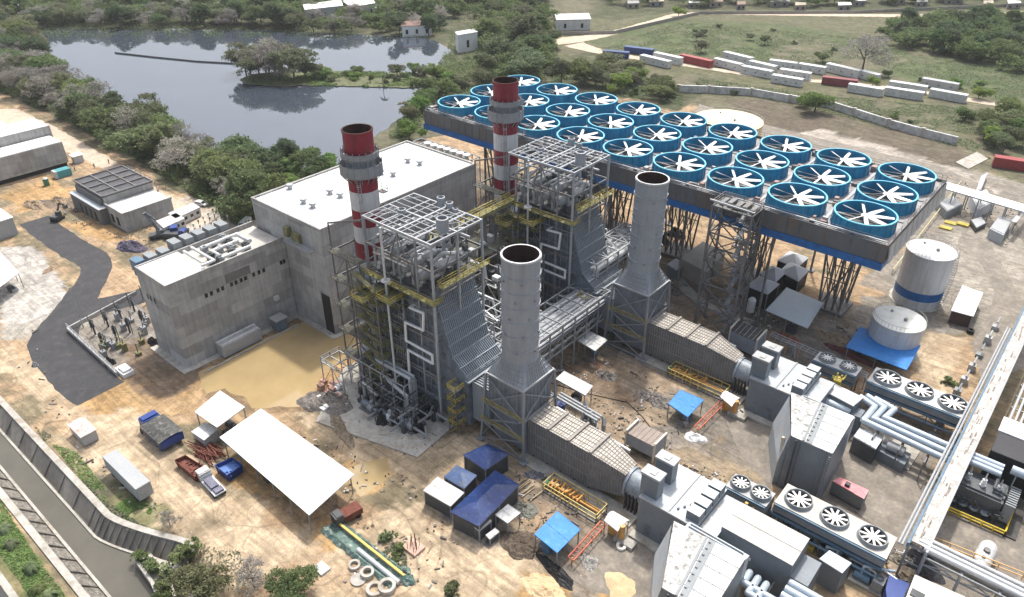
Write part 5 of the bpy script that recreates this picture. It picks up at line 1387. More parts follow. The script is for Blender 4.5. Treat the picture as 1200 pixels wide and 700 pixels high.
for k in range(7):
    m = MB(); u, v = at(501+7.6*k, 166.5+2.3*k, 27.2); m.cyl(u, v, 22, 26.6, .55, 10); m.lathe(u, v, [(.5, 26.6), (1.1, 26.7), (1.1, 27.0), (.05, 27.4)], 14); m.build('vent', [cont_white], t)

# dark steelwork filling the slot between the two boilers
t = thing('mid_steelwork', 'dark steel floors and pipes filling the gap between the two boilers', 'steel frame', (-96, 108, 0))
m = MB(); r_ = random.Random(52)
for x in (-106, -101.5, -97, -92.5, -88):
    for y in (100, 105, 110, 115): m.beam((x, y, 0), (x, y, 21 if x > -97 else 25), .24)
for z in (5, 10, 15, 20):
    for y in (100, 105, 110, 115): m.beam((-106, y, z), (-88, y, z), .22, .34)
    for x in (-106, -97, -88): m.beam((x, 100, z), (x, 115, z), .2, .3)
    for x in (-106, -97): m.beam((x, 100, z-5), (x+4.5, 100, z), .14); m.beam((x+9, 100, z-5), (x+4.5, 100, z), .14); m.beam((-88, 100+(x+106)*.55, z-5), (-88, 105+(x+106)*.55, z), .14)
m.build('frame', mid_steel, t)
for z in (5, 10, 15, 20):
    m = MB(); m.box(-106, -98, 100.2, 114.8, z+.18, z+.28); m.rail([(-88, 100.2, z+.3), (-88, 114.8, z+.3)], 1.0, .04, 2); m.build('floor', M('floor_grating', (.10,.10,.075), .8), t)
for k in range(34):
    m = MB(); x, y, z = r_.uniform(-104, -89), r_.uniform(100, 113), r_.choice((5.4, 10.4, 15.4, 20.4)); q = r_.random(); r = r_.uniform(.15, .5)
    if q < .4: m.path([(x, y, z), (x+r_.uniform(2, 5), y, z), (x+2, y+r_.uniform(1, 3), z)], r, 7)
    elif q < .7: m.path([(x, y, z-4), (x, y, z+r_.uniform(1, 3)), (x+1.5, y, z+1)], r, 7)
    else: m.box(x-.8, x+.8, y-.6, y+.6, z-.1, z+r_.uniform(.8, 2.4))
    m.build('pipe' if q < .7 else 'vessel', (lagging, galv, dark_steel, grey_steel)[k % 4], t)
import re
# ------------------------------------------------------------------ sheds and canopies (flat sheet on posts)
def canopy(name, label, px, z, mat, cat='shed', group=None, drop=.5, posts=True, walls=None, ridge=None, under=None, th=.12):
    """px: four roof corners; drop: fall of the roof towards the last two corners"""
    P = [at(*p, z) for p in px]
    c = (sum(p[0] for p in P)/4, sum(p[1] for p in P)/4)
    t = thing(name, label, cat, (*c, 0), group)
    zs = [z, z, z-drop, z-drop] if len(P) == 4 else [z]*len(P)
    m = MB()
    if ridge:   # hipped roof: ridge run between two points above
        hh, k = ridge
        L0, L1 = ((P[0][0]+P[3][0])/2, (P[0][1]+P[3][1])/2), ((P[1][0]+P[2][0])/2, (P[1][1]+P[2][1])/2)
        A = (L0[0]+(L1[0]-L0[0])*k, L0[1]+(L1[1]-L0[1])*k, z+hh); B = (L1[0]+(L0[0]-L1[0])*k, L1[1]+(L0[1]-L1[1])*k, z+hh)
        q = z3(P, z)
        m.slabface([q[0], q[1], B, A], .1) if k < .49 else m.slabface([q[0], q[1], A], .1)
        m.slabface([q[2], q[3], A, B], .1) if k < .49 else m.slabface([q[2], q[3], A], .1)
        m.slabface([q[1], q[2], B], .1); m.slabface([q[3], q[0], A], .1)
        zs = [z]*4
    else:
        nx_, ny_ = 10, 7; rw_ = random.Random(int(px[0][0]*3+px[0][1])); vs = []; fs = []
        for i in range(nx_+1):
            for j in range(ny_+1):
                f, g = i/nx_, j/ny_; e = 1 if 0 < i < nx_ and 0 < j < ny_ else .3
                x = (P[0][0]*(1-f)+P[1][0]*f)*(1-g) + (P[3][0]*(1-f)+P[2][0]*f)*g; y = (P[0][1]*(1-f)+P[1][1]*f)*(1-g) + (P[3][1]*(1-f)+P[2][1]*f)*g
                zz = (zs[0]*(1-f)+zs[1]*f)*(1-g) + (zs[3]*(1-f)+zs[2]*f)*g; vs.append((x, y, zz + e*rw_.uniform(-.05, .05)))
        flip = (P[1][0]-P[0][0])*(P[3][1]-P[0][1]) - (P[1][1]-P[0][1])*(P[3][0]-P[0][0]) < 0
        for i in range(nx_):
            for j in range(ny_):
                k = i*(ny_+1)+j; q = (k, k+ny_+1, k+ny_+2, k+1); fs.append(q[::-1] if flip else q)
        m.add(vs, fs, 0, True); m.slabface([(p[0], p[1], zz-.07) for p, zz in zip(P, zs)], th)
        for i in range(0, nx_+1, 5): a, b = vs[i*(ny_+1)], vs[i*(ny_+1)+ny_]; m.beam((a[0], a[1], a[2]+.02), (b[0], b[1], b[2]+.02), .07, .06)
    m.build('roof', mat, t)
    m = MB(); f = .06
    Q = [(p[0]+(c[0]-p[0])*f, p[1]+(c[1]-p[1])*f) for p in P]
    if posts:
        n = len(Q)
        for i in range(n):
            a, b = Q[i], Q[(i+1) % n]; L = math.hypot(b[0]-a[0], b[1]-a[1]); k = max(1, int(L/4.5))
            za, zb = zs[i], zs[(i+1) % n]
            for j in range(k):
                x, y, zz = a[0]+(b[0]-a[0])*j/k, a[1]+(b[1]-a[1])*j/k, za+(zb-za)*j/k
                m.beam((x, y, 0), (x, y, zz-th-.02), .16)
            m.beam((a[0], a[1], za-th-.12), (b[0], b[1], zb-th-.12), .14, .2)
        m.build('post', grey_steel, t)
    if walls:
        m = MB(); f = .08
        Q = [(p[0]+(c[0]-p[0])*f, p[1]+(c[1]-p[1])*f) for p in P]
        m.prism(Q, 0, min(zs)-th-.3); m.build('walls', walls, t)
    if under:
        r_ = random.Random(int(px[0][0]*7+px[0][1])); short = ' '.join(re.split(r' beside| next| with| leaning|,| in the| behind| right| at the end| below| cut', label)[0].split()[:8])
        for k in range(under):
            a, b = r_.uniform(.15, .85), r_.uniform(.15, .85)
            x = (P[0][0]*(1-a)+P[1][0]*a)*(1-b) + (P[3][0]*(1-a)+P[2][0]*a)*b; y = (P[0][1]*(1-a)+P[1][1]*a)*(1-b) + (P[3][1]*(1-a)+P[2][1]*a)*b
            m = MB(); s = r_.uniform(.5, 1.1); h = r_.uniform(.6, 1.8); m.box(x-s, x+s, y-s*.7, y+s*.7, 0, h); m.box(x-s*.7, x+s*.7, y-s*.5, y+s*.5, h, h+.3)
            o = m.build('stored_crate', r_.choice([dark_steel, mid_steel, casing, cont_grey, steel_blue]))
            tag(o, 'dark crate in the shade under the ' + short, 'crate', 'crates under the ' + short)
    return t
canopy('open_shed', 'very long flat white roofed open shed in the sandy yard', [(306,479),(415,556),(362,602),(257,511)], 5.0, white_sheet, drop=.35, under=5)
canopy('open_shed', 'small square white roofed shed behind the very long white roof', [(258,458),(287,477),(254,500),(228,482)], 5.0, white_sheet, drop=.2, under=3)
canopy('site_hut', 'little cream topped hut between the two white shed roofs', [(224,506),(240,495),(255,503),(239,516)], 2.7, cont_white, 'hut', drop=.05, posts=False, walls=cont_grey)
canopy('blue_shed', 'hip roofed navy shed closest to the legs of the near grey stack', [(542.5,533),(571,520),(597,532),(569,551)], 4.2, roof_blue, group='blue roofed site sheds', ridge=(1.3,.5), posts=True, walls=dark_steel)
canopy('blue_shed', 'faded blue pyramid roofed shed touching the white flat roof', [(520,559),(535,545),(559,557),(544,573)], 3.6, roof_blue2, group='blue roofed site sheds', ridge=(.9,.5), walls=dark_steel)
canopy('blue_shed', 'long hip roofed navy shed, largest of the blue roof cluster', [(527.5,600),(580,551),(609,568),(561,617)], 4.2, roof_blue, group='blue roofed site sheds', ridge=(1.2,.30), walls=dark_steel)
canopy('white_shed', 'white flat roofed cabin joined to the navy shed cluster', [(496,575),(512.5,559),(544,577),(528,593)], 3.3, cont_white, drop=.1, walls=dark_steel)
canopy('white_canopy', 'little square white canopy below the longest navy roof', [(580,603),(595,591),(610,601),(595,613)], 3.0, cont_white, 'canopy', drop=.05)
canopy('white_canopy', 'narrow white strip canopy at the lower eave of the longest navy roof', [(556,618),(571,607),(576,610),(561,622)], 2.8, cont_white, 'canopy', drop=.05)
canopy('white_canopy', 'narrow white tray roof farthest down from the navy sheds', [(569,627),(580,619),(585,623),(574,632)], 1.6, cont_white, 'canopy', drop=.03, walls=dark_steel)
canopy('blue_canopy', 'bright blue square canopy beside the red ladder bridge, near one', [(626,626),(653,599),(680,620),(653,647)], 3.4, tarp_blue, 'canopy', drop=.2, under=2)
canopy('blue_canopy', 'bright blue square canopy beside the yellow skid, far one', [(783,473),(797,457),(825,468),(806,488)], 3.4, tarp_blue, 'canopy', drop=.2, under=2)
canopy('blue_lean_to', 'big bright blue sheet roof leaning at the low white tank', [(1008,383),(1079,405),(1063,432),(992,405)], 3.6, tarp_blue, 'canopy', drop=.4, under=3)
canopy('white_canopy', 'long white flat canopy right beside the near grey stack leg', [(651,444),(661,435),(695,452),(686,463)], 4.2, cont_white, 'canopy', drop=.1, under=2)
canopy('white_canopy', 'white flat canopy at the end of the silver pipe rack', [(677,399),(690,388),(712,398),(697.5,411)], 4.6, cont_white, 'canopy', drop=.1, under=2)
canopy('grey_shed', 'pale grey flat roofed shed below the grey tent roofs', [(922,337),(965,355),(947,383),(898,362)], 4.4, M('pale_grey_sheet', (.52,.58,.62), .5, var=.06, scale=.2), drop=.4, under=4)
canopy('white_shelter', 'white roofed dark sided shelter next to the blue banded tank', [(1128,335),(1152,343),(1141,370),(1115,363)], 3.8, white_roof, 'shelter', drop=.2, walls=M('maroon_wall', (.08,.045,.04), .7))
for i, (px, l) in enumerate(((((890,321),(905,311),(923,318),(909,331)), 'grey tent roof at the left of the four'), (((913,318),(926,306),(948,317),(936,330)), 'grey tent roof at the right of the four, beside bare sand'),
        (((911,305),(925,294),(948,302),(934,314)), 'grey tent roof at the back of the four, nearest the fan deck legs'), (((875,335),(890,323),(914,333),(900,345)), 'grey tent roof at the front of the four, beside the silos'))):
    canopy('tent_roof', l, px, 4.6, tent_grey, 'tent', 'grey tent roofs in front of the fan deck', ridge=(1.6,.5), walls=black)
canopy('open_shed', 'white roofed open steel shed cut by the left edge of the picture', [(-22,312),(0,296),(22,319),(-4,338)], 4.6, white_roof, drop=.2, under=3)

# ------------------------------------------------------------------ skids, hoods and shelters of both trains
def drum_shelter(px, label):
    P = [at(*p, 3.4) for p in px]; c = (sum(p[0] for p in P)/4, sum(p[1] for p in P)/4)
    t = thing('drum_shelter', label, 'shelter', (*c, 0), 'curved white roofed valve shelters')
    m = MB(); n = 6
    a0, a1, b1, b0 = [Vector((*p, 3.0)) for p in P]
    for k in range(n):
        f, g = k/n, (k+1)/n
        h = lambda q: Vector((0, 0, .7*math.sin(math.pi*q)))
        m.slabface([tuple(a0.lerp(b0, f)+h(f)), tuple(a1.lerp(b1, f)+h(f)), tuple(a1.lerp(b1, g)+h(g)), tuple(a0.lerp(b0, g)+h(g))], .08)
    m.build('roof', M('cream_sheet', (.74,.70,.67), .5, var=.08, scale=.4), t)
    for p in P: m = MB(); q = (p[0]*.92+c[0]*.08, p[1]*.92+c[1]*.08); m.beam((*q, 0), (*q, 2.95), .14); m.build('post', grey_steel, t)
    m = MB(); m.box(c[0]-1, c[0]+1.4, c[1]-.7, c[1]+.7, 0, 2.0); m.tube((c[0]+1.6, c[1]-.6, .4), (c[0]+1.6, c[1]-.6, 3.6), .5, 10); m.build('valve_rack', orange, t)
    m = MB(); m.box(c[0]+.6, c[0]+4.2, c[1]-1.5, c[1]+.2, -.1, .7); m.build('plinth', slab, t)
    return t
drum_shelter([(719,597),(738,608),(724,621),(708,608)], 'cream curved roof shelter beside the near turbine and red ladder bridge')
drum_shelter([(853,457),(868,465),(858,475),(844,463)], 'cream curved roof shelter beside the far turbine and red ladder bridge')
def gas_skid(pa, pb, label):
    a, b = at(*pa), at(*pb); x0, x1 = min(a[0], b[0]), max(a[0], b[0]); y = (a[1]+b[1])/2
    t = thing('gas_skid', label, 'gas skid', ((x0+x1)/2, y, 0), 'yellow fuel gas skids beside the ducts')
    m = MB(); m.box(x0, x1, y-1.6, y+1.6, 0, .25); m.build('base', mid_steel, t)
    m = MB(); r_ = random.Random(3)
    for k in range(9):
        x = x0+.6+(x1-x0-1.2)*k/8*.62; m.path([(x, y-1, .3), (x, y-1, 1.2+r_.uniform(0, 1.3)), (x, y+1, 1.2+r_.uniform(0, 1)), (x+.4, y+1, .3)], .16, 7)
    m.path([(x0+.4, y-.4, 1.6), (x1-.5, y-.4, 1.6), (x1-.5, y-.4, .3)], .2, 8); m.path([(x0+.4, y+.5, 1.1), (x1-.5, y+.5, 1.1)], .14, 8); m.build('pipework', orange, t)
    m = MB()
    for k in range(4): m.cyl(x0+.9+1.15*k, y-.2, .3, 1.7+.3*(k % 2), .36, 10)
    m.build('filter_vessel', M('ochre_vessel', (.50,.36,.12), .5, var=.2), t)
    m = MB(); m.rail([(x0, y+1.6, .2), (x0, y-1.6, .2), (x1, y-1.6, .2), (x1, y+1.6, .2), (x0, y+1.6, .2)], 2.0, .06, 1.8); m.build('guard_frame', M('yellow_frame', (.64,.50,.16), .5, var=.15), t)
    m = MB(); m.box(x0-.2, x0+.3, y-.9, y+.4, .25, 1.6); m.build('panel', green_paint, t)
gas_skid((641,572), (706,606), 'yellow gas skid beside the near duct, next to a bright blue canopy')
gas_skid((786,437), (850,466), 'yellow gas skid beside the far duct, above a bright blue canopy')
def hood(px, z, label):
    P = [at(*p, z) for p in px]; c = (sum(p[0] for p in P)/4, sum(p[1] for p in P)/4)
    t = thing('dark_topped_skid', label, 'machine skid', (*c, 0), 'dark topped skids with pale portal frames')
    m = MB(); m.prism(P, 1.2, z-.1); m.build('body', M('blue_grey_side', (.27,.31,.37), .5, var=.15), t)
    m = MB(); m.slabface(z3(P, z), .1); l = m.build('lid', brown_roof if z < 4.5 else solar_dark, t)
    m = MB()
    for k in range(1, 6):
        f = k/6; m.beam((P[0][0]+(P[1][0]-P[0][0])*f, P[0][1]+(P[1][1]-P[0][1])*f, z+.04), (P[3][0]+(P[2][0]-P[3][0])*f, P[3][1]+(P[2][1]-P[3][1])*f, z+.04), .1)
    m.build('lid_seam', cont_grey if z > 4.5 else brown_roof, l)
    m = MB()
    for a, b in ((0, 3), (1, 2)):
        p, q = P[a], P[b]; m.beam((*p, 0), (*p, z+.5), .3); m.beam((*q, 0), (*q, z+.5), .3); m.beam((*p, z+.5), (*q, z+.5), .34)
    m.build('portal', M('portal_paint', (.60,.58,.50), .6, var=.12), t)
hood([(748,494),(781,510),(767,524),(734,507)], 4.0, 'brown lidded skid in portal frames beside the near duct')
hood([(866,376),(898,389),(887,401),(856,387)], 5.0, 'slate lidded skid in pale portal frames beside the far duct')
def ladder_bridge(pa, pb, label):
    a, b = Vector((*at(*pa, 1.6), 1.6)), Vector((*at(*pb, 1.6), 1.6)); c = (a+b)/2
    t = thing('cable_ladder', label, 'cable tray', (c.x, c.y, 0), 'red cable ladders')
    d = (b-a).normalized(); n = Vector((-d.y, d.x, 0))*.55
    m = MB()
    for s in (-1, 1): m.beam(a+n*s, b+n*s, .16, .26)
    k = int((b-a).length/.8)
    for i in range(k+1): p = a.lerp(b, i/k); m.beam(p-n, p+n, .1)
    m.build('ladder', M('red_tray', (.48,.10,.06), .6, var=.25, scale=.8, tint=(.60,.22,.10)), t)
    m = MB()
    for f in (.04, .35, .65, .96): p = a.lerp(b, f); m.beam((p.x, p.y, 0), (p.x, p.y, 1.5), .18)
    m.build('post', orange, t)
ladder_bridge((707,613), (669,655), 'red cable ladder from the near curved shelter down to the sand')
ladder_bridge((846,472), (816,502), 'red cable ladder from the far curved shelter past the blue canopy')
t = thing('valve_cluster', 'cluster of grey valves and pipes beside the stained lid of the near duct', 'pipework', (*at(690, 500), 0))
m = MB(); r_ = random.Random(12); u, v = at(693, 512)
for k in range(12): x, y = u+r_.uniform(-3, 2), v+r_.uniform(-1, 2.4); m.path([(x, y, .2), (x, y, r_.uniform(2, 5)), (x+r_.uniform(-1.5, 1.5), y+.8, r_.uniform(2, 5))], r_.uniform(.15, .4), 7)
m.build('pipe', grey_steel, t)
m = MB(); a, b = at(652, 464, 4.5), at(700, 492, 4.5)
for o in (0, .8, 1.6): m.tube((a[0], a[1]+o, 4.2), (b[0], b[1]+o, 4.2), .26, 8)
m.build('long_pipe', galv, t)
m = MB()
for f in (0, .35, .7, 1): x, y = a[0]+(b[0]-a[0])*f, a[1]+(b[1]-a[1])*f; m.beam((x, y-.3, 0), (x, y-.3, 4), .16); m.beam((x, y+1.9, 0), (x, y+1.9, 4), .16); m.beam((x, y-.4, 3.9), (x, y+2, 3.9), .14)
m.build('support', grey_steel, t)
u, v = at(657, 479, 1); m = MB(); m.cyl(u, v, 0, 2.2, .9, 14); m.cyl(u, v, 2.2, 2.35, .95, 14); tag(m.build('drum', royal_blue), 'royal blue drum behind the leg of the near grey stack', 'drum')

# ------------------------------------------------------------------ tanks
def tank(px, zt, r, label, mats, band=None, dome=.6, stair=True, name='storage_tank'):
    u, v = at(*px, zt); t = thing(name, label, 'tank', (u, v, 0))
    zs = [0, zt]; prof = [(r, 0)]; mis = []
    if band: prof += [(r, band[0]), (r, band[1]), (r, zt)]; mis = [0, 1, 0]
    else: prof += [(r, zt)]; mis = [0]
    m = MB(); m.lathe(u, v, prof, 48, 0, True, mis)
    for z in np.arange(2.2, zt, 2.3): m.lathe(u, v, [(r+.005, z), (r+.05, z+.03), (r+.005, z+.06)], 48, 0)
    m.build('shell', [mats[0], beam_blue], t)
    m = MB(); m.lathe(u, v, [(r+.12, zt-.12), (r+.12, zt+.04), (r-.05, zt+.06), (r*.6, zt+dome*.65), (.05, zt+dome)], 48)
    rf = m.build('roof', mats[1], t)
    m = MB(); m.cyl(u+r*.25, v-r*.1, zt+dome*.5, zt+dome+.5, .4, 10); m.cyl(u-r*.4, v+r*.3, zt+dome*.4, zt+dome+.2, .3, 10); m.build('roof_hatch', grey_steel, rf)
    m = MB()
    k = 40
    for i in range(k+1):
        a = 2*math.pi*i/k; m.beam((u+(r-.1)*math.cos(a), v+(r-.1)*math.sin(a), zt), (u+(r-.1)*math.cos(a), v+(r-.1)*math.sin(a), zt+1), .05)
    m.lathe(u, v, [(r-.14, zt+1.0), (r-.06, zt+1.0), (r-.06, zt+1.06), (r-.14, zt+1.06)], 40); m.build('roof_rail', cont_grey, rf)
    if stair:
        m = MB(); n = 26; a0 = math.radians(-25)
        for i in range(n):
            a = a0+.75*i/n*1.4; z = zt*i/n; c, s = math.cos(a), math.sin(a)
            m.beam((u+(r+.05)*c, v+(r+.05)*s, z), (u+(r+.95)*c, v+(r+.95)*s, z), .28, .08)
            m.beam((u+(r+.95)*c, v+(r+.95)*s, z), (u+(r+.95)*c, v+(r+.95)*s, z+1), .05)
        m.build('spiral_stair', grey_steel, t)
    m = MB(); m.cyl(u, v, -.1, .18, r+.7, 40); m.build('ring_foundation', slab, t)
    return t
tank((1092,293), 14.0, 5.5, 'tall white tank with a dark blue band near its foot', (tank_white, M('tank_top', (.70,.71,.70), .35, var=.06, scale=.3, tint=(.60,.62,.60))), (2.3, 4.6))
tank((1054,374), 8.0, 5.4, 'low white tank with cream lid behind the big blue sheet roof', (tank_white, tank_roof), None, .5, False)
tank((853,141), 12.0, 12.2, 'wide cream topped tank just behind the fan deck', (tank_cream, tank_cream), None, .9, False)
for px, l in (((898,341), 'small white dosing tank nearer the grey tent roofs'), ((882,350), 'small white dosing tank nearer the open yard')):
    u, v = at(*px, 4); t = thing('dosing_tank', l, 'tank', (u, v, 0), 'small white dosing tanks')
    m = MB(); m.cyl(u, v, .4, 3.6, .95, 16); m.lathe(u, v, [(.95, 3.6), (.6, 4.1), (.1, 4.3)], 16); m.build('shell', white_plastic, t)
    m = MB()
    for a in range(4): m.beam((u+.8*math.cos(a*1.57), v+.8*math.sin(a*1.57), 0), (u+.8*math.cos(a*1.57), v+.8*math.sin(a*1.57), .5), .14)
    m.build('leg', grey_steel, t)
t = thing('grey_workshop', 'grey beige flat roofed workshop half hidden behind the lattice stair tower', 'workshop', (*at(820, 300), 0))
P = [at(798,303,5), at(824,283,5), at(850,296,5), at(829,319,5)]
m = MB(); m.prism(P, 0, 4.8); m.build('walls', M('beige_wall', (.30,.28,.25), .8, var=.15), t)
m = MB(); m.slabface(z3(P, 5.0), .2); m.build('roof', M('grey_beige_roof', (.36,.35,.33), .7, var=.15, scale=.3), t)
t = thing('pump_house', 'small grey cabin beside the foot of the far grey stack', 'cabin', (*at(788, 312), 0))
P = [at(782,310,3), at(792,303,3), at(803,309,3), at(793,317,3)]
m = MB(); m.prism(P, 0, 2.9); m.build('walls', slate, t); m = MB(); m.slabface(z3(P, 3.1), .2); m.build('roof', tent_grey, t)

# ------------------------------------------------------------------ building under construction and left edge buildings
t = thing('unfinished_building', 'half built concrete building with dark panelled roof and a white lower roof', 'building', (-228, 85, 0))
m = MB(); m.box(-242, -223.5, 77.5, 92.6, 0, 7.7); m.box(-223.45, -212.2, 77.3, 92.2, 0, 5.6); m.build('wall', concrete2, t)
m = MB(); m.box(-242.3, -223.3, 77.3, 92.8, 7.7, 8.0); m.build('roof', solar_dark, t)
m = MB()
for k in range(5): m.box(-242.3+4.75*k-.18, -242.3+4.75*k+.18, 77.2, 92.9, 8.0, 8.35)
for k in range(4): m.box(-242.4, -223.2, 77.3+5.15*k-.18, 77.3+5.15*k+.18, 8.004, 8.3)
m.build('roof_beam', mid_steel, t)
m = MB(); m.box(-221, -212.5, 77.7, 91.8, 5.6, 5.85); m.build('lower_roof', white_roof, t)
m = MB(); m.box(-223.4, -212.0, 77.1, 77.42, 5.61, 6.2); m.box(-212.42, -212.0, 77.43, 92.4, 5.61, 6.2); m.build('parapet', concrete2, t)
m = MB(); m.box(-241.5, -222, 74.9, 77.2, 0, 5.0); m.box(-240.5, -224, 76.6, 77.29, 5.2, 7.3); m.build('side_aisle', M('dark_grey_concrete', (.15,.15,.145), .9, var=.2), t)
m = MB(); m.box(-241.7, -221.8, 74.7, 77.18, 5.0, 5.2); m.build('aisle_roof', pale_encl, t)
for k in range(6):
    m = MB(); m.box(-236+3.2*k, -234.6+3.2*k, 74.84, 74.95, .4, 3.4) if k < 4 else m.box(-220.5+3.2*(k-4), -219+3.2*(k-4), 77.22, 77.35, 1, 3.6); m.build('opening', black, t)
m = MB()
for k in range(7): m.beam((-241+3*k, 93.4, 0), (-241+3*k, 93.4, 8.6), .12); m.beam((-241+3*k, 93.4, 4), (-238+3*k, 93.4, 8), .1)
for z in (3, 6, 8.4): m.beam((-241, 93.4, z), (-223, 93.4, z), .1)
m.build('scaffold', mid_steel, t)
t = thing('stepped_building', 'stepped grey building with two white flat roofs near the picture edge', 'building', (-285, 82, 0))
m = MB(); m.box(-287.5, -277.5, 62, 89, 1.6, 8.8); m.box(-300, -287.55, 60, 90, 0, 12.0); m.build('wall', concrete2, t)
m = MB(); m.box(-287.0, -277.9, 62.4, 88.6, 8.8, 9.0); m.box(-299.6, -287.9, 60.4, 89.6, 12.0, 12.2); m.build('roof', white_roof, t)
m = MB(); m.box(-287, -278.2, 62.4, 88.6, 0, 1.59); m.build('overhang_shade', black, t)  # black block stands in for the shade under the overhang
m = MB(); m.box(-277.49, -277.36, 62, 89, 1.6, 2.0); m.build('floor_edge', slab, t)
t = thing('far_white_building', 'bright white roofed building behind the stepped grey one', 'building', (-325, 70, 0))
m = MB(); m.box(-345, -306, 50, 83, 0, 9); m.build('wall', concrete2, t); m = MB(); m.box(-345.3, -305.7, 49.7, 83.3, 9, 9.4); m.build('roof', white_roof, t)
t = thing('edge_cabin', 'grey cabin with pale roof at the left picture edge', 'cabin', (-243, 53, 0))
m = MB(); m.box(-252, -235.5, 46, 56.4, 0, 5.2); m.build('wall', cont_grey, t); m = MB(); m.box(-252.2, -235.3, 45.8, 56.6, 5.2, 5.5); m.build('roof', white_roof, t)
m = MB(); m.box(-235.48, -235.4, 49, 51, .2, 2.6); m.build('door', dark_steel, t)
t = thing('toilet_cabin', 'green and white portable toilet near the stepped building', 'portable toilet', (*at(52, 212), 0))
u, v = at(54, 214, 1); m = MB(); m.box(u-.7, u+.7, v-.7, v+.7, 0, 2.3); m.build('body', green_paint, t); m = MB(); m.lathe(u, v, [(1.05, 2.3), (.7, 2.6), (.05, 2.7)], 4); m.build('roof', cont_white, t)
t = thing('site_container', 'teal container with white front beside the stepped building', 'container', (*at(74, 201), 0))
u, v = at(74, 203, 1); m = MB(); m.box(u-1.5, u+1.5, v-2.2, v+2.2, .15, 2.5); m.build('body', M('teal_paint', (.08,.30,.33), .5, var=.15), t); m = MB(); m.box(u-1.4, u+1.4, v-3.0, v-2.21, .15, 2.5); m.build('end', cont_white, t)
m = MB(); m.box(u-1.4, u+1.4, v-2.2, v+2.0, 0, .15); m.build('skid', dark_steel, t)
t = thing('guard_hut', 'tiny white roofed hut standing alone on the dirt beside the track', 'hut', (*at(91, 186), 0))
u, v = at(91, 187, 1); m = MB(); m.box(u-1.3, u+1.3, v-1.5, v+1.5, 0, 2.6); m.build('walls', tent_grey, t); m = MB(); m.slabface([(u-1.7,v-1.9,3.0),(u+1.7,v-1.9,2.8),(u+1.7,v+1.9,2.8),(u-1.7,v+1.9,3.0)], .15); m.build('roof', white_roof, t)

# ------------------------------------------------------------------ vehicles and containers
def wheel_set(m, x0, x1, w, xs, r=.5):
    for x in xs:
        for s in (-1, 1): m.tube((x, s*(w/2-.28), r), (x, s*(w/2), r), r, 12)
def placed(name, label, cat, px, rot, group=None, z=0):
    u, v = at(*px, z); o = thing(name, label, cat, (0,0,0), group); o.location = (u, v, 0); o.rotation_euler = (0,0,rot); return o
t = thing('box_trailer', 'long pale grey box trailer standing near the canal wall', 'trailer', (-114.6, 29.6, 0))
m = MB(); m.box(-120.7, -108.5, 28.4, 31.0, 1.1, 4.0); m.build('box', cont_grey, t)
m = MB()
for k in range(24): m.box(-120.5+.5*k, -120.4+.5*k, 28.34, 28.398, 1.2, 3.9); m.box(-120.5+.5*k, -120.4+.5*k, 31.002, 31.06, 1.2, 3.9); m.box(-120.5+.5*k, -120.42+.5*k, 28.45, 30.95, 4.0, 4.03)
m.build('box_rib', tent_grey, t)
for x in (-110.2, -111.5, -119):
    for y in (28.5, 30.6): m = MB(); m.tube((x, y, .5), (x, y+.35, .5), .5, 14); m.build('wheel', rubber, t)
m = MB(); m.box(-120.4, -108.8, 29.2, 30.2, .7, 1.09); m.build('chassis', dark_steel, t)
m = MB(); m.box(-108.49, -108.42, 28.5, 30.9, 1.15, 3.95); m.box(-108.41, -108.36, 29.68, 29.74, 1.2, 3.9); m.build('rear_door', M('door_grey', (.33,.34,.35), .5), t)
def bin_(name, label, pxs, z, mat, inside, cat='skip'):
    P = [at(*p, z) for p in pxs]; c = (sum(p[0] for p in P)/4, sum(p[1] for p in P)/4)
    t = thing(name, label, cat, (*c, 0))
    m = MB(); n = 4
    area = sum(P[i][0]*P[(i+1) % 4][1] - P[(i+1) % 4][0]*P[i][1] for i in range(4))
    if area < 0: P = P[::-1]
    I = [(p[0]+(c[0]-p[0])*.06, p[1]+(c[1]-p[1])*.06) for p in P]; B = [(p[0]+(c[0]-p[0])*.1, p[1]+(c[1]-p[1])*.1) for p in P]
    v = z3(B, .1) + z3(P, z) + z3(I, z) + z3(I, z*.55)
    m.add(v, [(i, (i+1) % 4, 4+(i+1) % 4, 4+i) for i in range(4)] + [(4+i, 4+(i+1) % 4, 8+(i+1) % 4, 8+i) for i in range(4)] + [(8+i, 8+(i+1) % 4, 12+(i+1) % 4, 12+i) for i in range(4)] + [(3,2,1,0)])
    m.build('bin', mat, t)
    m = MB(); m.face(z3(I, z*.56)); r_ = random.Random(int(c[0]*10))
    for k in range(14):
        a, b = r_.random(), r_.random(); x = (I[0][0]*(1-a)+I[1][0]*a)*(1-b)+(I[3][0]*(1-a)+I[2][0]*a)*b; y = (I[0][1]*(1-a)+I[1][1]*a)*(1-b)+(I[3][1]*(1-a)+I[2][1]*a)*b
        q = r_.uniform(0, 3); m.beam((x, y, z*.6), (x+.8*math.cos(q), y+.8*math.sin(q), z*.6+r_.uniform(.0, .4)), .2)
    m.build('load', inside, t)
    m = MB()
    for i in range(4):
        a, b = P[i], P[(i+1) % 4]
        for k in range(4): f = (k+.5)/4; x, y = a[0]+(b[0]-a[0])*f, a[1]+(b[1]-a[1])*f; m.beam((x+(c[0]-x)*.06, y+(c[1]-y)*.06, .15), (x, y, z-.05), .14)
    m.build('side_rib', mat, t)
    return t
bin_('scrap_skip', 'open rust brown skip full of dark scrap near the blue bin', [(204,539),(217,533),(241,548),(228,559)], 1.7, rust, rust)
bin_('blue_bin', 'blue lidded bin beside the edge of the very long white roof', [(251,545),(272,536),(284,545),(266,557)], 1.9, royal_blue, M('faded_blue_lid', (.10,.20,.48), .5, var=.15, scale=.8))
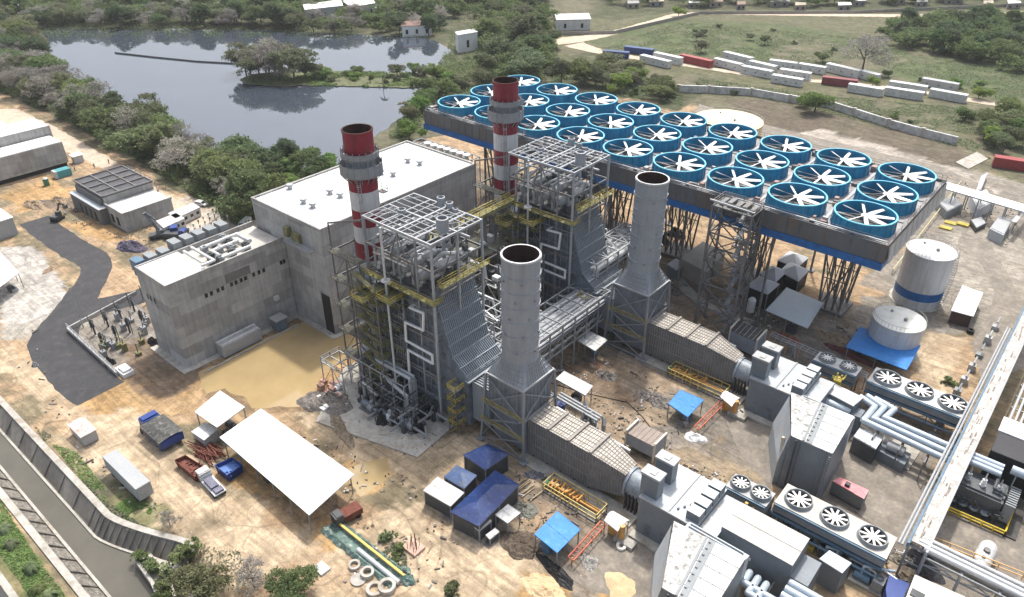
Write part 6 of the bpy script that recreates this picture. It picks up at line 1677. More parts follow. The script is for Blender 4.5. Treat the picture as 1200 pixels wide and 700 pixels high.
t = thing('rusty_steel_pile', 'pile of rusty steel bars between the brown skip and the white shed', 'steel pile', (*at(243, 530), 0))
m = MB(); r_ = random.Random(6); u, v = at(243, 531)
for k in range(60): a = r_.uniform(-.35, .35); L = r_.uniform(2.5, 5.5); x, y = u+r_.uniform(-2.5, 2), v+r_.uniform(-1.7, 1.7); z = r_.uniform(.1, 1.3); m.beam((x-L/2*math.cos(a), y-L/2*math.sin(a), z), (x+L/2*math.cos(a), y+L/2*math.sin(a), z+r_.uniform(-.2, .3)), r_.uniform(.06, .2))
m.build('bar', rust, t)
heap('rust_scrap', 'low mound of rusty scrap under the steel bars', 'heap', u, v, 2.8, 1.8, .9, rust, 77)
t = thing('dump_truck', 'parked dump truck with dark sheeted load and blue tail', 'truck', (-121, 39.6, 0))
m = MB(); m.prism([(-124.8,37.4),(-117.6,37.2),(-117.4,41.8),(-124.6,42.0)], 1.0, 2.7); m.build('body', royal_blue, t)
m = MB(); r_ = random.Random(2); n1, n2 = 10, 6; vs = []; fs = []
for i in range(n1+1):
    for j in range(n2+1):
        f, g = i/n1, j/n2; x = -124.9+7.4*f; y = 37.2+4.9*g; z = 2.72 + .8*math.sin(math.pi*g)*(.5+.5*math.sin(math.pi*f)) + r_.uniform(-.12, .12)
        vs.append((x, y, z))
for i in range(n1):
    for j in range(n2): a = i*(n2+1)+j; fs.append((a, a+n2+1, a+n2+2, a+1))
m.add(vs, fs); m.prism([(-124.9,37.15),(-117.5,37.15),(-117.5,37.32),(-124.9,37.32)], 1.9, 2.75); m.build('load_sheet', M('dark_tarp', (.07,.07,.065), .7, var=.4, scale=.8, tint=(.17,.165,.15)), t)
m = MB(); m.box(-127.2, -125.1, 38, 41.4, .8, 3.0); m.box(-126.9, -125.5, 38.2, 41.2, 3.0, 3.3); m.build('cab', royal_blue, t)
m = MB(); m.box(-127.26, -127.21, 38.3, 41.1, 1.9, 2.8); m.build('windscreen', dark_glass, t)
for x in (-126.2, -120.4, -118.8):
    for y in (37.5, 41.1): m = MB(); m.tube((x, y, .55), (x, y+.5, .55), .55, 12); m.build('wheel', rubber, t)
t = thing('storage_box', 'pale box container with a reddish patched lid near the canal wall', 'container', (-133.5, 30.2, 0))
m = MB(); m.box(-136.4, -130.8, 28.7, 31.4, .2, 2.5); m.build('body', cont_grey, t)
m = MB(); m.box(-136.6, -130.6, 28.5, 31.6, 2.5, 2.62); l = m.build('lid', M('patched_lid', (.50,.46,.43), .7, var=.15, scale=.6, tint=(.52,.25,.20)), t)
m = MB(); m.box(-136.2, -131, 28.9, 31.2, 0, .2); m.build('skid', dark_steel, t)
t = placed('flatbed_truck', 'small flatbed truck with white cab beside the brown skip', 'truck', (249, 571), math.radians(-4))
m = MB(); m.box(-3.6, -1.9, -1.05, 1.05, .7, 2.2); m.box(-3.5, -2.1, -1, 1, 2.2, 2.35); m.build('cab', cont_white, t)
m = MB(); m.box(-3.66, -3.6, -.9, .9, 1.4, 2.1); m.build('windscreen', dark_glass, t)
m = MB(); m.box(-1.8, 3.4, -1.1, 1.1, .8, 1.0); m.box(-1.8, -1.7, -1.1, 1.1, 1.0, 1.7); m.build('bed', tent_grey, t)
m = MB(); m.box(-1.2, 1.8, -.8, .6, 1.0, 1.6); m.box(2, 3.2, -.7, .8, 1.0, 1.4); m.build('load', M('slate_load', (.15,.15,.2), .6, var=.4, scale=1), t)
for x in (-2.8, 1.6, 2.7):
    for s in (-1, 1): m = MB(); m.tube((x, s*.75, .45), (x, s*1.08, .45), .45, 12); m.build('wheel', rubber, t)
def car(name, label, px, rot, mat, L=4.4, van=False, group=None):
    t = placed(name, label, 'car' if not van else 'van', px, rot, group)
    m = MB(); h = L/2
    prof = [(-h, .35), (h, .35), (h, .8), (h*.62, .95), (h*.30, 1.5), (-h*.72, 1.5), (-h*.98, .98), (-h, .8)] if not van else [(-h, .35), (h, .35), (h, 1.0), (h*.72, 1.15), (h*.5, 2.0), (-h, 2.0)]
    A = [(x, -.88, z) for x, z in prof]; B = [(x, .88, z) for x, z in prof]; n = len(prof)
    m.add(A+B, [tuple(range(n)), tuple(range(n, 2*n))[::-1]] + [(i, n+i, n+(i+1) % n, (i+1) % n) for i in range(n)]); m.build('body', mat, t)
    m = MB(); m.box(-h*.6, h*.33, -.895, -.882, 1.02, 1.38); m.box(-h*.6, h*.33, .882, .895, 1.02, 1.38)
    xa, za, xb, zb = (h*.62, .97, h*.30, 1.49) if not van else (h*.72, 1.17, h*.5, 1.98)
    m.face([(xa+.02, -.75, za), (xa+.02, .75, za), (xb+.02, .7, zb), (xb+.02, -.7, zb)]); m.build('glass', dark_glass, t)
    for x in (-h*.62, h*.62):
        for s in (-1, 1): m = MB(); m.tube((x, s*.68, .34), (x, s*.92, .34), .34, 12); m.build('wheel', rubber, t)
    for s in (-1, 1): m = MB(); m.box(h-.02, h+.03, s*.6-.16, s*.6+.16, .62, .76); m.build('headlight', white_plastic, t)
    return t
car('parked_car', 'small white pickup on the dirt track beside the tree belt', (236, 241), math.radians(20), cont_white)
car('parked_van', 'white van behind the control building near the trees', (287, 266), math.radians(-60), cont_white, 6, True)
t = placed('crane_truck', 'dark crane truck with raised folded boom beside the white site cabins', 'crane', (193, 278), math.radians(60))
m = MB(); m.box(-4, 3.4, -1.2, 1.2, .8, 1.4); m.build('chassis', dark_steel, t)
m = MB(); m.box(2.0, 4.0, -1.2, 1.2, 1.0, 3.0); m.build('cab', royal_blue, t); m = MB(); m.box(4.0, 4.05, -1, 1, 1.9, 2.8); m.build('windscreen', dark_glass, t)
m = MB(); m.cyl(-1, 0, 1.4, 2.6, .9, 12); m.beam((-1, 0, 2.4), (-3.4, -.3, 8.4), .7, .9); m.beam((-3.4, -.3, 8.4), (-1.2, -.3, 6.0), .4); m.build('boom', casing, t)
for x in (-3.2, -2, 2.8):
    for s in (-1, 1): m = MB(); m.tube((x, s*.85, .5), (x, s*1.2, .5), .5, 12); m.build('wheel', rubber, t)
t = placed('blue_truck', 'blue cabbed truck parked beside the crane truck', 'truck', (208, 280), math.radians(35))
m = MB(); m.box(-3.5, 1.2, -1.2, 1.2, .9, 1.2); m.box(-3.4, 1.0, -1.15, 1.15, 1.2, 2.0); m.build('bed', dark_steel, t)
m = MB(); m.box(1.3, 3.3, -1.2, 1.2, .8, 2.9); m.box(1.5, 3.0, -1.05, 1.05, 2.9, 3.1); m.build('cab', royal_blue, t); m = MB(); m.box(3.3, 3.35, -1, 1, 1.8, 2.7); m.build('windscreen', dark_glass, t)
for x in (-2.6, -1.4, 2.4):
    for s in (-1, 1): m = MB(); m.tube((x, s*.85, .5), (x, s*1.2, .5), .5, 12); m.build('wheel', rubber, t)
t = placed('excavator', 'small dark excavator on bare ochre soil by the black road', 'excavator', (68, 258), math.radians(120))
for s in (-1, 1): m = MB(); m.box(-1.6, 1.6, s*1.0-.28, s*1.0+.28, 0, .8); m.build('track', rubber, t)
m = MB(); m.box(-1.7, 1.0, -1.1, 1.1, .9, 1.7); m.box(-.2, 1.0, -1.1, .1, 1.7, 2.7); m.build('cab', dark_steel, t)
m = MB(); m.beam((.9, .4, 1.6), (2.8, .4, 4.2), .4); m.beam((2.8, .4, 4.2), (4.6, .4, 2.8), .34); m.build('arm', dark_steel, t)
m = MB(); m.prism([(4.2, -.1), (5.2, -.1), (5.2, .9), (4.2, .9)], 1.7, 2.8); m.build('bucket', mid_steel, t)
def cabin_px(label, px4, z, mat, group=None, name='site_cabin', cat='site cabin'):
    P = [at(*p, z) for p in px4]; c = (sum(p[0] for p in P)/4, sum(p[1] for p in P)/4); t = thing(name, label, cat, (*c, 0), group)
    m = MB(); m.prism(P, .2, z-.1); m.build('body', mat, t); m = MB(); m.slabface(z3([(p[0]+(p[0]-c[0])*.03, p[1]+(p[1]-c[1])*.03) for p in P], z+.02), .12); m.build('roof', cont_white, t)
    for k in range(4):
        m = MB(); f = (k+.5)/4; a, b = P[3], P[2]; x, y = a[0]+(b[0]-a[0])*f, a[1]+(b[1]-a[1])*f; dx, dy = (b[0]-a[0]), (b[1]-a[1]); L = math.hypot(dx, dy); dx, dy = dx/L, dy/L
        m.beam((x-dx*.5, y-dy*.5, z*.55), (x+dx*.5, y+dy*.5, z*.55), .1, .9)
        m.build('window', dark_glass, t)
    return t
cabin_px('long white site cabin at the back, next to the white pickup', [(197,250),(226,238),(234,243),(206,256)], 3.0, cont_white, 'white site cabins')
cabin_px('white windowed site cabin in front, next to the crane truck', [(183,259),(206,250),(216,256),(192,267)], 3.0, cont_white, 'white site cabins')
heap('purple_scrap', 'purplish heap of scrap and machine parts beside the black road bend', 'heap', *at(154, 290), 5.0, 3.2, 2.2, purple_m, 9, rot=.5)
heap('spoil_heap', 'dark spoil heap beside the small excavator', 'heap', *at(40, 241), 5, 2.4, 1.8, dirt_heap, 10, rot=.3)
heap('spoil_heap', 'dark spoil heap at the foot of the unfinished building', 'heap', *at(70, 236), 4, 2.2, 1.6, dirt_heap, 11, rot=.1)
heap('spoil_heap', 'dark heap on the sand beside the concrete apron', 'heap', *at(60, 315), 3.4, 1.2, 1.0, dirt_heap, 12, rot=-.9)
heap('spoil_heap', 'grey brown rubble heap below the far yellow skid', 'heap', *at(768, 468), 3.6, 2.6, 1.4, rubble_m, 13)
heap('spoil_heap', 'pale rubble heap near the pipe rack canopy', 'heap', *at(711, 441), 2.4, 1.8, 1.4, rubble_m, 14)
heap('plastic_heap', 'crumpled white plastic sheet heap below the far blue canopy', 'heap', *at(814, 513), 2.2, 1.5, 1.0, white_plastic, 15)
heap('sand_heap', 'orange sand heap at the lower picture edge', 'heap', *at(640, 694), 4.2, 2.8, .9, sand_heap, 16)
heap('sand_heap', 'round smooth sand heap on the grey work yard', 'heap', *at(727, 688), 3.0, 2.6, .6, sand_heap, 17, rough=.05)
heap('black_sheet_pile', 'crumpled black plastic pile below the near blue canopy', 'heap', *at(652, 671), 4.0, 1.4, 1.1, black, 18, rot=-.25)
heap('netting_heap', 'grey heap of netting on the work yard by the red ladder', 'heap', *at(691, 659), 2.0, 1.4, .5, M('netting', (.25,.24,.22), .9, var=.6, scale=2, tint=(.5,.48,.45)), 19)
heap('rubble_heap', 'wide dark brown rubble heap between the white strip canopies and the bright blue canopy', 'heap', *at(611, 638), 4.2, 3.0, .9, M('brown_rubble', (.15,.115,.085), .95, var=.5, scale=1.2, bump=.8, tint=(.09,.07,.055)), 20)
heap('pallet_heap', 'grey green heap of broken pallets beside the little white canopy', 'heap', *at(614, 597), 2.6, 2.0, 1.0, M('pallet', (.20,.20,.17), .9, var=.5, scale=1.5), 21)
heap('cable_heap', 'dark coil heap of cables on grey ground beside the duct footing', 'heap', *at(628, 557), 2.6, 1.0, .8, M('cable', (.16,.16,.19), .7, var=.5, scale=1.5, tint=(.30,.30,.28)), 22, rot=.5)
heap('rubbish_patch', 'scattered orange rubbish heap near the far grey stack leg', 'heap', *at(697, 427), 2.0, 1.2, .8, M('rubbish', (.42,.20,.10), .8, var=.5, scale=1.5, tint=(.55,.5,.45)), 24)
heap('pipe_scrap', 'dark scrap heap with white bits left of the black road end', 'heap', *at(41, 428), 1.2, .8, .7, M('scrap_mix', (.10,.10,.11), .8, var=.6, scale=2, tint=(.6,.58,.55)), 25)
# substation behind the control building
t = thing('substation_bay', 'fenced switchyard bay with grey posts and breakers beside the black road', 'switchyard', (*at(150, 395), 0))
for i in range(6):
    for j in range(2):
        m = MB(); u, v = at(112+17*i*.9+j*10, 392-9*i+j*16); m.cyl(u, v, 0, 4.2, .22, 8)
        for k in range(5): m.cyl(u, v, 2+.42*k, 2.15+.42*k, .42, 8)
        m.build('insulator_post', dark_steel, t)
r_ = random.Random(17)
for i in range(14):
    m = MB(); u, v = at(128+r_.uniform(-10, 45), 398+r_.uniform(-26, 22)); m.box(u-.6, u+.6, v-.5, v+.5, 0, r_.uniform(.8, 2.0)); m.beam((u, v, 0), (u, v, 3.2), .2); m.beam((u, v, 3.1), (u+2, v+.4, 3.3), .12); m.build('switchgear', grey_steel if i % 3 else olive, t)
for i in range(6): m = MB(); a, b = at(108+15*i, 388-9*i), at(126+15*i, 410-9*i); m.beam((*a, 4.0), (*b, 4.0), .1); m.beam((*a, 0), (*a, 4.4), .16); m.beam((*b, 0), (*b, 4.4), .16); m.build('gantry', dark_steel, t)
m = MB(); a, b, c = at(80, 388), at(138, 441), at(160, 345)
m.beam((*a, .5), (*b, .5), .35, 1.0); m.beam((*a, .5), (*c, .5), .35, 1.0); m.build('low_wall', concrete2, t)
m = MB(); m.rail([(*a, 1.0), (*b, 1.0)], 1.2, .04, 2); m.build('fence_rail', galv, t)
for (px, l) in (((129, 426), 'black covered drum stack at the corner of the switchyard bay'), ((180, 402), 'black sheeted block beside the foot of the windowed building')):
    heap('covered_stack', l, 'covered stack', *at(*px), 1.7, 1.2, 1.9, black, int(px[0]))
m = MB(); u, v = at(147, 437); m.box(u-2, u+2, v-1.2, v+1.2, 0, 1.0); m.box(u-1.3, u+1.5, v-.8, v+1, 1.0, 1.5); tag(m.build('pale_crates', white_plastic), 'pale stack of crates at the lower corner of the switchyard', 'crates')
m0 = MB(); t = thing('breaker_rows', 'rows of small white insulators on frames behind the control building', 'switchyard', (*at(240, 275), 0))
for i in range(9):
    for j in range(5):
        m0 = MB(); u, v = at(218+5.6*i+j*2, 283-4.4*i+j*5.4); m0.beam((u, v, 0), (u, v, 2.6), .14); m0.cyl(u, v, 2.6, 3.3, .26, 8); m0.build('insulator', lagging if (i+j) % 3 else mid_steel, t)
m0 = MB()
for j in range(5): a, b = at(216+j*2, 284+j*5.4, 2.6), at(264+j*2, 248+j*5.4, 2.6); m0.beam((*a, 2.5), (*b, 2.5), .16)
m0.build('busbar', mid_steel, t)
cabin_px('pale roofed relay cabin behind the control building roof', [(241,276),(256,268),(272,278),(257,287)], 4.5, cont_grey, name='relay_cabin', cat='cabin')
t = thing('street_lamp', 'tall slim street lamp beside the switchyard wall', 'street lamp', (*at(98, 384), 0))
u, v = at(98, 384); m = MB(); m.tube((u, v, 0), (u, v, 11), .14, 8, r2=.09); m.build('pole', galv, t)
m = MB(); m.tube((u, v, 10.9), (u-1.6, v-.6, 11.3), .07, 6); m.box(u-2.4, u-1.5, v-.8, v-.5, 11.2, 11.4); m.build('lamp_head', tent_grey, t)

# ------------------------------------------------------------------ bottom: pipe trench, concrete rings
t = thing('lined_trench', 'long tarp lined pipe trench with a yellow beam along it', 'trench', (*at(428, 650), 0))
a, b = at(386, 616), at(470, 684); d = Vector((b[0]-a[0], b[1]-a[1], 0)); d.normalize(); n = Vector((-d.y, d.x, 0))
m = MB(); r_ = random.Random(5)
vs = []; fs = []; K = 26
for i in range(K+1):
    p = Vector((*a, 0)).lerp(Vector((*b, 0)), i/K)
    for w, z in ((-1.9, .05), (-1.3, .7), (-.7, .25), (.2, .18), (1.0, .3), (1.5, .75), (2.1, .04)):
        q = p + n*(w + r_.uniform(-.15, .15)); vs.append((q.x, q.y, z + r_.uniform(-.08, .12)))
for i in range(K):
    for j in range(6): c = i*7+j; fs.append((c, c+7, c+8, c+1))
m.add(vs, fs); m.build('lining', teal_tarp, t)
m = MB(); p, q = Vector((*a, .9))+n*.9, Vector((*b, .9))+n*.9; m.beam(p, q, .4, .35); m.build('yellow_beam', M('ochre_beam', (.62,.45,.12), .6, var=.2, scale=.8), t)
m = MB(); p, q = Vector((*a, .6)).lerp(Vector((*b, .6)), .45)-n*.4, Vector((*b, .6))-n*.4; m.tube(p, q, .42, 10); m.build('white_pipe', lagging, t)
heap('grey_bundle', 'grey green tarp bundle at the lower end of the pipe trench', 'bundle', *at(474, 676), 1.9, 1.7, 1.4, teal_tarp, 41)
rings = (((415,661), 1.0, 'thin concrete ring highest up beside the pipe trench'), ((430.5,671), 1.1, 'thick concrete ring second along beside the pipe trench'), ((439,689), 1.35, 'wide flat concrete ring left of the last pair by the trench'), ((453.5,687), 1.4, 'tall concrete ring right of the last pair by the trench'))
for i, (px, r, l) in enumerate(rings):
    u, v = at(*px, .6); m = MB(); h = .55 + .35*(i % 2)
    m.lathe(u, v, [(r, 0), (r, h), (r*.62, h), (r*.62, .02)], 24); tag(m.build('concrete_ring', slab), l, 'concrete ring', 'concrete rings beside the trench')
u, v = at(420, 679, .2); m = MB(); m.cyl(u, v, 0, .28, 1.25, 24); tag(m.build('concrete_disc', slab), 'solid pale concrete disc among the rings', 'concrete disc')
u, v = at(377, 666, .3); m = MB(); m.box(u-1.1, u+1.1, v-.9, v+.9, 0, .4); tag(m.build('concrete_slab', cont_white), 'small white slab on the sand above the green tree', 'slab')
t = placed('tractor_trailer', 'small dark red truck by the lower corner of the very long white roof', 'truck', (408, 608), math.radians(-100))
m = MB(); m.box(-2.4, 1.0, -1.1, 1.1, .7, 1.9); m.build('bed', rust, t); m = MB(); m.box(1.05, 2.6, -1.0, 1.0, .6, 2.4); m.box(1.2, 2.3, -.9, .9, 2.4, 2.55); m.build('cab', dark_steel, t)
m = MB(); m.box(2.6, 2.65, -.85, .85, 1.4, 2.2); m.build('windscreen', dark_glass, t)
for x in (-1.6, 1.8):
    for s in (-1, 1): m = MB(); m.tube((x, s*.75, .45), (x, s*1.1, .45), .45, 12); m.build('wheel', rubber, t)
t = thing('rebar_cage', 'pink concrete footing with rebar starters on the sandy yard', 'footing', (*at(485, 640), 0))
u, v = at(485, 643); m = MB(); m.box(u-1.5, u+1.5, v-1.2, v+1.2, -.2, .5); m.build('block', M('pink_concrete', (.55,.38,.30), .9, var=.2), t)
m = MB(); r_ = random.Random(3)
for k in range(16): x, y = u+r_.uniform(-1.2, 1.2), v+r_.uniform(-1, 1); m.beam((x, y, .4), (x+r_.uniform(-.1, .1), y, 2.2), .07)
m.build('rebar', rust, t)
for px, r, l in (((728,640), .85, 'white cable reel lying flat on the grey work yard'), ((867,484), .7, 'cream cable reel lying by the far curved shelter')):
    u, v = at(*px, .3); m = MB(); m.lathe(u, v, [(r, 0), (r, .5), (r*.45, .5), (r*.45, .05)], 20); tag(m.build('cable_reel', M('cream_plastic', (.78,.74,.64), .5, var=.05)), l, 'cable reel')
m = MB(); r_ = random.Random(31); u, v = at(615, 573)
for k in range(16): x, y = u+r_.uniform(-3, 3), v+r_.uniform(-.6, .6); m.beam((x, y-1.6, .1+.02*k), (x+.3, y+1.6, .1+.02*k), .14)
tag(m.build('steel_bundle', M('pale_timber', (.50,.40,.26), .8, var=.3, scale=1)), 'bundle of pale yellow poles lying beside the longest navy roof', 'pole bundle')
m = MB(); a, b = at(760, 500), at(700, 470)
pts = [(*at(*p), .06) for p in ((640,448),(690,462),(735,472),(752,488),(765,505),(772,512))]; m.path(pts, .1, 6); tag(m.build('hose', rubber), 'black hose snaking across the sand between the two ducts', 'hose')

# ------------------------------------------------------------------ people
def person(px, label, rot, vest, step=.18):
    u, v = at(*px); t = thing('person', label, 'person', (0,0,0), 'people on the dirt by the unfinished building'); t.location = (u, v, 0); t.rotation_euler = (0, 0, rot)
    J = [(0,0,.95,.15), (0,0,1.2,.15), (0,0,1.42,.16), (0,0,1.52,.07), (0,0,1.60,.085), (0,0,1.70,.10), (0,0,1.78,.06),
         (.21,0,1.40,.06), (.27,.06,1.13,.05), (.25,.2,.92,.04), (.25,.24,.84,.045), (-.21,0,1.40,.06), (-.27,-.03,1.13,.05), (-.27,.08,.90,.04), (-.27,.1,.82,.045),
         (.10,0,.88,.10), (.11,step,.48,.07), (.11,step*.6,.10,.05), (.11,step*.6+.16,.05,.045), (-.10,0,.88,.10), (-.11,-step*.4,.48,.07), (-.11,-step,.10,.05), (-.11,-step+.16,.05,.045)]
    E = [(0,1),(1,2),(2,3),(3,4),(4,5),(5,6),(2,7),(7,8),(8,9),(9,10),(2,11),(11,12),(12,13),(13,14),(0,15),(15,16),(16,17),(17,18),(0,19),(19,20),(20,21),(21,22)]
    def skin(name, idx, mat, grow=0):
        mp = {i: k for k, i in enumerate(idx)}; me = bpy.data.meshes.new(name)
        me.from_pydata([J[i][:3] for i in idx], [(mp[a], mp[b]) for a, b in E if a in mp and b in mp], []); me.materials.append(mat)
        o = bpy.data.objects.new(name, me); COL.objects.link(o); o.parent = t
        md = o.modifiers.new('skin', 'SKIN'); md.use_smooth_shade = True; sb = o.modifiers.new('sub', 'SUBSURF'); sb.levels = sb.render_levels = 1
        for k, i in enumerate(idx): me.skin_vertices[0].data[k].radius = (J[i][3]+grow, (J[i][3]+grow)*(.75 if i in (0,1,2) else 1)); me.skin_vertices[0].data[k].use_root = (k == 0)
        return o
    skin('body', list(range(23)), M('skin_tone', (.30,.17,.11), .7, var=.05))
    skin('trousers', [0,15,16,17,19,20,21], M('work_trousers', (.05,.06,.10), .9, var=.2), .018)
    skin('jacket', [0,1,2,7,8,11,12], vest, .02)
    m = MB(); m.lathe(0, .01, [(.13, 1.72), (.12, 1.80), (.07, 1.86), (.01, 1.88)], 12); m.lathe(0, .03, [(.15, 1.72), (.13, 1.735)], 12); h = m.build('helmet', cont_white, t)
    return t
person((111,197), 'person in a white jacket standing on the ochre soil by the track', 1.0, cont_white)
person((128,192), 'person in a dark jacket standing on the pale dirt track', 2.2, M('dark_jacket', (.05,.05,.06), .9))
person((88,200), 'person in an orange jacket near the tiny white roofed hut', -.6, M('orange_jacket', (.55,.16,.03), .8))

for px, l, sd in (((776, 283), 'black sheeted pile under the fan deck edge, left of the grey beige workshop', 81), ((792, 276), 'dark covered pile under the fan deck nearer the trestle legs', 82), ((735, 300), 'dark pile of gear behind the far grey stack', 83)):
    heap('covered_stack', l, 'covered stack', *at(*px), 3.0, 2.2, 2.6, black, sd)
t = thing('small_piping', 'low grey pipes and frames filling the strip below the tan topped fan cooler', 'pipework', (*at(985, 650), 0))
r_ = random.Random(90)
for k in range(9):
    m = MB(); u, v = at(945+10*k+r_.uniform(-5, 5), 632+5*k+r_.uniform(-6, 8), 1); h = r_.uniform(1.2, 3); m.path([(u, v, .1), (u, v, h), (u+r_.uniform(1, 3), v+r_.uniform(-.8, .8), h), (u+r_.uniform(1, 3), v-1, .1)], r_.uniform(.1, .3), 7); m.build('pipe', galv if k % 2 else pale_pipe, t)
for k in range(6): m = MB(); u, v = at(950+14*k, 640+7*k, 1); m.box(u-.6, u+.6, v-.5, v+.5, 0, r_.uniform(.8, 2)); m.build('box', (yellow, dark_steel, grey_steel)[k % 3], t)
t = thing('process_pipes', 'grey pipes and valves between the far turbine and the trestle with red clutter', 'pipework', (*at(930, 408), 0))
for k in range(12):
    m = MB(); u, v = at(905+9*k+r_.uniform(-3, 3), 402+3.6*k+r_.uniform(-4, 4), 1); h = r_.uniform(1, 3.2); m.path([(u, v, .1), (u, v, h), (u+r_.uniform(1, 3), v, h), (u+r_.uniform(1, 3), v+r_.uniform(-1, 1), .1)], r_.uniform(.1, .28), 7); m.build('pipe', galv if k % 3 else orange, t)
t = thing('yard_machines', 'row of small grey machines along the foot of the long pipe rack', 'machines', (*at(1130, 480), 0))
for k in range(9):
    m = MB(); u, v = at(1176-9*k, 385+16*k, 1); u -= 1.5; m.box(u-.8, u+.6, v-.7, v+.7, 0, r_.uniform(.8, 2.4)); m.tube((u, v-.5, 2.2), (u, v+2.4, 2.2), .2, 7); m.build('machine', (cont_grey, galv, louvre)[k % 3], t)
# ------------------------------------------------------------------ long pipe rack on the right
t = thing('long_pipe_rack', 'long straight pale cable and pipe rack running away up the right side', 'pipe rack', (-2.4, 150, 0))
zr = 8.0; X0, X1 = -3.9, -.9
m = MB(); m.box(X0+.35, X1-.35, 98.5, 262, zr-.15, zr); m.build('tray_cover', M('rack_cover', (.46,.445,.42), .65, var=.3, scale=.5, tint=(.36,.34,.31)), t)
m = MB(); m.box(X0, X0+.34, 97.5, 262, zr-.7, zr+.22); m.build('edge_beam', steel_blue, t)
m = MB(); m.box(X1-.34, X1, 97.5, 262, zr-.6, zr+.12); m.build('outer_beam', cont_grey, t)
m = MB()
for k in range(21):
    y = 98.5+8*k
    for x in (X0+.3, X1-.3): m.beam((x, y, 0), (x, y, zr-.7), .34)
    m.beam((X0+.2, y, zr-.9), (X1-.2, y, zr-.9), .3); m.beam((X0+.3, y, 3.6), (X1-.3, y, 3.6), .22)
    if k < 20: m.beam((X0+.3, y, 3.6), (X0+.3, y+8, zr-.9), .14); m.beam((X1-.3, y, 3.6), (X1-.3, y+8, zr-.9), .14)
m.build('trestle', grey_steel, t)
m = MB(); r_ = random.Random(2)
for k in range(120): y = r_.uniform(99, 255); x = r_.uniform(X0+.4, X1-.9); m.box(x, x+r_.uniform(.05, .28), y, y+r_.uniform(.2, 2.4), zr+.003, zr+r_.uniform(.03, .10))
m.build('cover_clutter', M('rust_clutter', (.24,.215,.195), .8, var=.5, scale=1.5, tint=(.33,.21,.14)), t)['kind'] = 'stuff'
for k, x in enumerate((X0-.5, X0-1.0)):
    m = MB(); m.tube((x, 98, zr-1.2), (x, 175, zr-1.2), .2, 8); m.build('side_pipe', galv, t)
t = thing('cross_pipe_rack', 'pair of thick pale pipes on trusses running off to the lower right', 'pipe rack', (6, 99, 0))
for k, (dy, r) in enumerate(((0, .42), (1.1, .34), (-1.0, .5))):
    m = MB(); m.path([(-2.6+.5*k, 99.4+dy, zr-.2), (34, 99.4+dy, zr-.2)], r, 10); m.build('pipe', lagging if k != 1 else cont_white, t)
m = MB()
for k in range(7):
    x = -1+5*k
    for y in (97.4, 101.2): m.beam((x, y, 0), (x, y, zr-.9), .26)
    m.beam((x, 97.2, zr-.9), (x, 101.4, zr-.9), .3)
    if k < 6: m.beam((x, 97.4, zr-.9), (x+5, 97.4, zr-2.4), .14); m.beam((x, 97.4, zr-2.4), (x+5, 97.4, zr-.9), .14)
for y in (97.4, 101.2):
    for z in (zr-.9, zr-2.4): m.beam((-1, y, z), (34, y, z), .2)
m.build('truss', grey_steel, t)
m = MB(); a, b = at(1085, 632, 4), at(1230, 690, 4); 
t = thing('orange_handrail', 'orange handrail along the raised yard edge above the thick pale pipes', 'handrail', (*at(1140, 650), 0))
m.rail([(a[0], a[1]+1.4, 2.2), (b[0], b[1]+1.4, 2.2)], 1.6, .07, 3.2); m.build('rail', M('orange_rail', (.66,.40,.16), .6, var=.2), t)
m = MB(); m.box(a[0], b[0], a[1]+.9, a[1]+1.7, 0, 2.2); m.build('ledge', slab, t)
# transformer yard
t = thing('power_transformer', 'dark transformer with grey radiators and pale conservator pipes in a yellow railed pit', 'transformer', (*at(1150, 575), 0))
u, v = at(1148, 580, 2)
m = MB(); m.box(u-4.2, u+3.4, v-2.6, v+2.6, .3, 4.2); m.box(u-3.8, u+3.0, v-2.2, v+2.2, 4.2, 4.6); m.build('tank', M('transformer_grey', (.10,.11,.12), .5, var=.25), t)
for k in range(9):
    m = MB(); m.box(u+3.7, u+5.2, v-2.7+.62*k, v-2.4+.62*k, .8, 4.6); m.build('radiator', louvre, t)
for k in range(3):
    m = MB(); m.tube((u-5.6, v+1.9+1.15*k, 6.4), (u+1.6, v+1.9+1.15*k, 6.4), .52, 10); m.build('conservator', pale_pipe, t)
    m = MB(); m.lathe(u-2.5+2.3*k, v-.8, [(.35, 4.5), (.5, 4.9), (.25, 5.1), (.45, 5.5), (.22, 5.7), (.4, 6.1), (.15, 6.3), (.08, 7.6)], 10); m.build('bushing', white_plastic if k == 1 else galv, t)
m = MB(); m.path([(u+1.5, v+2.5, 5.8), (u+1.5, v-1, 5.4), (u+3.6, v-1, 5)], .3, 8)
for k in range(4): m.beam((u-5+2*k, v+3, .3), (u-5+2*k, v+3, 6.2), .16)
r_ = random.Random(4)
for k in range(14): x, y = u+r_.uniform(-4, 4), v+r_.uniform(-3.6, -2.7); m.path([(x, y, .4), (x, y, r_.uniform(1, 3)), (x+.8, y, r_.uniform(1, 3))], .12, 6)
m.build('pipework', dark_steel, t)
m = MB()
for k in range(4): m.lathe(u-3.4+1.7*k, v-3.2, [(.1, 1.2), (.75, 1.25), (.75, 1.5), (.1, 1.55)], 14)
m.build('cooling_fan', casing, t)
m = MB(); m.box(u-6.5, u+7, v-5, v+5, -.1, .28); m.build('oil_pit', M('oily_floor', (.07,.065,.06), .7, var=.4, scale=.6), t)
t = thing('yellow_pit_rail', 'bright yellow pipe railing round the transformer pit', 'railing', (*at(1150, 610), 0))
m = MB(); a, b, c = at(1100, 590, 1), at(1178, 624, 1), at(1202, 560, 1)
for z in (.6, 1.2): m.tube((*a, z), (*b, z), .13, 8); m.tube((*b, z), (*c, z), .13, 8)
for p, q in ((a, b), (b, c)):
    for k in range(7): f = k/6; x, y = p[0]+(q[0]-p[0])*f, p[1]+(q[1]-p[1])*f; m.beam((x, y, 0), (x, y, 1.2), .2)
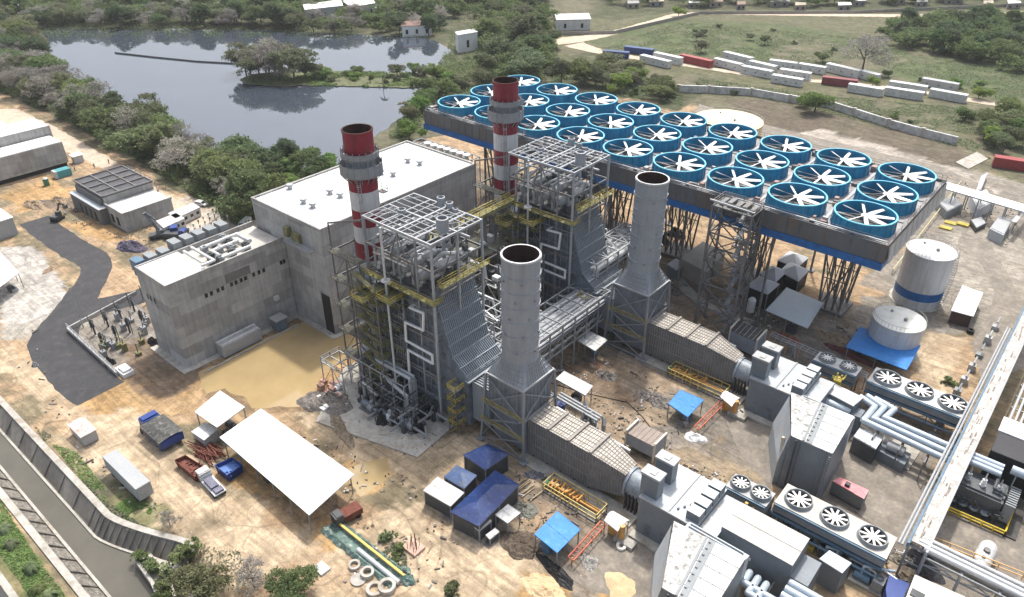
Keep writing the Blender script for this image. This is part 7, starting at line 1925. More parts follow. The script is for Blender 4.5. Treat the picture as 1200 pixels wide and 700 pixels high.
m.build('rail', M('bright_yellow', (.70,.50,.03), .5, var=.15), t)
t = thing('white_vessel', 'white round ended vessel lying beside the orange handrail', 'vessel', (*at(1153, 655), 0))
a, b = Vector((*at(1147, 664, 2), 2.0)), Vector((*at(1158, 643, 2), 2.0)); m = MB(); m.tube(a, b, 1.35, 18); m.ball(a, 1.33, 0, 16, 8); m.ball(b, 1.33, 0, 16, 8); m.build('shell', cont_white, t)
m = MB(); p = a.lerp(b, .55); m.cyl(p.x, p.y, 3.2, 3.7, .5, 12); p = a.lerp(b, .2); m.cyl(p.x, p.y, 3.2, 3.5, .3, 10); m.build('manhole', mid_steel, t)
m = MB()
for f in (.1, .9): p = a.lerp(b, f); m.box(p.x-.5, p.x+.5, p.y-1, p.y+1, 0, 1.0)
m.build('saddle', slab, t)
# dark building with white roof strip right of the rack
t = thing('dark_hall', 'dark walled building with white roof strip at the right edge', 'building', (8, 135, 0))
P = [at(1137,508,7), at(1160,498,7), at(1225,525,7), at(1225,565,7), at(1187,524,7)]
a, b, c, d = at(1158,499,7.5), at(1225,526,7.5), at(1225,548,7.5), at(1186,530,7.5)
m = MB(); m.box(1.2, 26, 129.2, 140, 0, 7.2); m.build('walls', black, t)
m = MB(); m.box(1.0, 26.2, 135.4, 140.2, 7.2, 7.6); m.build('roof_strip', white_roof, t)
m = MB(); m.box(1.2, 26, 129.1, 135.38, 7.2, 7.35); m.build('dark_roof', M('charcoal_roof', (.04,.04,.045), .7, var=.2), t)
m = MB(); m.tube((5, 126.6, 7), (16, 126.6, 7), .8, 12)
for k in range(4): m.beam((6+3*k, 126.6, 0), (6+3*k, 126.6, 6.4), .2)
m.build('bus_duct', pale_pipe, t)
t = thing('bus_frame', 'grey and blue stack of pale frames and pipes right of the long rack', 'steel frame', (6, 150, 0))
m = MB()
for k in range(4): m.tube((2+.9*k, 143, 5.6), (2+.9*k, 166, 5.6), .22, 8)
for k in range(6):
    for x in (1.5, 5.5): m.beam((x, 143+4.4*k, 0), (x, 143+4.4*k, 5.6), .2)
    m.beam((1.5, 143+4.4*k, 5.3), (5.5, 143+4.4*k, 5.3), .2)
m.build('frame', lagging, t)
m = MB(); m.box(7.5, 14, 146, 160, 0, 4.4); m.build('grey_box', grey_steel, t)
m = MB(); m.box(2, 6, 141, 143, 0, 2.4); m.build('blue_box', royal_blue, t)
t = thing('edge_block', 'small white topped block at the right picture edge above the dark hall', 'cabinet', (14, 144, 0))
m = MB(); m.box(11.5, 15, 141.6, 144.6, 0, 4.2); m.build('body', tent_grey, t); m = MB(); m.box(11.3, 15.2, 141.4, 144.8, 4.2, 4.5); m.build('lid', white_roof, t)
# bottom right corner
t = thing('corner_building', 'low building with cream roof and dark hatch in the lower right corner', 'building', (*at(1100, 700, 5), 0))
P = [at(1062,700,5), at(1072,674,5), at(1135,702,5), at(1140,740,5), at(1050,740,5)]
m = MB(); m.prism(P, 0, 4.9); m.build('walls', cont_white, t)
m = MB(); m.slabface(z3(P, 5.1), .2); m.build('roof', M('cream_roof', (.74,.70,.62), .6, var=.1, scale=.3, tint=(.60,.52,.46)), t)
u, v = at(1075, 697, 5.2); m = MB(); m.box(u-.9, u+.9, v-.7, v+.7, 5.102, 5.3); m.build('hatch', dark_steel, t)
t = thing('blue_container', 'deep blue container squeezed in beside the low cream roofed building', 'container', (*at(1045, 690, 3), 0))
P = [at(1038,690,3), at(1042,674,3), at(1066,684,3), at(1058,702,3), at(1040,706,3)]
m = MB(); m.prism(P, .15, 2.9); m.build('body', royal_blue, t); m = MB(); m.slabface(z3(P, 3.0), .1); m.build('roof', royal_blue, t)
for k in range(3):
    pass
heap('gravel_heap', 'heap of dark broken stone under the bend of the pale pipes', 'heap', *at(1080, 662), 3.6, 2.6, .9, M('dark_stone', (.07,.07,.08), .95, var=.7, scale=2.2, bump=1), 61)
heap('debris_heap', 'mixed debris heap between the rack foot and the deep blue container', 'heap', *at(1055, 655), 2.6, 1.4, 1.0, M('mixed_debris', (.22,.21,.19), .9, var=.7, scale=2.2, tint=(.38,.28,.14)), 62)
t = thing('pump_station', 'small blue and grey pump set below the tan topped fan cooler', 'pump', (*at(1020, 680), 0))
u, v = at(1016, 679, 1); m = MB(); m.tube((u-2, v, 1.1), (u+.4, v, 1.1), .7, 12); m.build('motor', steel_blue, t); m = MB(); m.box(u-2.4, u+2.6, v-1.2, v+1.2, -.1, .35); m.build('base', slab, t)
m = MB(); m.box(u+.8, u+2.4, v-1, v+1, .35, 2.4); m.lathe(u+1.6, v, [(.5, 2.4), (.5, 2.8)], 12); m.build('cooler_box', louvre, t)
m = MB(); m.path([(u-1, v, 1.5), (u-1, v+.3, 3), (u+3, v+2.4, 3)], .2, 8); m.build('pipe', pale_pipe, t)
t = thing('yellow_walkway_rail', 'yellow railing along a short walkway below the tan topped fan cooler', 'railing', (*at(1020, 655), 0))
a, b = at(1006, 645, 2), at(1033, 660, 2); m = MB(); m.rail([(*a, 1.6), (*b, 1.6)], 1.1, .07, 1.4); m.rail([(a[0]+.6, a[1]-1.4, 1.6), (b[0]+.6, b[1]-1.4, 1.6)], 1.1, .07, 1.4)
for f in (0, .5, 1): m.beam((a[0]+(b[0]-a[0])*f, a[1]+(b[1]-a[1])*f, 0), (a[0]+(b[0]-a[0])*f, a[1]+(b[1]-a[1])*f, 1.6), .14)
m.build('rail', yellow, t); m = MB(); m.slabface([(*a, 1.6), (*b, 1.6), (b[0]+.6, b[1]-1.4, 1.6), (a[0]+.6, a[1]-1.4, 1.6)], .1); m.build('deck', olive, t)
t = thing('lower_pipe_bank', 'bank of thick pale blue pipes running off the bottom edge', 'pipework', (*at(940, 695, 5), 0), 'pale generator pipes')
zz = 5.0
for k in range(3): m = MB(); m.path([(-20.4+1.4*k, 79.6-.2*k, 2), (-20.4+1.4*k, 79.6-.2*k, zz), (-20.4+1.4*k, 77.4-1.3*k, zz), (-8, 77.4-1.3*k, zz)], .56, 10); m.build('pipe', pale_pipe, t)
for k in range(3): m = MB(); m.path([(-15.0, 80.6-1.4*k, zz+1.4), (-4, 80.6-1.4*k, zz+1.4)], .6, 10); m.build('pipe', pale_pipe, t)
m = MB()
for x in (-17, -11, -5): m.beam((x, 74, 0), (x, 74, 4.2), .2); m.beam((x, 80.8, 0), (x, 80.8, 4.2), .2); m.beam((x, 73.8, 4.3), (x, 81, 4.3), .24)
m.build('support', mid_steel, t)
u, v = at(868, 598, 4); m = MB(); m.beam((u, v, 0), (u+.5, v+.6, 5.6), .5); m.beam((u+1.2, v+.4, 0), (u+1.6, v+.9, 5.0), .3); tag(m.build('orange_post', orange), 'short orange post pair between the beige roof and its fan coolers', 'post')
t = thing('blue_pipe_set', 'blue pipes and small machines packed between the beige roof and the tan topped cooler', 'pipework', (*at(925, 612), 0))
m = MB(); r_ = random.Random(14)
for k in range(16): u, v = at(900+7*k+r_.uniform(-3, 3), 598+4*k+r_.uniform(-4, 4), 2); m.path([(u, v, .2), (u, v, r_.uniform(1.5, 3.4)), (u+r_.uniform(.8, 2), v+r_.uniform(-.6, .6), r_.uniform(1.5, 3.4))], r_.uniform(.15, .4), 7)
m.build('pipe', steel_blue, t); m = MB()
for k in range(9): u, v = at(905+12*k, 600+7*k, 1); m.box(u-.7, u+.7, v-.5, v+.5, 0, r_.uniform(1, 2.6))
m.build('machine', dark_steel, t)
# clutter along the back of the far turbine
t = thing('cable_trestle', 'low rusty cable trestle behind the far turbine running to the fan coolers', 'cable tray', (*at(940, 400), 0))
a, b = at(902, 393, 3), at(1020, 435, 3); m = MB()
for o in (0, .9, 1.8): m.beam((a[0], a[1]+o, 3), (b[0], b[1]+o-3, 3), .16)
for k in range(16): f = k/15; x, y = a[0]+(b[0]-a[0])*f, a[1]+(b[1]-3-a[1])*f; m.beam((x, y-.1, 3), (x, y+1.9, 3), .12); m.beam((x, y, 0), (x, y, 3), .14)
m.build('tray', galv, t)
heap('red_clutter', 'dark red clutter of valves between the big blue sheet roof and the coolers', 'heap', *at(1000, 418), 6, 1.5, 1.6, M('red_clutter_mix', (.16,.05,.05), .8, var=.6, scale=1.5, tint=(.06,.06,.06)), 71, rot=-.1)
heap('red_clutter', 'orange red clutter on the trestle beside the pale grey shed', 'heap', *at(925, 397), 3.4, 1.0, 1.0, M('orange_clutter', (.35,.10,.05), .8, var=.5, scale=1.5, tint=(.12,.10,.09)), 72, rot=-.1)
m = MB(); u, v = at(1139, 384, 1.5); m.lathe(u, v, [(.8, 0), (.8, .9), (.45, .9), (.45, .1)], 14); tag(m.build('spare_tyre', rubber), 'black tyre lying on pale concrete below the white roofed shelter', 'tyre')
# ------------------------------------------------------------------ racks and pads beyond the fan deck end
t = thing('far_pipe_rack', 'grey pipe rack crossing beyond the end of the fan deck', 'pipe rack', (-10, 222, 0))
z = 6; a, b = at(1108, 216, z), at(1215, 247, z); m = MB()
for k in range(5): m.tube((a[0], a[1]-1.2*k, z+.4), (b[0], b[1]-1.2*k, z+.4), .34, 8)
m.build('pipe', lagging, t); m = MB()
for k in range(8):
    f = k/7; x, y = a[0]+(b[0]-a[0])*f, a[1]+(b[1]-a[1])*f
    m.beam((x, y, 0), (x, y, z), .3); m.beam((x, y-5, 0), (x, y-5, z), .3); m.beam((x, y+.3, z), (x, y-5.3, z), .3)
m.build('frame', grey_steel, t)
for (px4, z, mat, l) in ((((1120,190),(1145,178),(1158,186),(1135,198)), .3, slab, 'pale concrete pad at the corner beyond the fan deck'), (((1098,236),(1118,230),(1128,240),(1110,248)), 2.6, louvre, 'grey louvred unit beside the end of the fan deck'), (((1138,228),(1156,222),(1165,236),(1146,246)), 3.4, tent_grey, 'grey box unit under the far pipe rack'), (((1150,206),(1158,202),(1150,222),(1143,226)), 2.4, cont_white, 'narrow white unit behind the far pipe rack'), (((1160,268),(1172,252),(1186,258),(1176,276)), 3.0, pale_encl, 'pale blue box unit near the right edge beyond the banded tank'), (((1137,258),(1150,254),(1156,262),(1144,268)), 1.4, dark_steel, 'low dark unit beyond the banded tank')):
    P = [at(*p, z) for p in px4]; m = MB(); m.prism(P, -.1, z); c = (sum(p[0] for p in P)/4, sum(p[1] for p in P)/4)
    if z > 1:
        t = thing('equipment_unit', l, 'equipment', (*c, 0)); m.build('body', mat, t); m = MB(); m.slabface(z3([(p[0]*.9+c[0]*.1, p[1]*.9+c[1]*.1) for p in P], z+.16), .15); m.build('lid', cont_grey, t)
        m = MB()
        for k in range(5): f = (k+.5)/5; x, y = P[0][0]+(P[1][0]-P[0][0])*f, P[0][1]+(P[1][1]-P[0][1])*f; m.beam((x, y, .2), (x, y, z-.2), .2)
        m.build('louvre', mid_steel, t)
    else: tag(m.build('concrete_pad', mat), l, 'concrete pad')
m = MB(); a, b = at(1185, 268, 3), at(1215, 232, 3); m.beam((*a, 5), (*b, 5), 1.2, .3); m.beam((*a, 0), (*a, 5), .3); m.beam((*b, 0), (*b, 5), .3); tag(m.build('covered_tray', cont_white), 'pale covered tray slanting up to the far pipe rack at the right edge', 'cable tray')
for k, (px, l) in enumerate((((1114, 262), 'yellow painted patch nearest the fan deck end'), ((1108, 268), 'small yellow patch beside the banded tank top'), ((1128, 264), 'yellow patch next to the white patch beyond the banded tank'))):
    u, v = at(*px, 0); m = MB(); m.box(u-1.6, u+1.6, v-1.1, v+1.1, -.1, .35+.1*k); tag(m.build('yellow_pad', yellow), l, 'painted pad')
t = thing('thin_mast', 'long thin pale yellow pipe rail slanting from the fan deck corner to the ground', 'handrail', (*at(1070, 290), 0))
a, b = at(1046, 318, 1), at(1126, 214, 1); m = MB(); m.tube((*a, 1.6), (*b, 1.6), .16, 8)
for k in range(9): f = k/8; m.beam((a[0]+(b[0]-a[0])*f, a[1]+(b[1]-a[1])*f, 0), (a[0]+(b[0]-a[0])*f, a[1]+(b[1]-a[1])*f, 1.6), .14)
m.build('rail', M('pale_yellow', (.50,.46,.26), .6, var=.15), t)

# ------------------------------------------------------------------ containers and cabins on the field
def box_px(name, label, pa, pb, w, h, mat, cat, group, windows=True):
    """pa, pb: near long edge at ground level (left, right)"""
    a, b = Vector((*at(*pa), 0)), Vector((*at(*pb), 0)); d = b-a; L = d.length; d.normalize()
    t = bpy.data.objects.new(name, None); COL.objects.link(t); t['_o'] = (0, 0, 0); tag(t, label, cat, group)
    t.location = a; t.rotation_euler = (0, 0, math.atan2(d.y, d.x))
    m = MB(); m.box(0, L, 0, w, .15, h, 0); m.build('body', mat, t)
    m = MB(); m.box(-.08, L+.08, -.08, w+.08, h, h+.14); m.build('roof', mat if mat is not cont_white else cont_white, t)
    m = MB()
    n = max(2, int(L/2.2))
    if windows:
        n = 3
        for k in range(n): m = MB(); m.box(L*(k+.5)/n-.4, L*(k+.5)/n+.4, -.03, -.002, 1.4, 2.0); m.build('window', M('grey_glass', (.13,.14,.15), .3, var=.1), t)
    else:
        for k in range(int(L/.5)): m.box(.2+.5*k, .34+.5*k, -.05, -.002, .25, h-.1)
        m.build('side_rib', mat, t)
    return t
G1 = 'shipping containers and cabins on the field'
rows = [((706,67),(736,69.5),2.6,cont_blue,False,'blue container at the left end of the field row'), ((731,62),(764,66),2.6,cont_blue,False,'longer blue container just behind the first blue one'),
 ((749,73),(782,81),2.9,cont_white,True,'white cabin in front of the blue containers'), ((765,70),(796,77),2.9,cont_white,True,'white cabin tucked left of the red container'),
 ((796,72.5),(831,80.5),2.9,cont_red,False,'bright red container among white cabins on the field'), ((835,77),(866,84.5),2.9,cont_white,True,'white cabin right of the bright red container'),
 ((846,69),(878,77),2.9,cont_white,True,'white cabin behind the one right of the red container'), ((867,86),(902,93),2.9,cont_white,True,'white cabin middle of the field row in front'),
 ((876,80),(906,87),2.9,cont_white,True,'white cabin middle of the field row behind'), ((900,79),(934,83.5),2.9,cont_white,True,'white cabin in the back row left of the bare tree'),
 ((903,97),(938,103),2.9,cont_white,True,'white cabin in front of the back row pair'), ((912,90),(948,95.5),2.9,cont_white,True,'white cabin between two others left of the dull red container'),
 ((932,83),(965,88.5),2.9,cont_white,True,'second white cabin in the back row left of the bare tree'), ((966,84),(1004,93),3.2,cont_white,True,'tall white cabin just left of the bare tree'),
 ((1006,92),(1026,97.5),3.0,cont_white,True,'short white cabin right of the bare tree'), ((962,99),(1003,104),2.8,M('dull_red', (.22,.05,.06), .6, var=.2),False,'dull red container with brown roof on the field'),
 ((992,108),(1032,114.5),2.9,cont_white,False,'white container right of the dull red one'), ((1035,112),(1080,119),2.9,cont_white,False,'white container second from the right end'),
 ((1040,104),(1084,111),2.7,cont_white,False,'white container behind the second from the right end'), ((1087,114),(1130,122),2.9,cont_white,False,'white container at the right end of the front row'),
 ((1078,101),(1120,108.5),2.9,cont_grey,True,'grey white cabin at the right end of the back row'), ((1162,196),(1225,206),3.0,cont_red,False,'long red container at the right edge beside the service road')]
for pa, pb, h, mat, win, l in rows: box_px('container' if not win else 'site_cabin', l, pa, pb, 3.1, h*1.18, mat, 'container' if not win else 'site cabin', G1, win)
# boundary wall across the field
t = thing('boundary_wall', 'long pale concrete boundary wall crossing the field behind the fan deck', 'wall', (-90, 320, 0))
pts = [(795,108),(830,109),(880,112),(925,120),(968,126),(1000,136),(1040,149),(1080,160),(1120,170)]; m = MB(); m2 = MB()
W = [at(*p) for p in pts]
for a, b in zip(W[:-1], W[1:]): m.beam((*a, 1.5), (*b, 1.5), 1.0, 3.2); m2.beam((*a, 0), (*a, 3.4), 1.3)
m.build('panel', M('whitewashed_wall', (.52,.53,.52), .85, var=.25, scale=.2, tint=(.34,.34,.33)), t); m2.build('pier', slab, t)
m = MB(); W = [at(*p) for p in ((640,42),(720,40),(820,17),(1000,16),(1230,6))]
for a, b in zip(W[:-1], W[1:]): m.beam((*a, .9), (*b, .9), .3, 1.9)
tag(m.build('road_wall', M('road_wall_m', (.30,.28,.25), .9, var=.2)), 'low grey wall along the far road', 'wall')
# ------------------------------------------------------------------ distant buildings
def house(label, px4, z, wall, roof, name='house', cat='house', gable=0, door=None, group=None):
    P = [at(*p, z) for p in px4]; c = (sum(p[0] for p in P)/4, sum(p[1] for p in P)/4); t = thing(name, label, cat, (*c, 0), group)
    m = MB(); m.prism([(p[0]*.96+c[0]*.04, p[1]*.96+c[1]*.04) for p in P], 0, z-.05); m.build('wall', wall, t)
    m = MB()
    if gable:
        L0, L1 = ((P[0][0]+P[3][0])/2, (P[0][1]+P[3][1])/2, z+gable), ((P[1][0]+P[2][0])/2, (P[1][1]+P[2][1])/2, z+gable)
        m.slabface([(*P[0], z), (*P[1], z), L1, L0], .2); m.slabface([(*P[2], z), (*P[3], z), L0, L1], .2)
    else: m.slabface(z3(P, z+.25), .3)
    m.build('roof', roof, t)
    a, b = Vector((*P[3], 0)), Vector((*P[2], 0)); d = (b-a); k = door or 3
    for i in range(k):
        m = MB(); p = a.lerp(b, (i+.5)/k); dd = d.normalized()*.7; p = p*.96 + Vector((*c, 0))*.04
        o = Vector((p.x-c[0], p.y-c[1], 0)).normalized()*.12
        m.beam(p-dd+o+Vector((0,0,z*.45)), p+dd+o+Vector((0,0,z*.45)), .2, z*.4); m.build('window', dark_glass, t)
    return t
plaster = M('white_plaster', (.68,.69,.68), .8, var=.1, scale=.3)
house('white block house with one dark doorway standing on the lake shore', [(533,38),(556,34),(560,38),(536,42)], 9, plaster, cont_white, 'pump_tower', 'building', 0, 1)
house('white house with dark windows and brown roof beyond the far lake shore', [(470,26),(506,24),(506,29),(470,31)], 6, plaster, M('brown_tiles', (.24,.15,.12), .8, var=.2), gable=1.6)
house('white roofed open barn by the junction of the dirt roads', [(650,17),(690,16),(693,23),(652,24)], 6, cont_white, cont_white, 'barn', 'barn', 0, 2)
house('long white roofed hall at the top among the trees', [(355,6),(400,0),(402,7),(357,12)], 8, cont_grey, white_roof, 'hall', 'building')
house('wide white roofed hall at the top beside the first one', [(400,1),(432,-6),(440,4),(412,9)], 8, cont_grey, white_roof, 'hall', 'building')
house('grey white roofed shed at the top right of the two halls', [(432,5),(446,3),(450,8),(436,11)], 5, cont_grey, cont_white, 'shed', 'shed')
rr = random.Random(12)
tile = [M('roof_grey_far', (.34,.33,.32), .8, var=.2), M('roof_brown_far', (.24,.17,.13), .8, var=.2), white_roof, M('roof_tan_far', (.42,.36,.28), .8, var=.2)]
lab = ['grey roofed', 'brown roofed', 'white roofed', 'tan roofed']
where = ['beyond the far road, near the barn', 'beyond the far road, above the blue containers', 'beyond the far road, above the red container', 'beyond the far road, above the middle cabins', 'beyond the far road, above the bare tree', 'beyond the far road, above the dense green thicket', 'beyond the far road, at the top right corner']
dim = M('dim_wall', (.22,.21,.20), .9, var=.2)
for i in range(14):
    x = 735+34*i+rr.uniform(-9, 9); y = 1.5 + rr.uniform(-6, 2); k = (i*3+i//4) % 4; s_ = rr.uniform(.7, 1.15)
    house(('wide ' if i % 2 else 'small ') + lab[k] + ' house ' + where[min(6, i//2)], [(x,y),(x+(13+7*(i % 2))*s_,y-rr.uniform(-1.5,2)),(x+(15+7*(i % 2))*s_,y+3),(x+1,y+3.6)], 3.4, dim if i % 3 else M('tan_wall', (.30,.26,.22), .8), tile[k], gable=1.0 if k != 2 else 0, door=2, group='houses beyond the far road')
for i, (x, y, l) in enumerate(((88, -2, 'pale roofed house at the top left among trees'), (60, -4, 'dusty roofed house at the top left corner'), (20, 2, 'grey shed roof at the top left corner'))):
    house(l, [(x,y),(x+16,y-1),(x+18,y+4),(x+1,y+5)], 5, plaster, tile[(i+2) % 4], gable=1)
# boom across the lake
m = MB(); W = [at(*p, .3) for p in ((135,62),(180,67),(230,72),(283,75))]
for a, b in zip(W[:-1], W[1:]): m.tube((*a, .3), (*b, .3), .45, 8)
tag(m.build('floating_boom', dark_steel), 'long dark floating boom across the lake', 'boom')
sheet('lake_spit', quad_px([(280,94),(296,87),(340,85),(400,84),(450,86),(500,86),(530,82),(530,100),(505,101),(480,104),(440,103),(380,101),(330,102),(290,100)], 0), .35, M('spit_soil', (.11,.125,.06), .95, var=.4, scale=.3, tint=(.17,.15,.10)), 1.0, 3, 33)
for px, l, h in (((183, 110/1), 'slim dark post standing in the lake', 9), ((306, 88), 'slim pole on the lake spit', 8)): pass
# ------------------------------------------------------------------ vegetation
def leaf_mat(name, c1, c2, rnd=.25):
    m = bpy.data.materials.new(name); m.use_nodes = True
    nt = m.node_tree; N = nt.nodes; L = nt.links; b = N['Principled BSDF']; b.inputs['Roughness'].default_value = .7; b.inputs['Specular IOR Level'].default_value = .2
    geo = N.new('ShaderNodeNewGeometry'); oi = N.new('ShaderNodeObjectInfo')
    n = N.new('ShaderNodeTexNoise'); n.inputs['Scale'].default_value = .55; n.inputs['Detail'].default_value = 4; L.new(geo.outputs['Position'], n.inputs['Vector'])
    r = N.new('ShaderNodeMapRange'); r.inputs[1].default_value = .35; r.inputs[2].default_value = .65; L.new(n.outputs[0], r.inputs[0])
    mx = N.new('ShaderNodeMix'); mx.data_type = 'RGBA'; L.new(r.outputs[0], mx.inputs[0]); mx.inputs[6].default_value = (*c1, 1); mx.inputs[7].default_value = (*c2, 1)
    hs = N.new('ShaderNodeHueSaturation'); L.new(mx.outputs[2], hs.inputs['Color'])
    for k, (lo, hi, mul) in (('Hue', (.478, .525, 1)), ('Saturation', (.72, 1.06, 7.31)), ('Value', (1-rnd, 1+rnd, 3.77))):
        a = N.new('ShaderNodeMath'); a.operation = 'MULTIPLY'; a.inputs[1].default_value = mul; L.new(oi.outputs['Random'], a.inputs[0])
        f = N.new('ShaderNodeMath'); f.operation = 'FRACT'; L.new(a.outputs[0], f.inputs[0])
        q = N.new('ShaderNodeMapRange'); q.inputs[3].default_value = lo; q.inputs[4].default_value = hi; L.new(f.outputs[0], q.inputs[0]); L.new(q.outputs[0], hs.inputs[k])
    L.new(hs.outputs[0], b.inputs['Base Color'])
    tr = N.new('ShaderNodeBsdfTranslucent'); L.new(hs.outputs[0], tr.inputs[0]); ms = N.new('ShaderNodeMixShader'); ms.inputs[0].default_value = .38
    L.new(b.outputs[0], ms.inputs[1]); L.new(tr.outputs[0], ms.inputs[2]); L.new(ms.outputs[0], N['Material Output'].inputs['Surface'])
    return m
green_leaf = leaf_mat('green_leaf', (.115,.155,.06), (.20,.25,.10))
dark_leaf = leaf_mat('dark_leaf', (.078,.125,.052), (.14,.195,.08))
dry_leaf = leaf_mat('dry_leaf', (.25,.235,.205), (.36,.34,.30))
olive_leaf = leaf_mat('olive_leaf', (.14,.16,.08), (.215,.225,.125))
fresh_leaf = leaf_mat('fresh_leaf', (.13,.20,.05), (.21,.29,.08))

def leaves(points, sizes, seed, flat=.35):
    """quads turned every way, one per point"""
    r = np.random.default_rng(seed); n = len(points)
    nrm = r.normal(size=(n, 3)); nrm[:, 2] = np.abs(nrm[:, 2]) + flat; nrm /= np.linalg.norm(nrm, axis=1)[:, None]
    t = r.normal(size=(n, 3)); t -= (t*nrm).sum(1)[:, None]*nrm; t /= np.linalg.norm(t, axis=1)[:, None]
    b = np.cross(nrm, t); s = np.asarray(sizes)[:, None]
    asp = r.uniform(.5, 1, (n, 1))
    q = np.stack([points - t*s - b*s*asp*.6, points + t*s*.2 - b*s*asp, points + t*s + b*s*asp*.3, points - t*s*.3 + b*s*asp], 1)
    return q.reshape(-1, 3)
def mesh_quads(name, co, mat, extra=None):
    me = bpy.data.meshes.new(name); n = len(co)//4
    me.vertices.add(len(co)); me.vertices.foreach_set('co', np.ascontiguousarray(co, np.float32).ravel())
    me.loops.add(len(co)); me.loops.foreach_set('vertex_index', np.arange(len(co), dtype=np.int32))
    me.polygons.add(n); me.polygons.foreach_set('loop_start', (np.arange(n)*4).astype(np.int32))
    me.update(calc_edges=True); me.materials.append(mat)
    return me
def crown_points(rx, rz, zc, nl, per, seed, spread=1.0, top_bias=.3):
    """clumps of leaves set on an uneven dome made of several boughs"""
    r = np.random.default_rng(seed); pts = []
    boughs = [(r.normal(size=3)*np.array([rx*.42, rx*.42, rz*.30]), r.uniform(.42, .72)) for _ in range(7)]
    for k in range(nl):
        c, s = boughs[k % len(boughs)]
        d = r.normal(size=3); d[2] = d[2]*.8 + top_bias; d /= np.linalg.norm(d)
        p = c + d*np.array([rx, rx, rz])*s*r.uniform(.72, 1.05)*spread
        cl = r.normal(size=(per, 3))*np.array([.75, .75, .42])*rx*.13
        pts.append(p + cl)
    P = np.concatenate(pts); P[:, 2] += zc
    P[:, 2] = np.maximum(P[:, 2], .15)
    return P
def trunk_mesh(h, rx, seed, limbs=6, r0=.22):
    r = random.Random(seed); m = MB()
    lean = (r.uniform(-.4, .4), r.uniform(-.4, .4))
    m.tube((0, 0, -.2), (lean[0]*.5, lean[1]*.5, h*.45), r0, 7, r2=r0*.7); m.tube((lean[0]*.5, lean[1]*.5, h*.45), (lean[0], lean[1], h*.8), r0*.7, 7, r2=r0*.3)
    for k in range(limbs):
        a = 6.28*k/limbs + r.uniform(-.4, .4); z = h*r.uniform(.3, .6); L = rx*r.uniform(.5, .9)
        p = (lean[0]*.5, lean[1]*.5, z); q = (L*.5*math.cos(a), L*.5*math.sin(a), z+h*.18); e = (L*math.cos(a), L*math.sin(a), z+h*r.uniform(.2, .42))
        m.tube(p, q, r0*.42, 5, r2=r0*.28); m.tube(q, e, r0*.28, 5, r2=r0*.08)
        for j in range(2):
            b = a + r.uniform(-.9, .9); m.tube(q, (q[0]+L*.45*math.cos(b), q[1]+L*.45*math.sin(b), q[2]+h*.15), r0*.16, 4, r2=r0*.05)
    return m
def make_kind(kind, seed):
    """returns (crown mesh, trunk builder) for a plant of unit build"""
    if kind == 'broad': rx, rz, h, n, per, s, mat = 4.6, 2.7, 7.6, 240, 30, .22, green_leaf
    elif kind == 'dark': rx, rz, h, n, per, s, mat = 4.2, 3.4, 8.4, 240, 30, .22, dark_leaf
    elif kind == 'dry': rx, rz, h, n, per, s, mat = 4.4, 3.2, 7.8, 170, 18, .15, dry_leaf
    elif kind == 'olive': rx, rz, h, n, per, s, mat = 4.5, 3.0, 7.4, 210, 26, .21, olive_leaf
    elif kind == 'bush': rx, rz, h, n, per, s, mat = 2.3, 1.5, 2.6, 90, 16, .24, green_leaf
    elif kind == 'fresh': rx, rz, h, n, per, s, mat = 3.6, 2.4, 5.2, 220, 26, .20, fresh_leaf
    P = crown_points(rx, rz, h - rz*.85, n, per, seed)
    r = np.random.default_rng(seed+5)
    me = mesh_quads('crown', leaves(P, r.uniform(.7, 1.35, len(P))*s, seed+9), mat)
    return me, trunk_mesh(h, rx, seed, 5 if kind == 'bush' else 7, .12 if kind == 'bush' else .24), rx, h
KINDS = {}
def proto(kind, variant):
    key = (kind, variant)
    if key not in KINDS:
        me, tm, rx, h = make_kind(kind, 100*variant + sum(map(ord, kind)))
        tmesh = bpy.data.meshes.new('trunk'); tmesh.from_pydata(tm.v, [], tm.f); tmesh.polygons.foreach_set('use_smooth', tm.sm); tmesh.materials.append(wood); tmesh.update()
        KINDS[key] = (me, tmesh, rx, h)
    return KINDS[key]
NAMES = {'broad': 'broadleaf_tree', 'dark': 'broadleaf_tree', 'dry': 'dry_tree', 'olive': 'broadleaf_tree', 'bush': 'bush', 'fresh': 'small_tree'}
pl_rng = random.Random(99)
def plant(kind, u, v, size, label, group=None, cat=None, z=0):
    me, tm, rx, h = proto(kind, pl_rng.randrange(3))
    o = bpy.data.objects.new(NAMES[kind], None); COL.objects.link(o)
    tag(o, label, cat or ('bush' if kind == 'bush' else 'tree'), group)
    o.location = (u, v, z); o.rotation_euler = (0, 0, pl_rng.uniform(0, 6.28)); s = size
    o.scale = (s*pl_rng.uniform(.9, 1.12), s*pl_rng.uniform(.9, 1.12), s*pl_rng.uniform(.88, 1.15))
    for nm, mm in (('trunk', tm), ('crown', me)):
        c = bpy.data.objects.new(nm, mm); COL.objects.link(c); c.parent = o
    return o
def fill(poly_px, n, mind, kinds, smin, smax, label, group, seed, z=0):
    """trees standing at irregular spacing inside an outline"""
    P = [at(*p) for p in poly_px]; r = random.Random(seed); out = []
    x0, x1 = min(p[0] for p in P), max(p[0] for p in P); y0, y1 = min(p[1] for p in P), max(p[1] for p in P)
    tries = 0
    while len(out) < n and tries < n*60:
        tries += 1; u, v = r.uniform(x0, x1), r.uniform(y0, y1)
        if not inside(np.array([u]), np.array([v]), P)[0]: continue
        if any((u-a)**2 + (v-b)**2 < mind*mind for a, b in out): continue
        out.append((u, v)); k = r.choice(kinds)
        lb = label[k] if isinstance(label, dict) else label
        plant(k, u, v, r.uniform(smin, smax), lb, group, z=z)
    return out
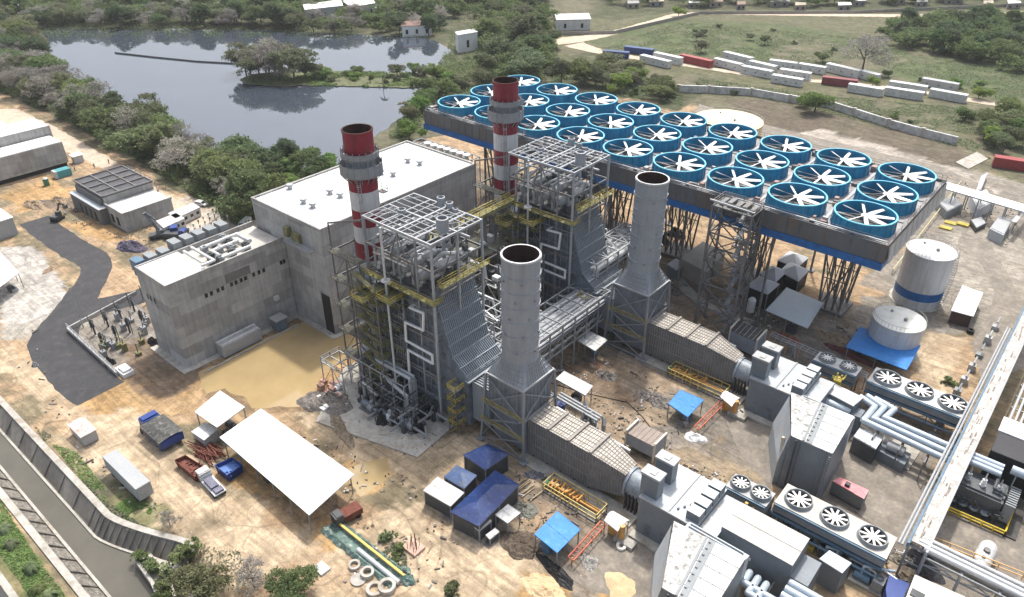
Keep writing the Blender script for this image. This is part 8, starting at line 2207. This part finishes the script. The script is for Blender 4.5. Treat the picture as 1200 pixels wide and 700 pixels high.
D = lambda where: {'broad': 'round crowned mid green tree ' + where, 'dark': 'dense dark green tree ' + where, 'dry': 'grey brown half bare tree ' + where, 'olive': 'dull olive green tree ' + where, 'fresh': 'small fresh green tree ' + where, 'bush': 'low green bush ' + where}
fill([(0,62),(40,82),(85,108),(130,135),(185,160),(235,185),(268,200),(300,206),(292,262),(262,250),(215,216),(160,182),(120,160),(60,128),(0,100)], 62, 5.2, ['broad','broad','dark','dry','olive','broad','dry'], 1.05, 1.65, D('in the belt between the dirt track and the lake'), 'trees in the belt along the lake', 1)
fill([(300,200),(335,196),(388,202),(392,214),(330,240),(300,262)], 12, 5, ['broad','dark','fresh'], .8, 1.15, D('close behind the white roofed hall'), 'trees behind the white roofed hall', 2)
fill([(-20,25),(20,30),(48,50),(58,72),(30,82),(-20,66)], 16, 8, ['dark','broad','olive'], 1.2, 1.7, D('at the left picture edge beside the lake'), 'trees at the left end of the lake', 3)
fill([(40,22),(120,24),(340,26),(346,36),(200,33),(48,33)], 36, 8, ['broad','dark','dark','olive','dry'], 1.1, 1.5, D('on the far lake shore'), 'trees on the far lake shore', 4)
fill([(0,-8),(350,-8),(350,26),(0,26)], 44, 14, ['broad','dark','olive','dry'], 1.1, 1.6, D('in the wood beyond the lake'), 'trees in the wood beyond the lake', 5)
fill([(345,8),(470,10),(520,22),(530,44),(460,42),(350,44)], 24, 9, ['dark','broad','olive','dry'], 1.0, 1.4, D('around the house beyond the lake'), 'trees around the house beyond the lake', 6)
fill([(450,-8),(640,-8),(645,30),(600,26),(560,24),(460,16)], 22, 13, ['broad','olive','dark'], 1.1, 1.6, D('near the top middle beyond the white block house'), 'trees beyond the white block house', 7)
fill([(286,86),(340,80),(352,94),(296,98)], 9, 3.6, ['dry','dry','olive'], 1.5, 2.0, D('on the near tip of the lake spit'), 'trees on the tip of the lake spit', 8)
fill([(574,48),(640,36),(650,70),(640,92),(600,98),(540,98),(575,80)], 20, 7.5, ['broad','dark','olive'], 1.1, 1.6, D('on the slope behind the fan deck'), 'trees on the slope behind the fan deck', 9)
fill([(500,92),(545,98),(600,98),(560,104),(510,120),(480,150),(470,165),(455,160),(492,120)], 18, 5, ['broad','fresh','olive','bush'], .8, 1.2, D('on the lake bank beside the fan deck'), 'trees on the bank beside the fan deck', 10)
fill([(640,78),(700,78),(760,96),(796,108),(780,118),(720,108),(650,96)], 26, 4.6, ['bush','fresh','olive','broad','bush'], .8, 1.3, D('in the scrub behind the fan deck'), 'scrub trees behind the fan deck', 11)
fill([(1030,40),(1100,30),(1215,30),(1215,72),(1150,74),(1070,60)], 40, 6, ['dark','dark','broad'], 1.0, 1.4, D('in the thick grove at the upper right'), 'trees in the grove at the upper right', 12)
fill([(700,-6),(1210,-8),(1210,3),(900,7),(720,8)], 26, 15, ['dark','broad','olive'], 1.0, 1.4, D('among the houses beyond the far road'), 'trees among the far houses', 13)
fill([(1125,140),(1160,128),(1195,150),(1190,186),(1150,180)], 12, 4.6, ['fresh','broad','bush'], .8, 1.3, D('in the thicket at the right end of the boundary wall'), 'thicket at the end of the boundary wall', 14)
fill([(345,87),(430,87),(515,86),(515,99),(380,98),(345,99)], 20, 3.6, ['bush','fresh','bush','olive'], .6, 1.0, D('along the low lake spit'), 'bushes along the lake spit', 15)
for kind, x, y, s, l in (('dry', 1010, 86, 2.0, 'lone grey bare crowned tree standing between the white cabins'), ('fresh', 954, 132, 1.55, 'lone round green tree in front of the boundary wall'), ('broad', 348, 704, .70, 'round dark green tree at the bottom edge beside the concrete rings'),
        ('olive', 240, 702, .74, 'bushy green tree beside the canal wall bend at the bottom edge'), ('dry', 298, 690, .62, 'small leafless grey shrub between the two bottom edge trees'), ('fresh', 795, 20, 1.1, 'single tree by the far road bend'),
        ('fresh', 382, 206, 1.0, 'bright green tree right behind the near striped chimney'), ('fresh', 480, 165, 1.1, 'bright green tree on the bank at the back corner of the hall'), ('broad', 606, 60, 2.0, 'very large grey green tree behind the fan deck'), 
        ('bush', 215, 655, .9, 'sprawling dry bush at the end of the canal wall'), ('bush', 452, 632, .5, 'dark weedy bush along the yellow trench beam'), ('bush', 466, 648, .5, 'weedy bush beside the lower end of the trench beam'), ('bush', 530, 694, .55, 'small dark bush alone on the sand at the bottom edge'),
        ('bush', 1112, 450, .5, 'small green bush by the fan cooler and the bare sand'), ('dry', 200, 618, .35, 'tiny dry shrub above the canal coping')):
    plant(kind, *at(x, y), s, l)
# palms
def palm(u, v, h, label, group, seed, z=0):
    r = random.Random(seed); o = thing('palm_tree', label, 'palm', (u, v, z), group)
    m = MB(); m.tube((u, v, z-.2), (u+.2, v+.1, z+h), .16, 7, r2=.11); m.build('trunk', wood, o)
    m = MB()
    for k in range(13):
        a = 6.28*k/13 + r.uniform(-.2, .2); L = r.uniform(1.1, 1.7)*(1 if h < 3 else 1.5); up = r.uniform(.1, 1.0); c, s = math.cos(a), math.sin(a)
        pts = []
        for j in range(6): f = j/5; pts.append((u+.2+c*L*f, v+.1+s*L*f, z+h + up*f*1.5 - 2.0*f*f))
        for j in range(5):
            w0, w1 = .34*math.sin(math.pi*(j/5*.85+.1)), .34*math.sin(math.pi*((j+1)/5*.85+.1))
            p, q = pts[j], pts[j+1]
            m.face([(p[0]-s*w0, p[1]+c*w0, p[2]-.12), (p[0], p[1], p[2]), (q[0], q[1], q[2]), (q[0]-s*w1, q[1]+c*w1, q[2]-.12)])
            m.face([(p[0], p[1], p[2]), (p[0]+s*w0, p[1]-c*w0, p[2]-.12), (q[0]+s*w1, q[1]-c*w1, q[2]-.12), (q[0], q[1], q[2])])
    m.build('crown', green_leaf, o)
for i, (x, y) in enumerate(((4,622),(12,640),(36,668),(44,692),(58,700))): palm(*at(x, y), .9+.15*(i % 3), 'young palm on the green verge beside the canal bank', 'young palms on the verge', i)
for i, (x, y, h, l) in enumerate(((449, 103, 6, 'slim palm on the lake spit'), (345, 100, 7, 'thin leaning palm at the tip of the spit'))): palm(*at(x, y), h, l, None, 20+i)
# low growth
def scatter(name, polys, n, size, mat, seed, hmax=.5, z=0, group=None):
    r = np.random.default_rng(seed); pts = []
    for poly, w in polys:
        P = [at(*p) for p in poly]; x0, x1 = min(p[0] for p in P), max(p[0] for p in P); y0, y1 = min(p[1] for p in P), max(p[1] for p in P)
        k = int(n*w); u = r.uniform(x0, x1, k*4); v = r.uniform(y0, y1, k*4)
        ok = inside(u, v, P) & (fbm(u, v, 9, seed) + .25*(fbm(u, v, 2.5, seed+3)-.5) > .46)
        u, v = u[ok][:k], v[ok][:k]; pts.append(np.stack([u, v, r.uniform(.05, 1, len(u))**2*hmax + z], 1))
    P = np.concatenate(pts); r2 = np.random.default_rng(seed+1)
    me = mesh_quads(name, leaves(P, r2.uniform(.6, 1.5, len(P))*size, seed+2, .8), mat); o = bpy.data.objects.new(name, me); COL.objects.link(o); o['kind'] = 'stuff'; return o
belt = [(-10,62),(85,106),(185,158),(268,198),(392,200),(330,244),(292,270),(262,258),(215,222),(160,188),(120,166),(60,134),(-10,105)]
scatter('undergrowth', [(belt, .42), ([(0,-8),(640,-8),(650,34),(530,46),(340,44),(30,44)], .35), ([(530,44),(650,36),(660,96),(600,100),(500,150),(470,170),(455,160),(505,98)], .23)], 110000, .32, green_leaf, 3, 2.4)
scatter('scrub', [([(640,74),(700,74),(760,92),(800,104),(800,124),(720,112),(650,98)], .25), ([(700,60),(760,62),(960,84),(1010,70),(1100,100),(1210,130),(1210,75),(1000,44),(800,26),(740,44)], .5), ([(900,118),(1000,140),(1140,180),(1200,200),(1200,150),(1120,126),(960,112),(820,92),(800,104)], .25)], 60000, .24, green_leaf, 5, .4)
scatter('verge_grass', [([(-60,572),(0,585),(40,648),(82,705),(40,705),(0,650),(-60,610)], .6), ([(130,570),(160,580),(205,622),(165,622),(135,596)], .25), ([(60,520),(90,530),(130,580),(118,590),(85,550)], .1)], 16000, .13, fresh_leaf, 7, .25)
scatter('yard_weeds', [([(40,500),(60,510),(120,585),(190,630),(150,622),(110,585),(60,530)], .35), ([(430,610),(476,650),(480,690),(455,660),(425,622)], .3), ([(215,636),(300,650),(310,700),(220,690)], .2)], 3500, .16, olive_leaf, 8, .35)

# far-off wood behind the lake and the slope: one mass
def wood_mass(polys, n, seed):
    r = np.random.default_rng(seed); P_ = []
    for poly, k in polys:
        Q = [at(*p) for p in poly]; x0, x1 = min(p[0] for p in Q), max(p[0] for p in Q); y0, y1 = min(p[1] for p in Q), max(p[1] for p in Q)
        c = 0
        while c < k:
            u, v = r.uniform(x0, x1), r.uniform(y0, y1)
            if not inside(np.array([u]), np.array([v]), Q)[0]: continue
            c += 1; s = r.uniform(.7, 1.35)
            B = crown_points(4.8*s, 3.2*s, 4.6*s, 70, 14, int(r.integers(1e6))); B[:, 0] += u; B[:, 1] += v; P_.append(B)
    P = np.concatenate(P_); me = mesh_quads('distant_wood', leaves(P, r.uniform(.7, 1.4, len(P))*.36, seed+3), green_leaf)
    o = bpy.data.objects.new('distant_wood', me); COL.objects.link(o); o['kind'] = 'stuff'
wood_mass([([(-40,-12),(345,-12),(352,30),(40,27),(0,24),(-40,30)], 210), ([(345,4),(470,8),(530,20),(530,42),(430,40),(350,40)], 50), ([(450,-12),(640,-12),(648,38),(600,40),(575,30),(540,26),(500,14)], 85), ([(700,-14),(1215,-16),(1215,5),(900,9),(720,10)], 120), ([(1030,44),(1100,28),(1260,20),(1260,92),(1180,84),(1110,70),(1060,60)], 130), ([(576,44),(642,36),(650,74),(640,94),(560,102),(578,80)], 22), ([(1205,10),(1300,5),(1300,60),(1215,40)], 10)], 0, 5)
fill([(700,44),(800,26),(1000,42),(1060,66),(960,76),(860,66),(770,58)], 14, 9, ['bush','bush','olive'], .4, .8, D('dotted over the rough field beyond the cabins'), 'bushes dotted over the rough field', 51)
fill([(700,84),(800,98),(950,116),(1110,150),(1110,158),(960,124),(800,106)], 14, 6, ['bush'], .4, .8, D('between the cabins and the boundary wall'), 'bushes between the cabins and the boundary wall', 52)
fill([(1010,104),(1210,128),(1210,112),(1100,92),(1050,86)], 7, 8, ['bush','fresh'], .5, .8, D('on the field right of the cabins'), 'bushes on the field right of the cabins', 53)
fill([(150,640),(170,652),(200,664),(214,690),(190,700),(176,668)], 7, 1.6, ['bush'], .3, .6, D('growing in the canal outfall at the wall bend'), 'bushes in the canal outfall', 54, -1.2)
# loose litter of the building site: offcuts, stones, bags
def litter(polys, seed):
    r = np.random.default_rng(seed); m = MB()
    for poly, k in polys:
        Q = [at(*p) for p in poly]; x0, x1 = min(p[0] for p in Q), max(p[0] for p in Q); y0, y1 = min(p[1] for p in Q), max(p[1] for p in Q); c = 0
        while c < k*.75:
            u, v = r.uniform(x0, x1), r.uniform(y0, y1)
            if not inside(np.array([u]), np.array([v]), Q)[0] or fbm(np.array([u]), np.array([v]), 7, seed)[0] < .47: c += .05; continue
            c += 1; a = r.uniform(0, 6.28); L = r.choice([.22, .32, .5, .9, 1.5], p=[.35, .3, .2, .1, .05])*r.uniform(.6, 1.3); h = r.uniform(.08, .4); p = int(r.choice(5, p=[.38, .14, .14, .28, .06]))
            m.beam((u, v, h*.4), (u+L*math.cos(a), v+L*math.sin(a), h*.4), r.uniform(.12, .36), h, p)
    o = m.build('site_litter', [rubble_m, M('litter_pale', (.55,.53,.50), .8, var=.3), mid_steel, M('litter_wood', (.30,.22,.14), .9, var=.3), M('litter_dark', (.06,.055,.05), .8, var=.3)]); o['kind'] = 'stuff'
litter([([(560,540),(640,560),(700,600),(650,640),(560,640),(520,600)], 330), ([(640,430),(740,420),(830,500),(760,545),(690,480)], 330), ([(330,500),(480,560),(540,640),(420,600),(340,520)], 160), ([(40,230),(130,240),(170,290),(100,270)], 160), ([(760,530),(900,570),(850,575),(770,545)], 100), ([(860,350),(1000,370),(1010,420),(880,390)], 220), ([(380,425),(440,410),(540,500),(490,540),(370,500)], 260), ([(690,270),(860,300),(860,360),(720,330)], 160), ([(40,380),(80,470),(200,600),(240,640),(100,560),(10,450)], 120), ([(420,600),(520,640),(520,690),(400,690)], 100), ([(1040,640),(1100,660),(1080,700),(1030,690)], 120), ([(1100,200),(1190,240),(1180,290),(1110,260)], 160), ([(150,250),(220,280),(200,300),(140,290)], 120)], 5)
scatter('spit_grass', [([(285,92),(345,86),(520,84),(525,100),(440,103),(300,100)], 1)], 9000, .3, fresh_leaf, 9, .6, .3)
# ------------------------------------------------------------------ daylight
SUN_U, SUN_V, SUN_Z = -7.1, 12.74, 27.3
el = math.atan2(SUN_Z, math.hypot(SUN_U, SUN_V)); az = math.atan2(SUN_U, SUN_V)
w = bpy.data.worlds.new('World'); scene.world = w; w.use_nodes = True
nt = w.node_tree; bg = nt.nodes['Background']
sky = nt.nodes.new('ShaderNodeTexSky'); sky.sky_type = 'NISHITA'; sky.sun_disc = False
sky.sun_elevation = el; sky.sun_rotation = az; sky.air_density = 1.0; sky.dust_density = 5.0; sky.ozone_density = 1.0
hz = nt.nodes.new('ShaderNodeHueSaturation'); hz.inputs['Saturation'].default_value = .6; nt.links.new(sky.outputs[0], hz.inputs['Color']); nt.links.new(hz.outputs[0], bg.inputs[0]); bg.inputs[1].default_value = .15
sd = bpy.data.lights.new('sun', 'SUN'); sd.energy = 2.3; sd.angle = math.radians(3.0); sd.color = (1, .955, .88)
so = bpy.data.objects.new('sun', sd); COL.objects.link(so)
so.rotation_euler = Vector((-SUN_U, -SUN_V, -SUN_Z)).to_track_quat('-Z', 'Y').to_euler(); so.location = (0, 0, 300)
scene.view_settings.view_transform = 'Standard'; scene.view_settings.look = 'None'; scene.view_settings.exposure = .74; scene.view_settings.gamma = 1
scene.view_settings.use_curve_mapping = False
scene.render.engine = 'CYCLES'
scene.cycles.max_bounces = 6; scene.cycles.diffuse_bounces = 3; scene.cycles.glossy_bounces = 3
scene.cycles.use_adaptive_sampling = True; scene.cycles.adaptive_threshold = .02; scene.cycles.use_denoising = True
for o in bpy.data.objects:
    if '_o' in o: del o['_o']
# thin dry-season haze over the whole site
m = MB(); m.box(-1700, 1100, -400, 1700, -6, 103)
hm = bpy.data.materials.new('haze'); hm.use_nodes = True; N = hm.node_tree.nodes; N.clear()
out = N.new('ShaderNodeOutputMaterial'); pv = N.new('ShaderNodeVolumePrincipled'); pv.inputs['Color'].default_value = (.93, .95, .98, 1); pv.inputs['Density'].default_value = .00010; pv.inputs['Anisotropy'].default_value = .2
hm.node_tree.links.new(pv.outputs[0], out.inputs['Volume'])
hz_o = m.build('haze', hm); hz_o['kind'] = 'stuff'
scene.cycles.volume_bounces = 0
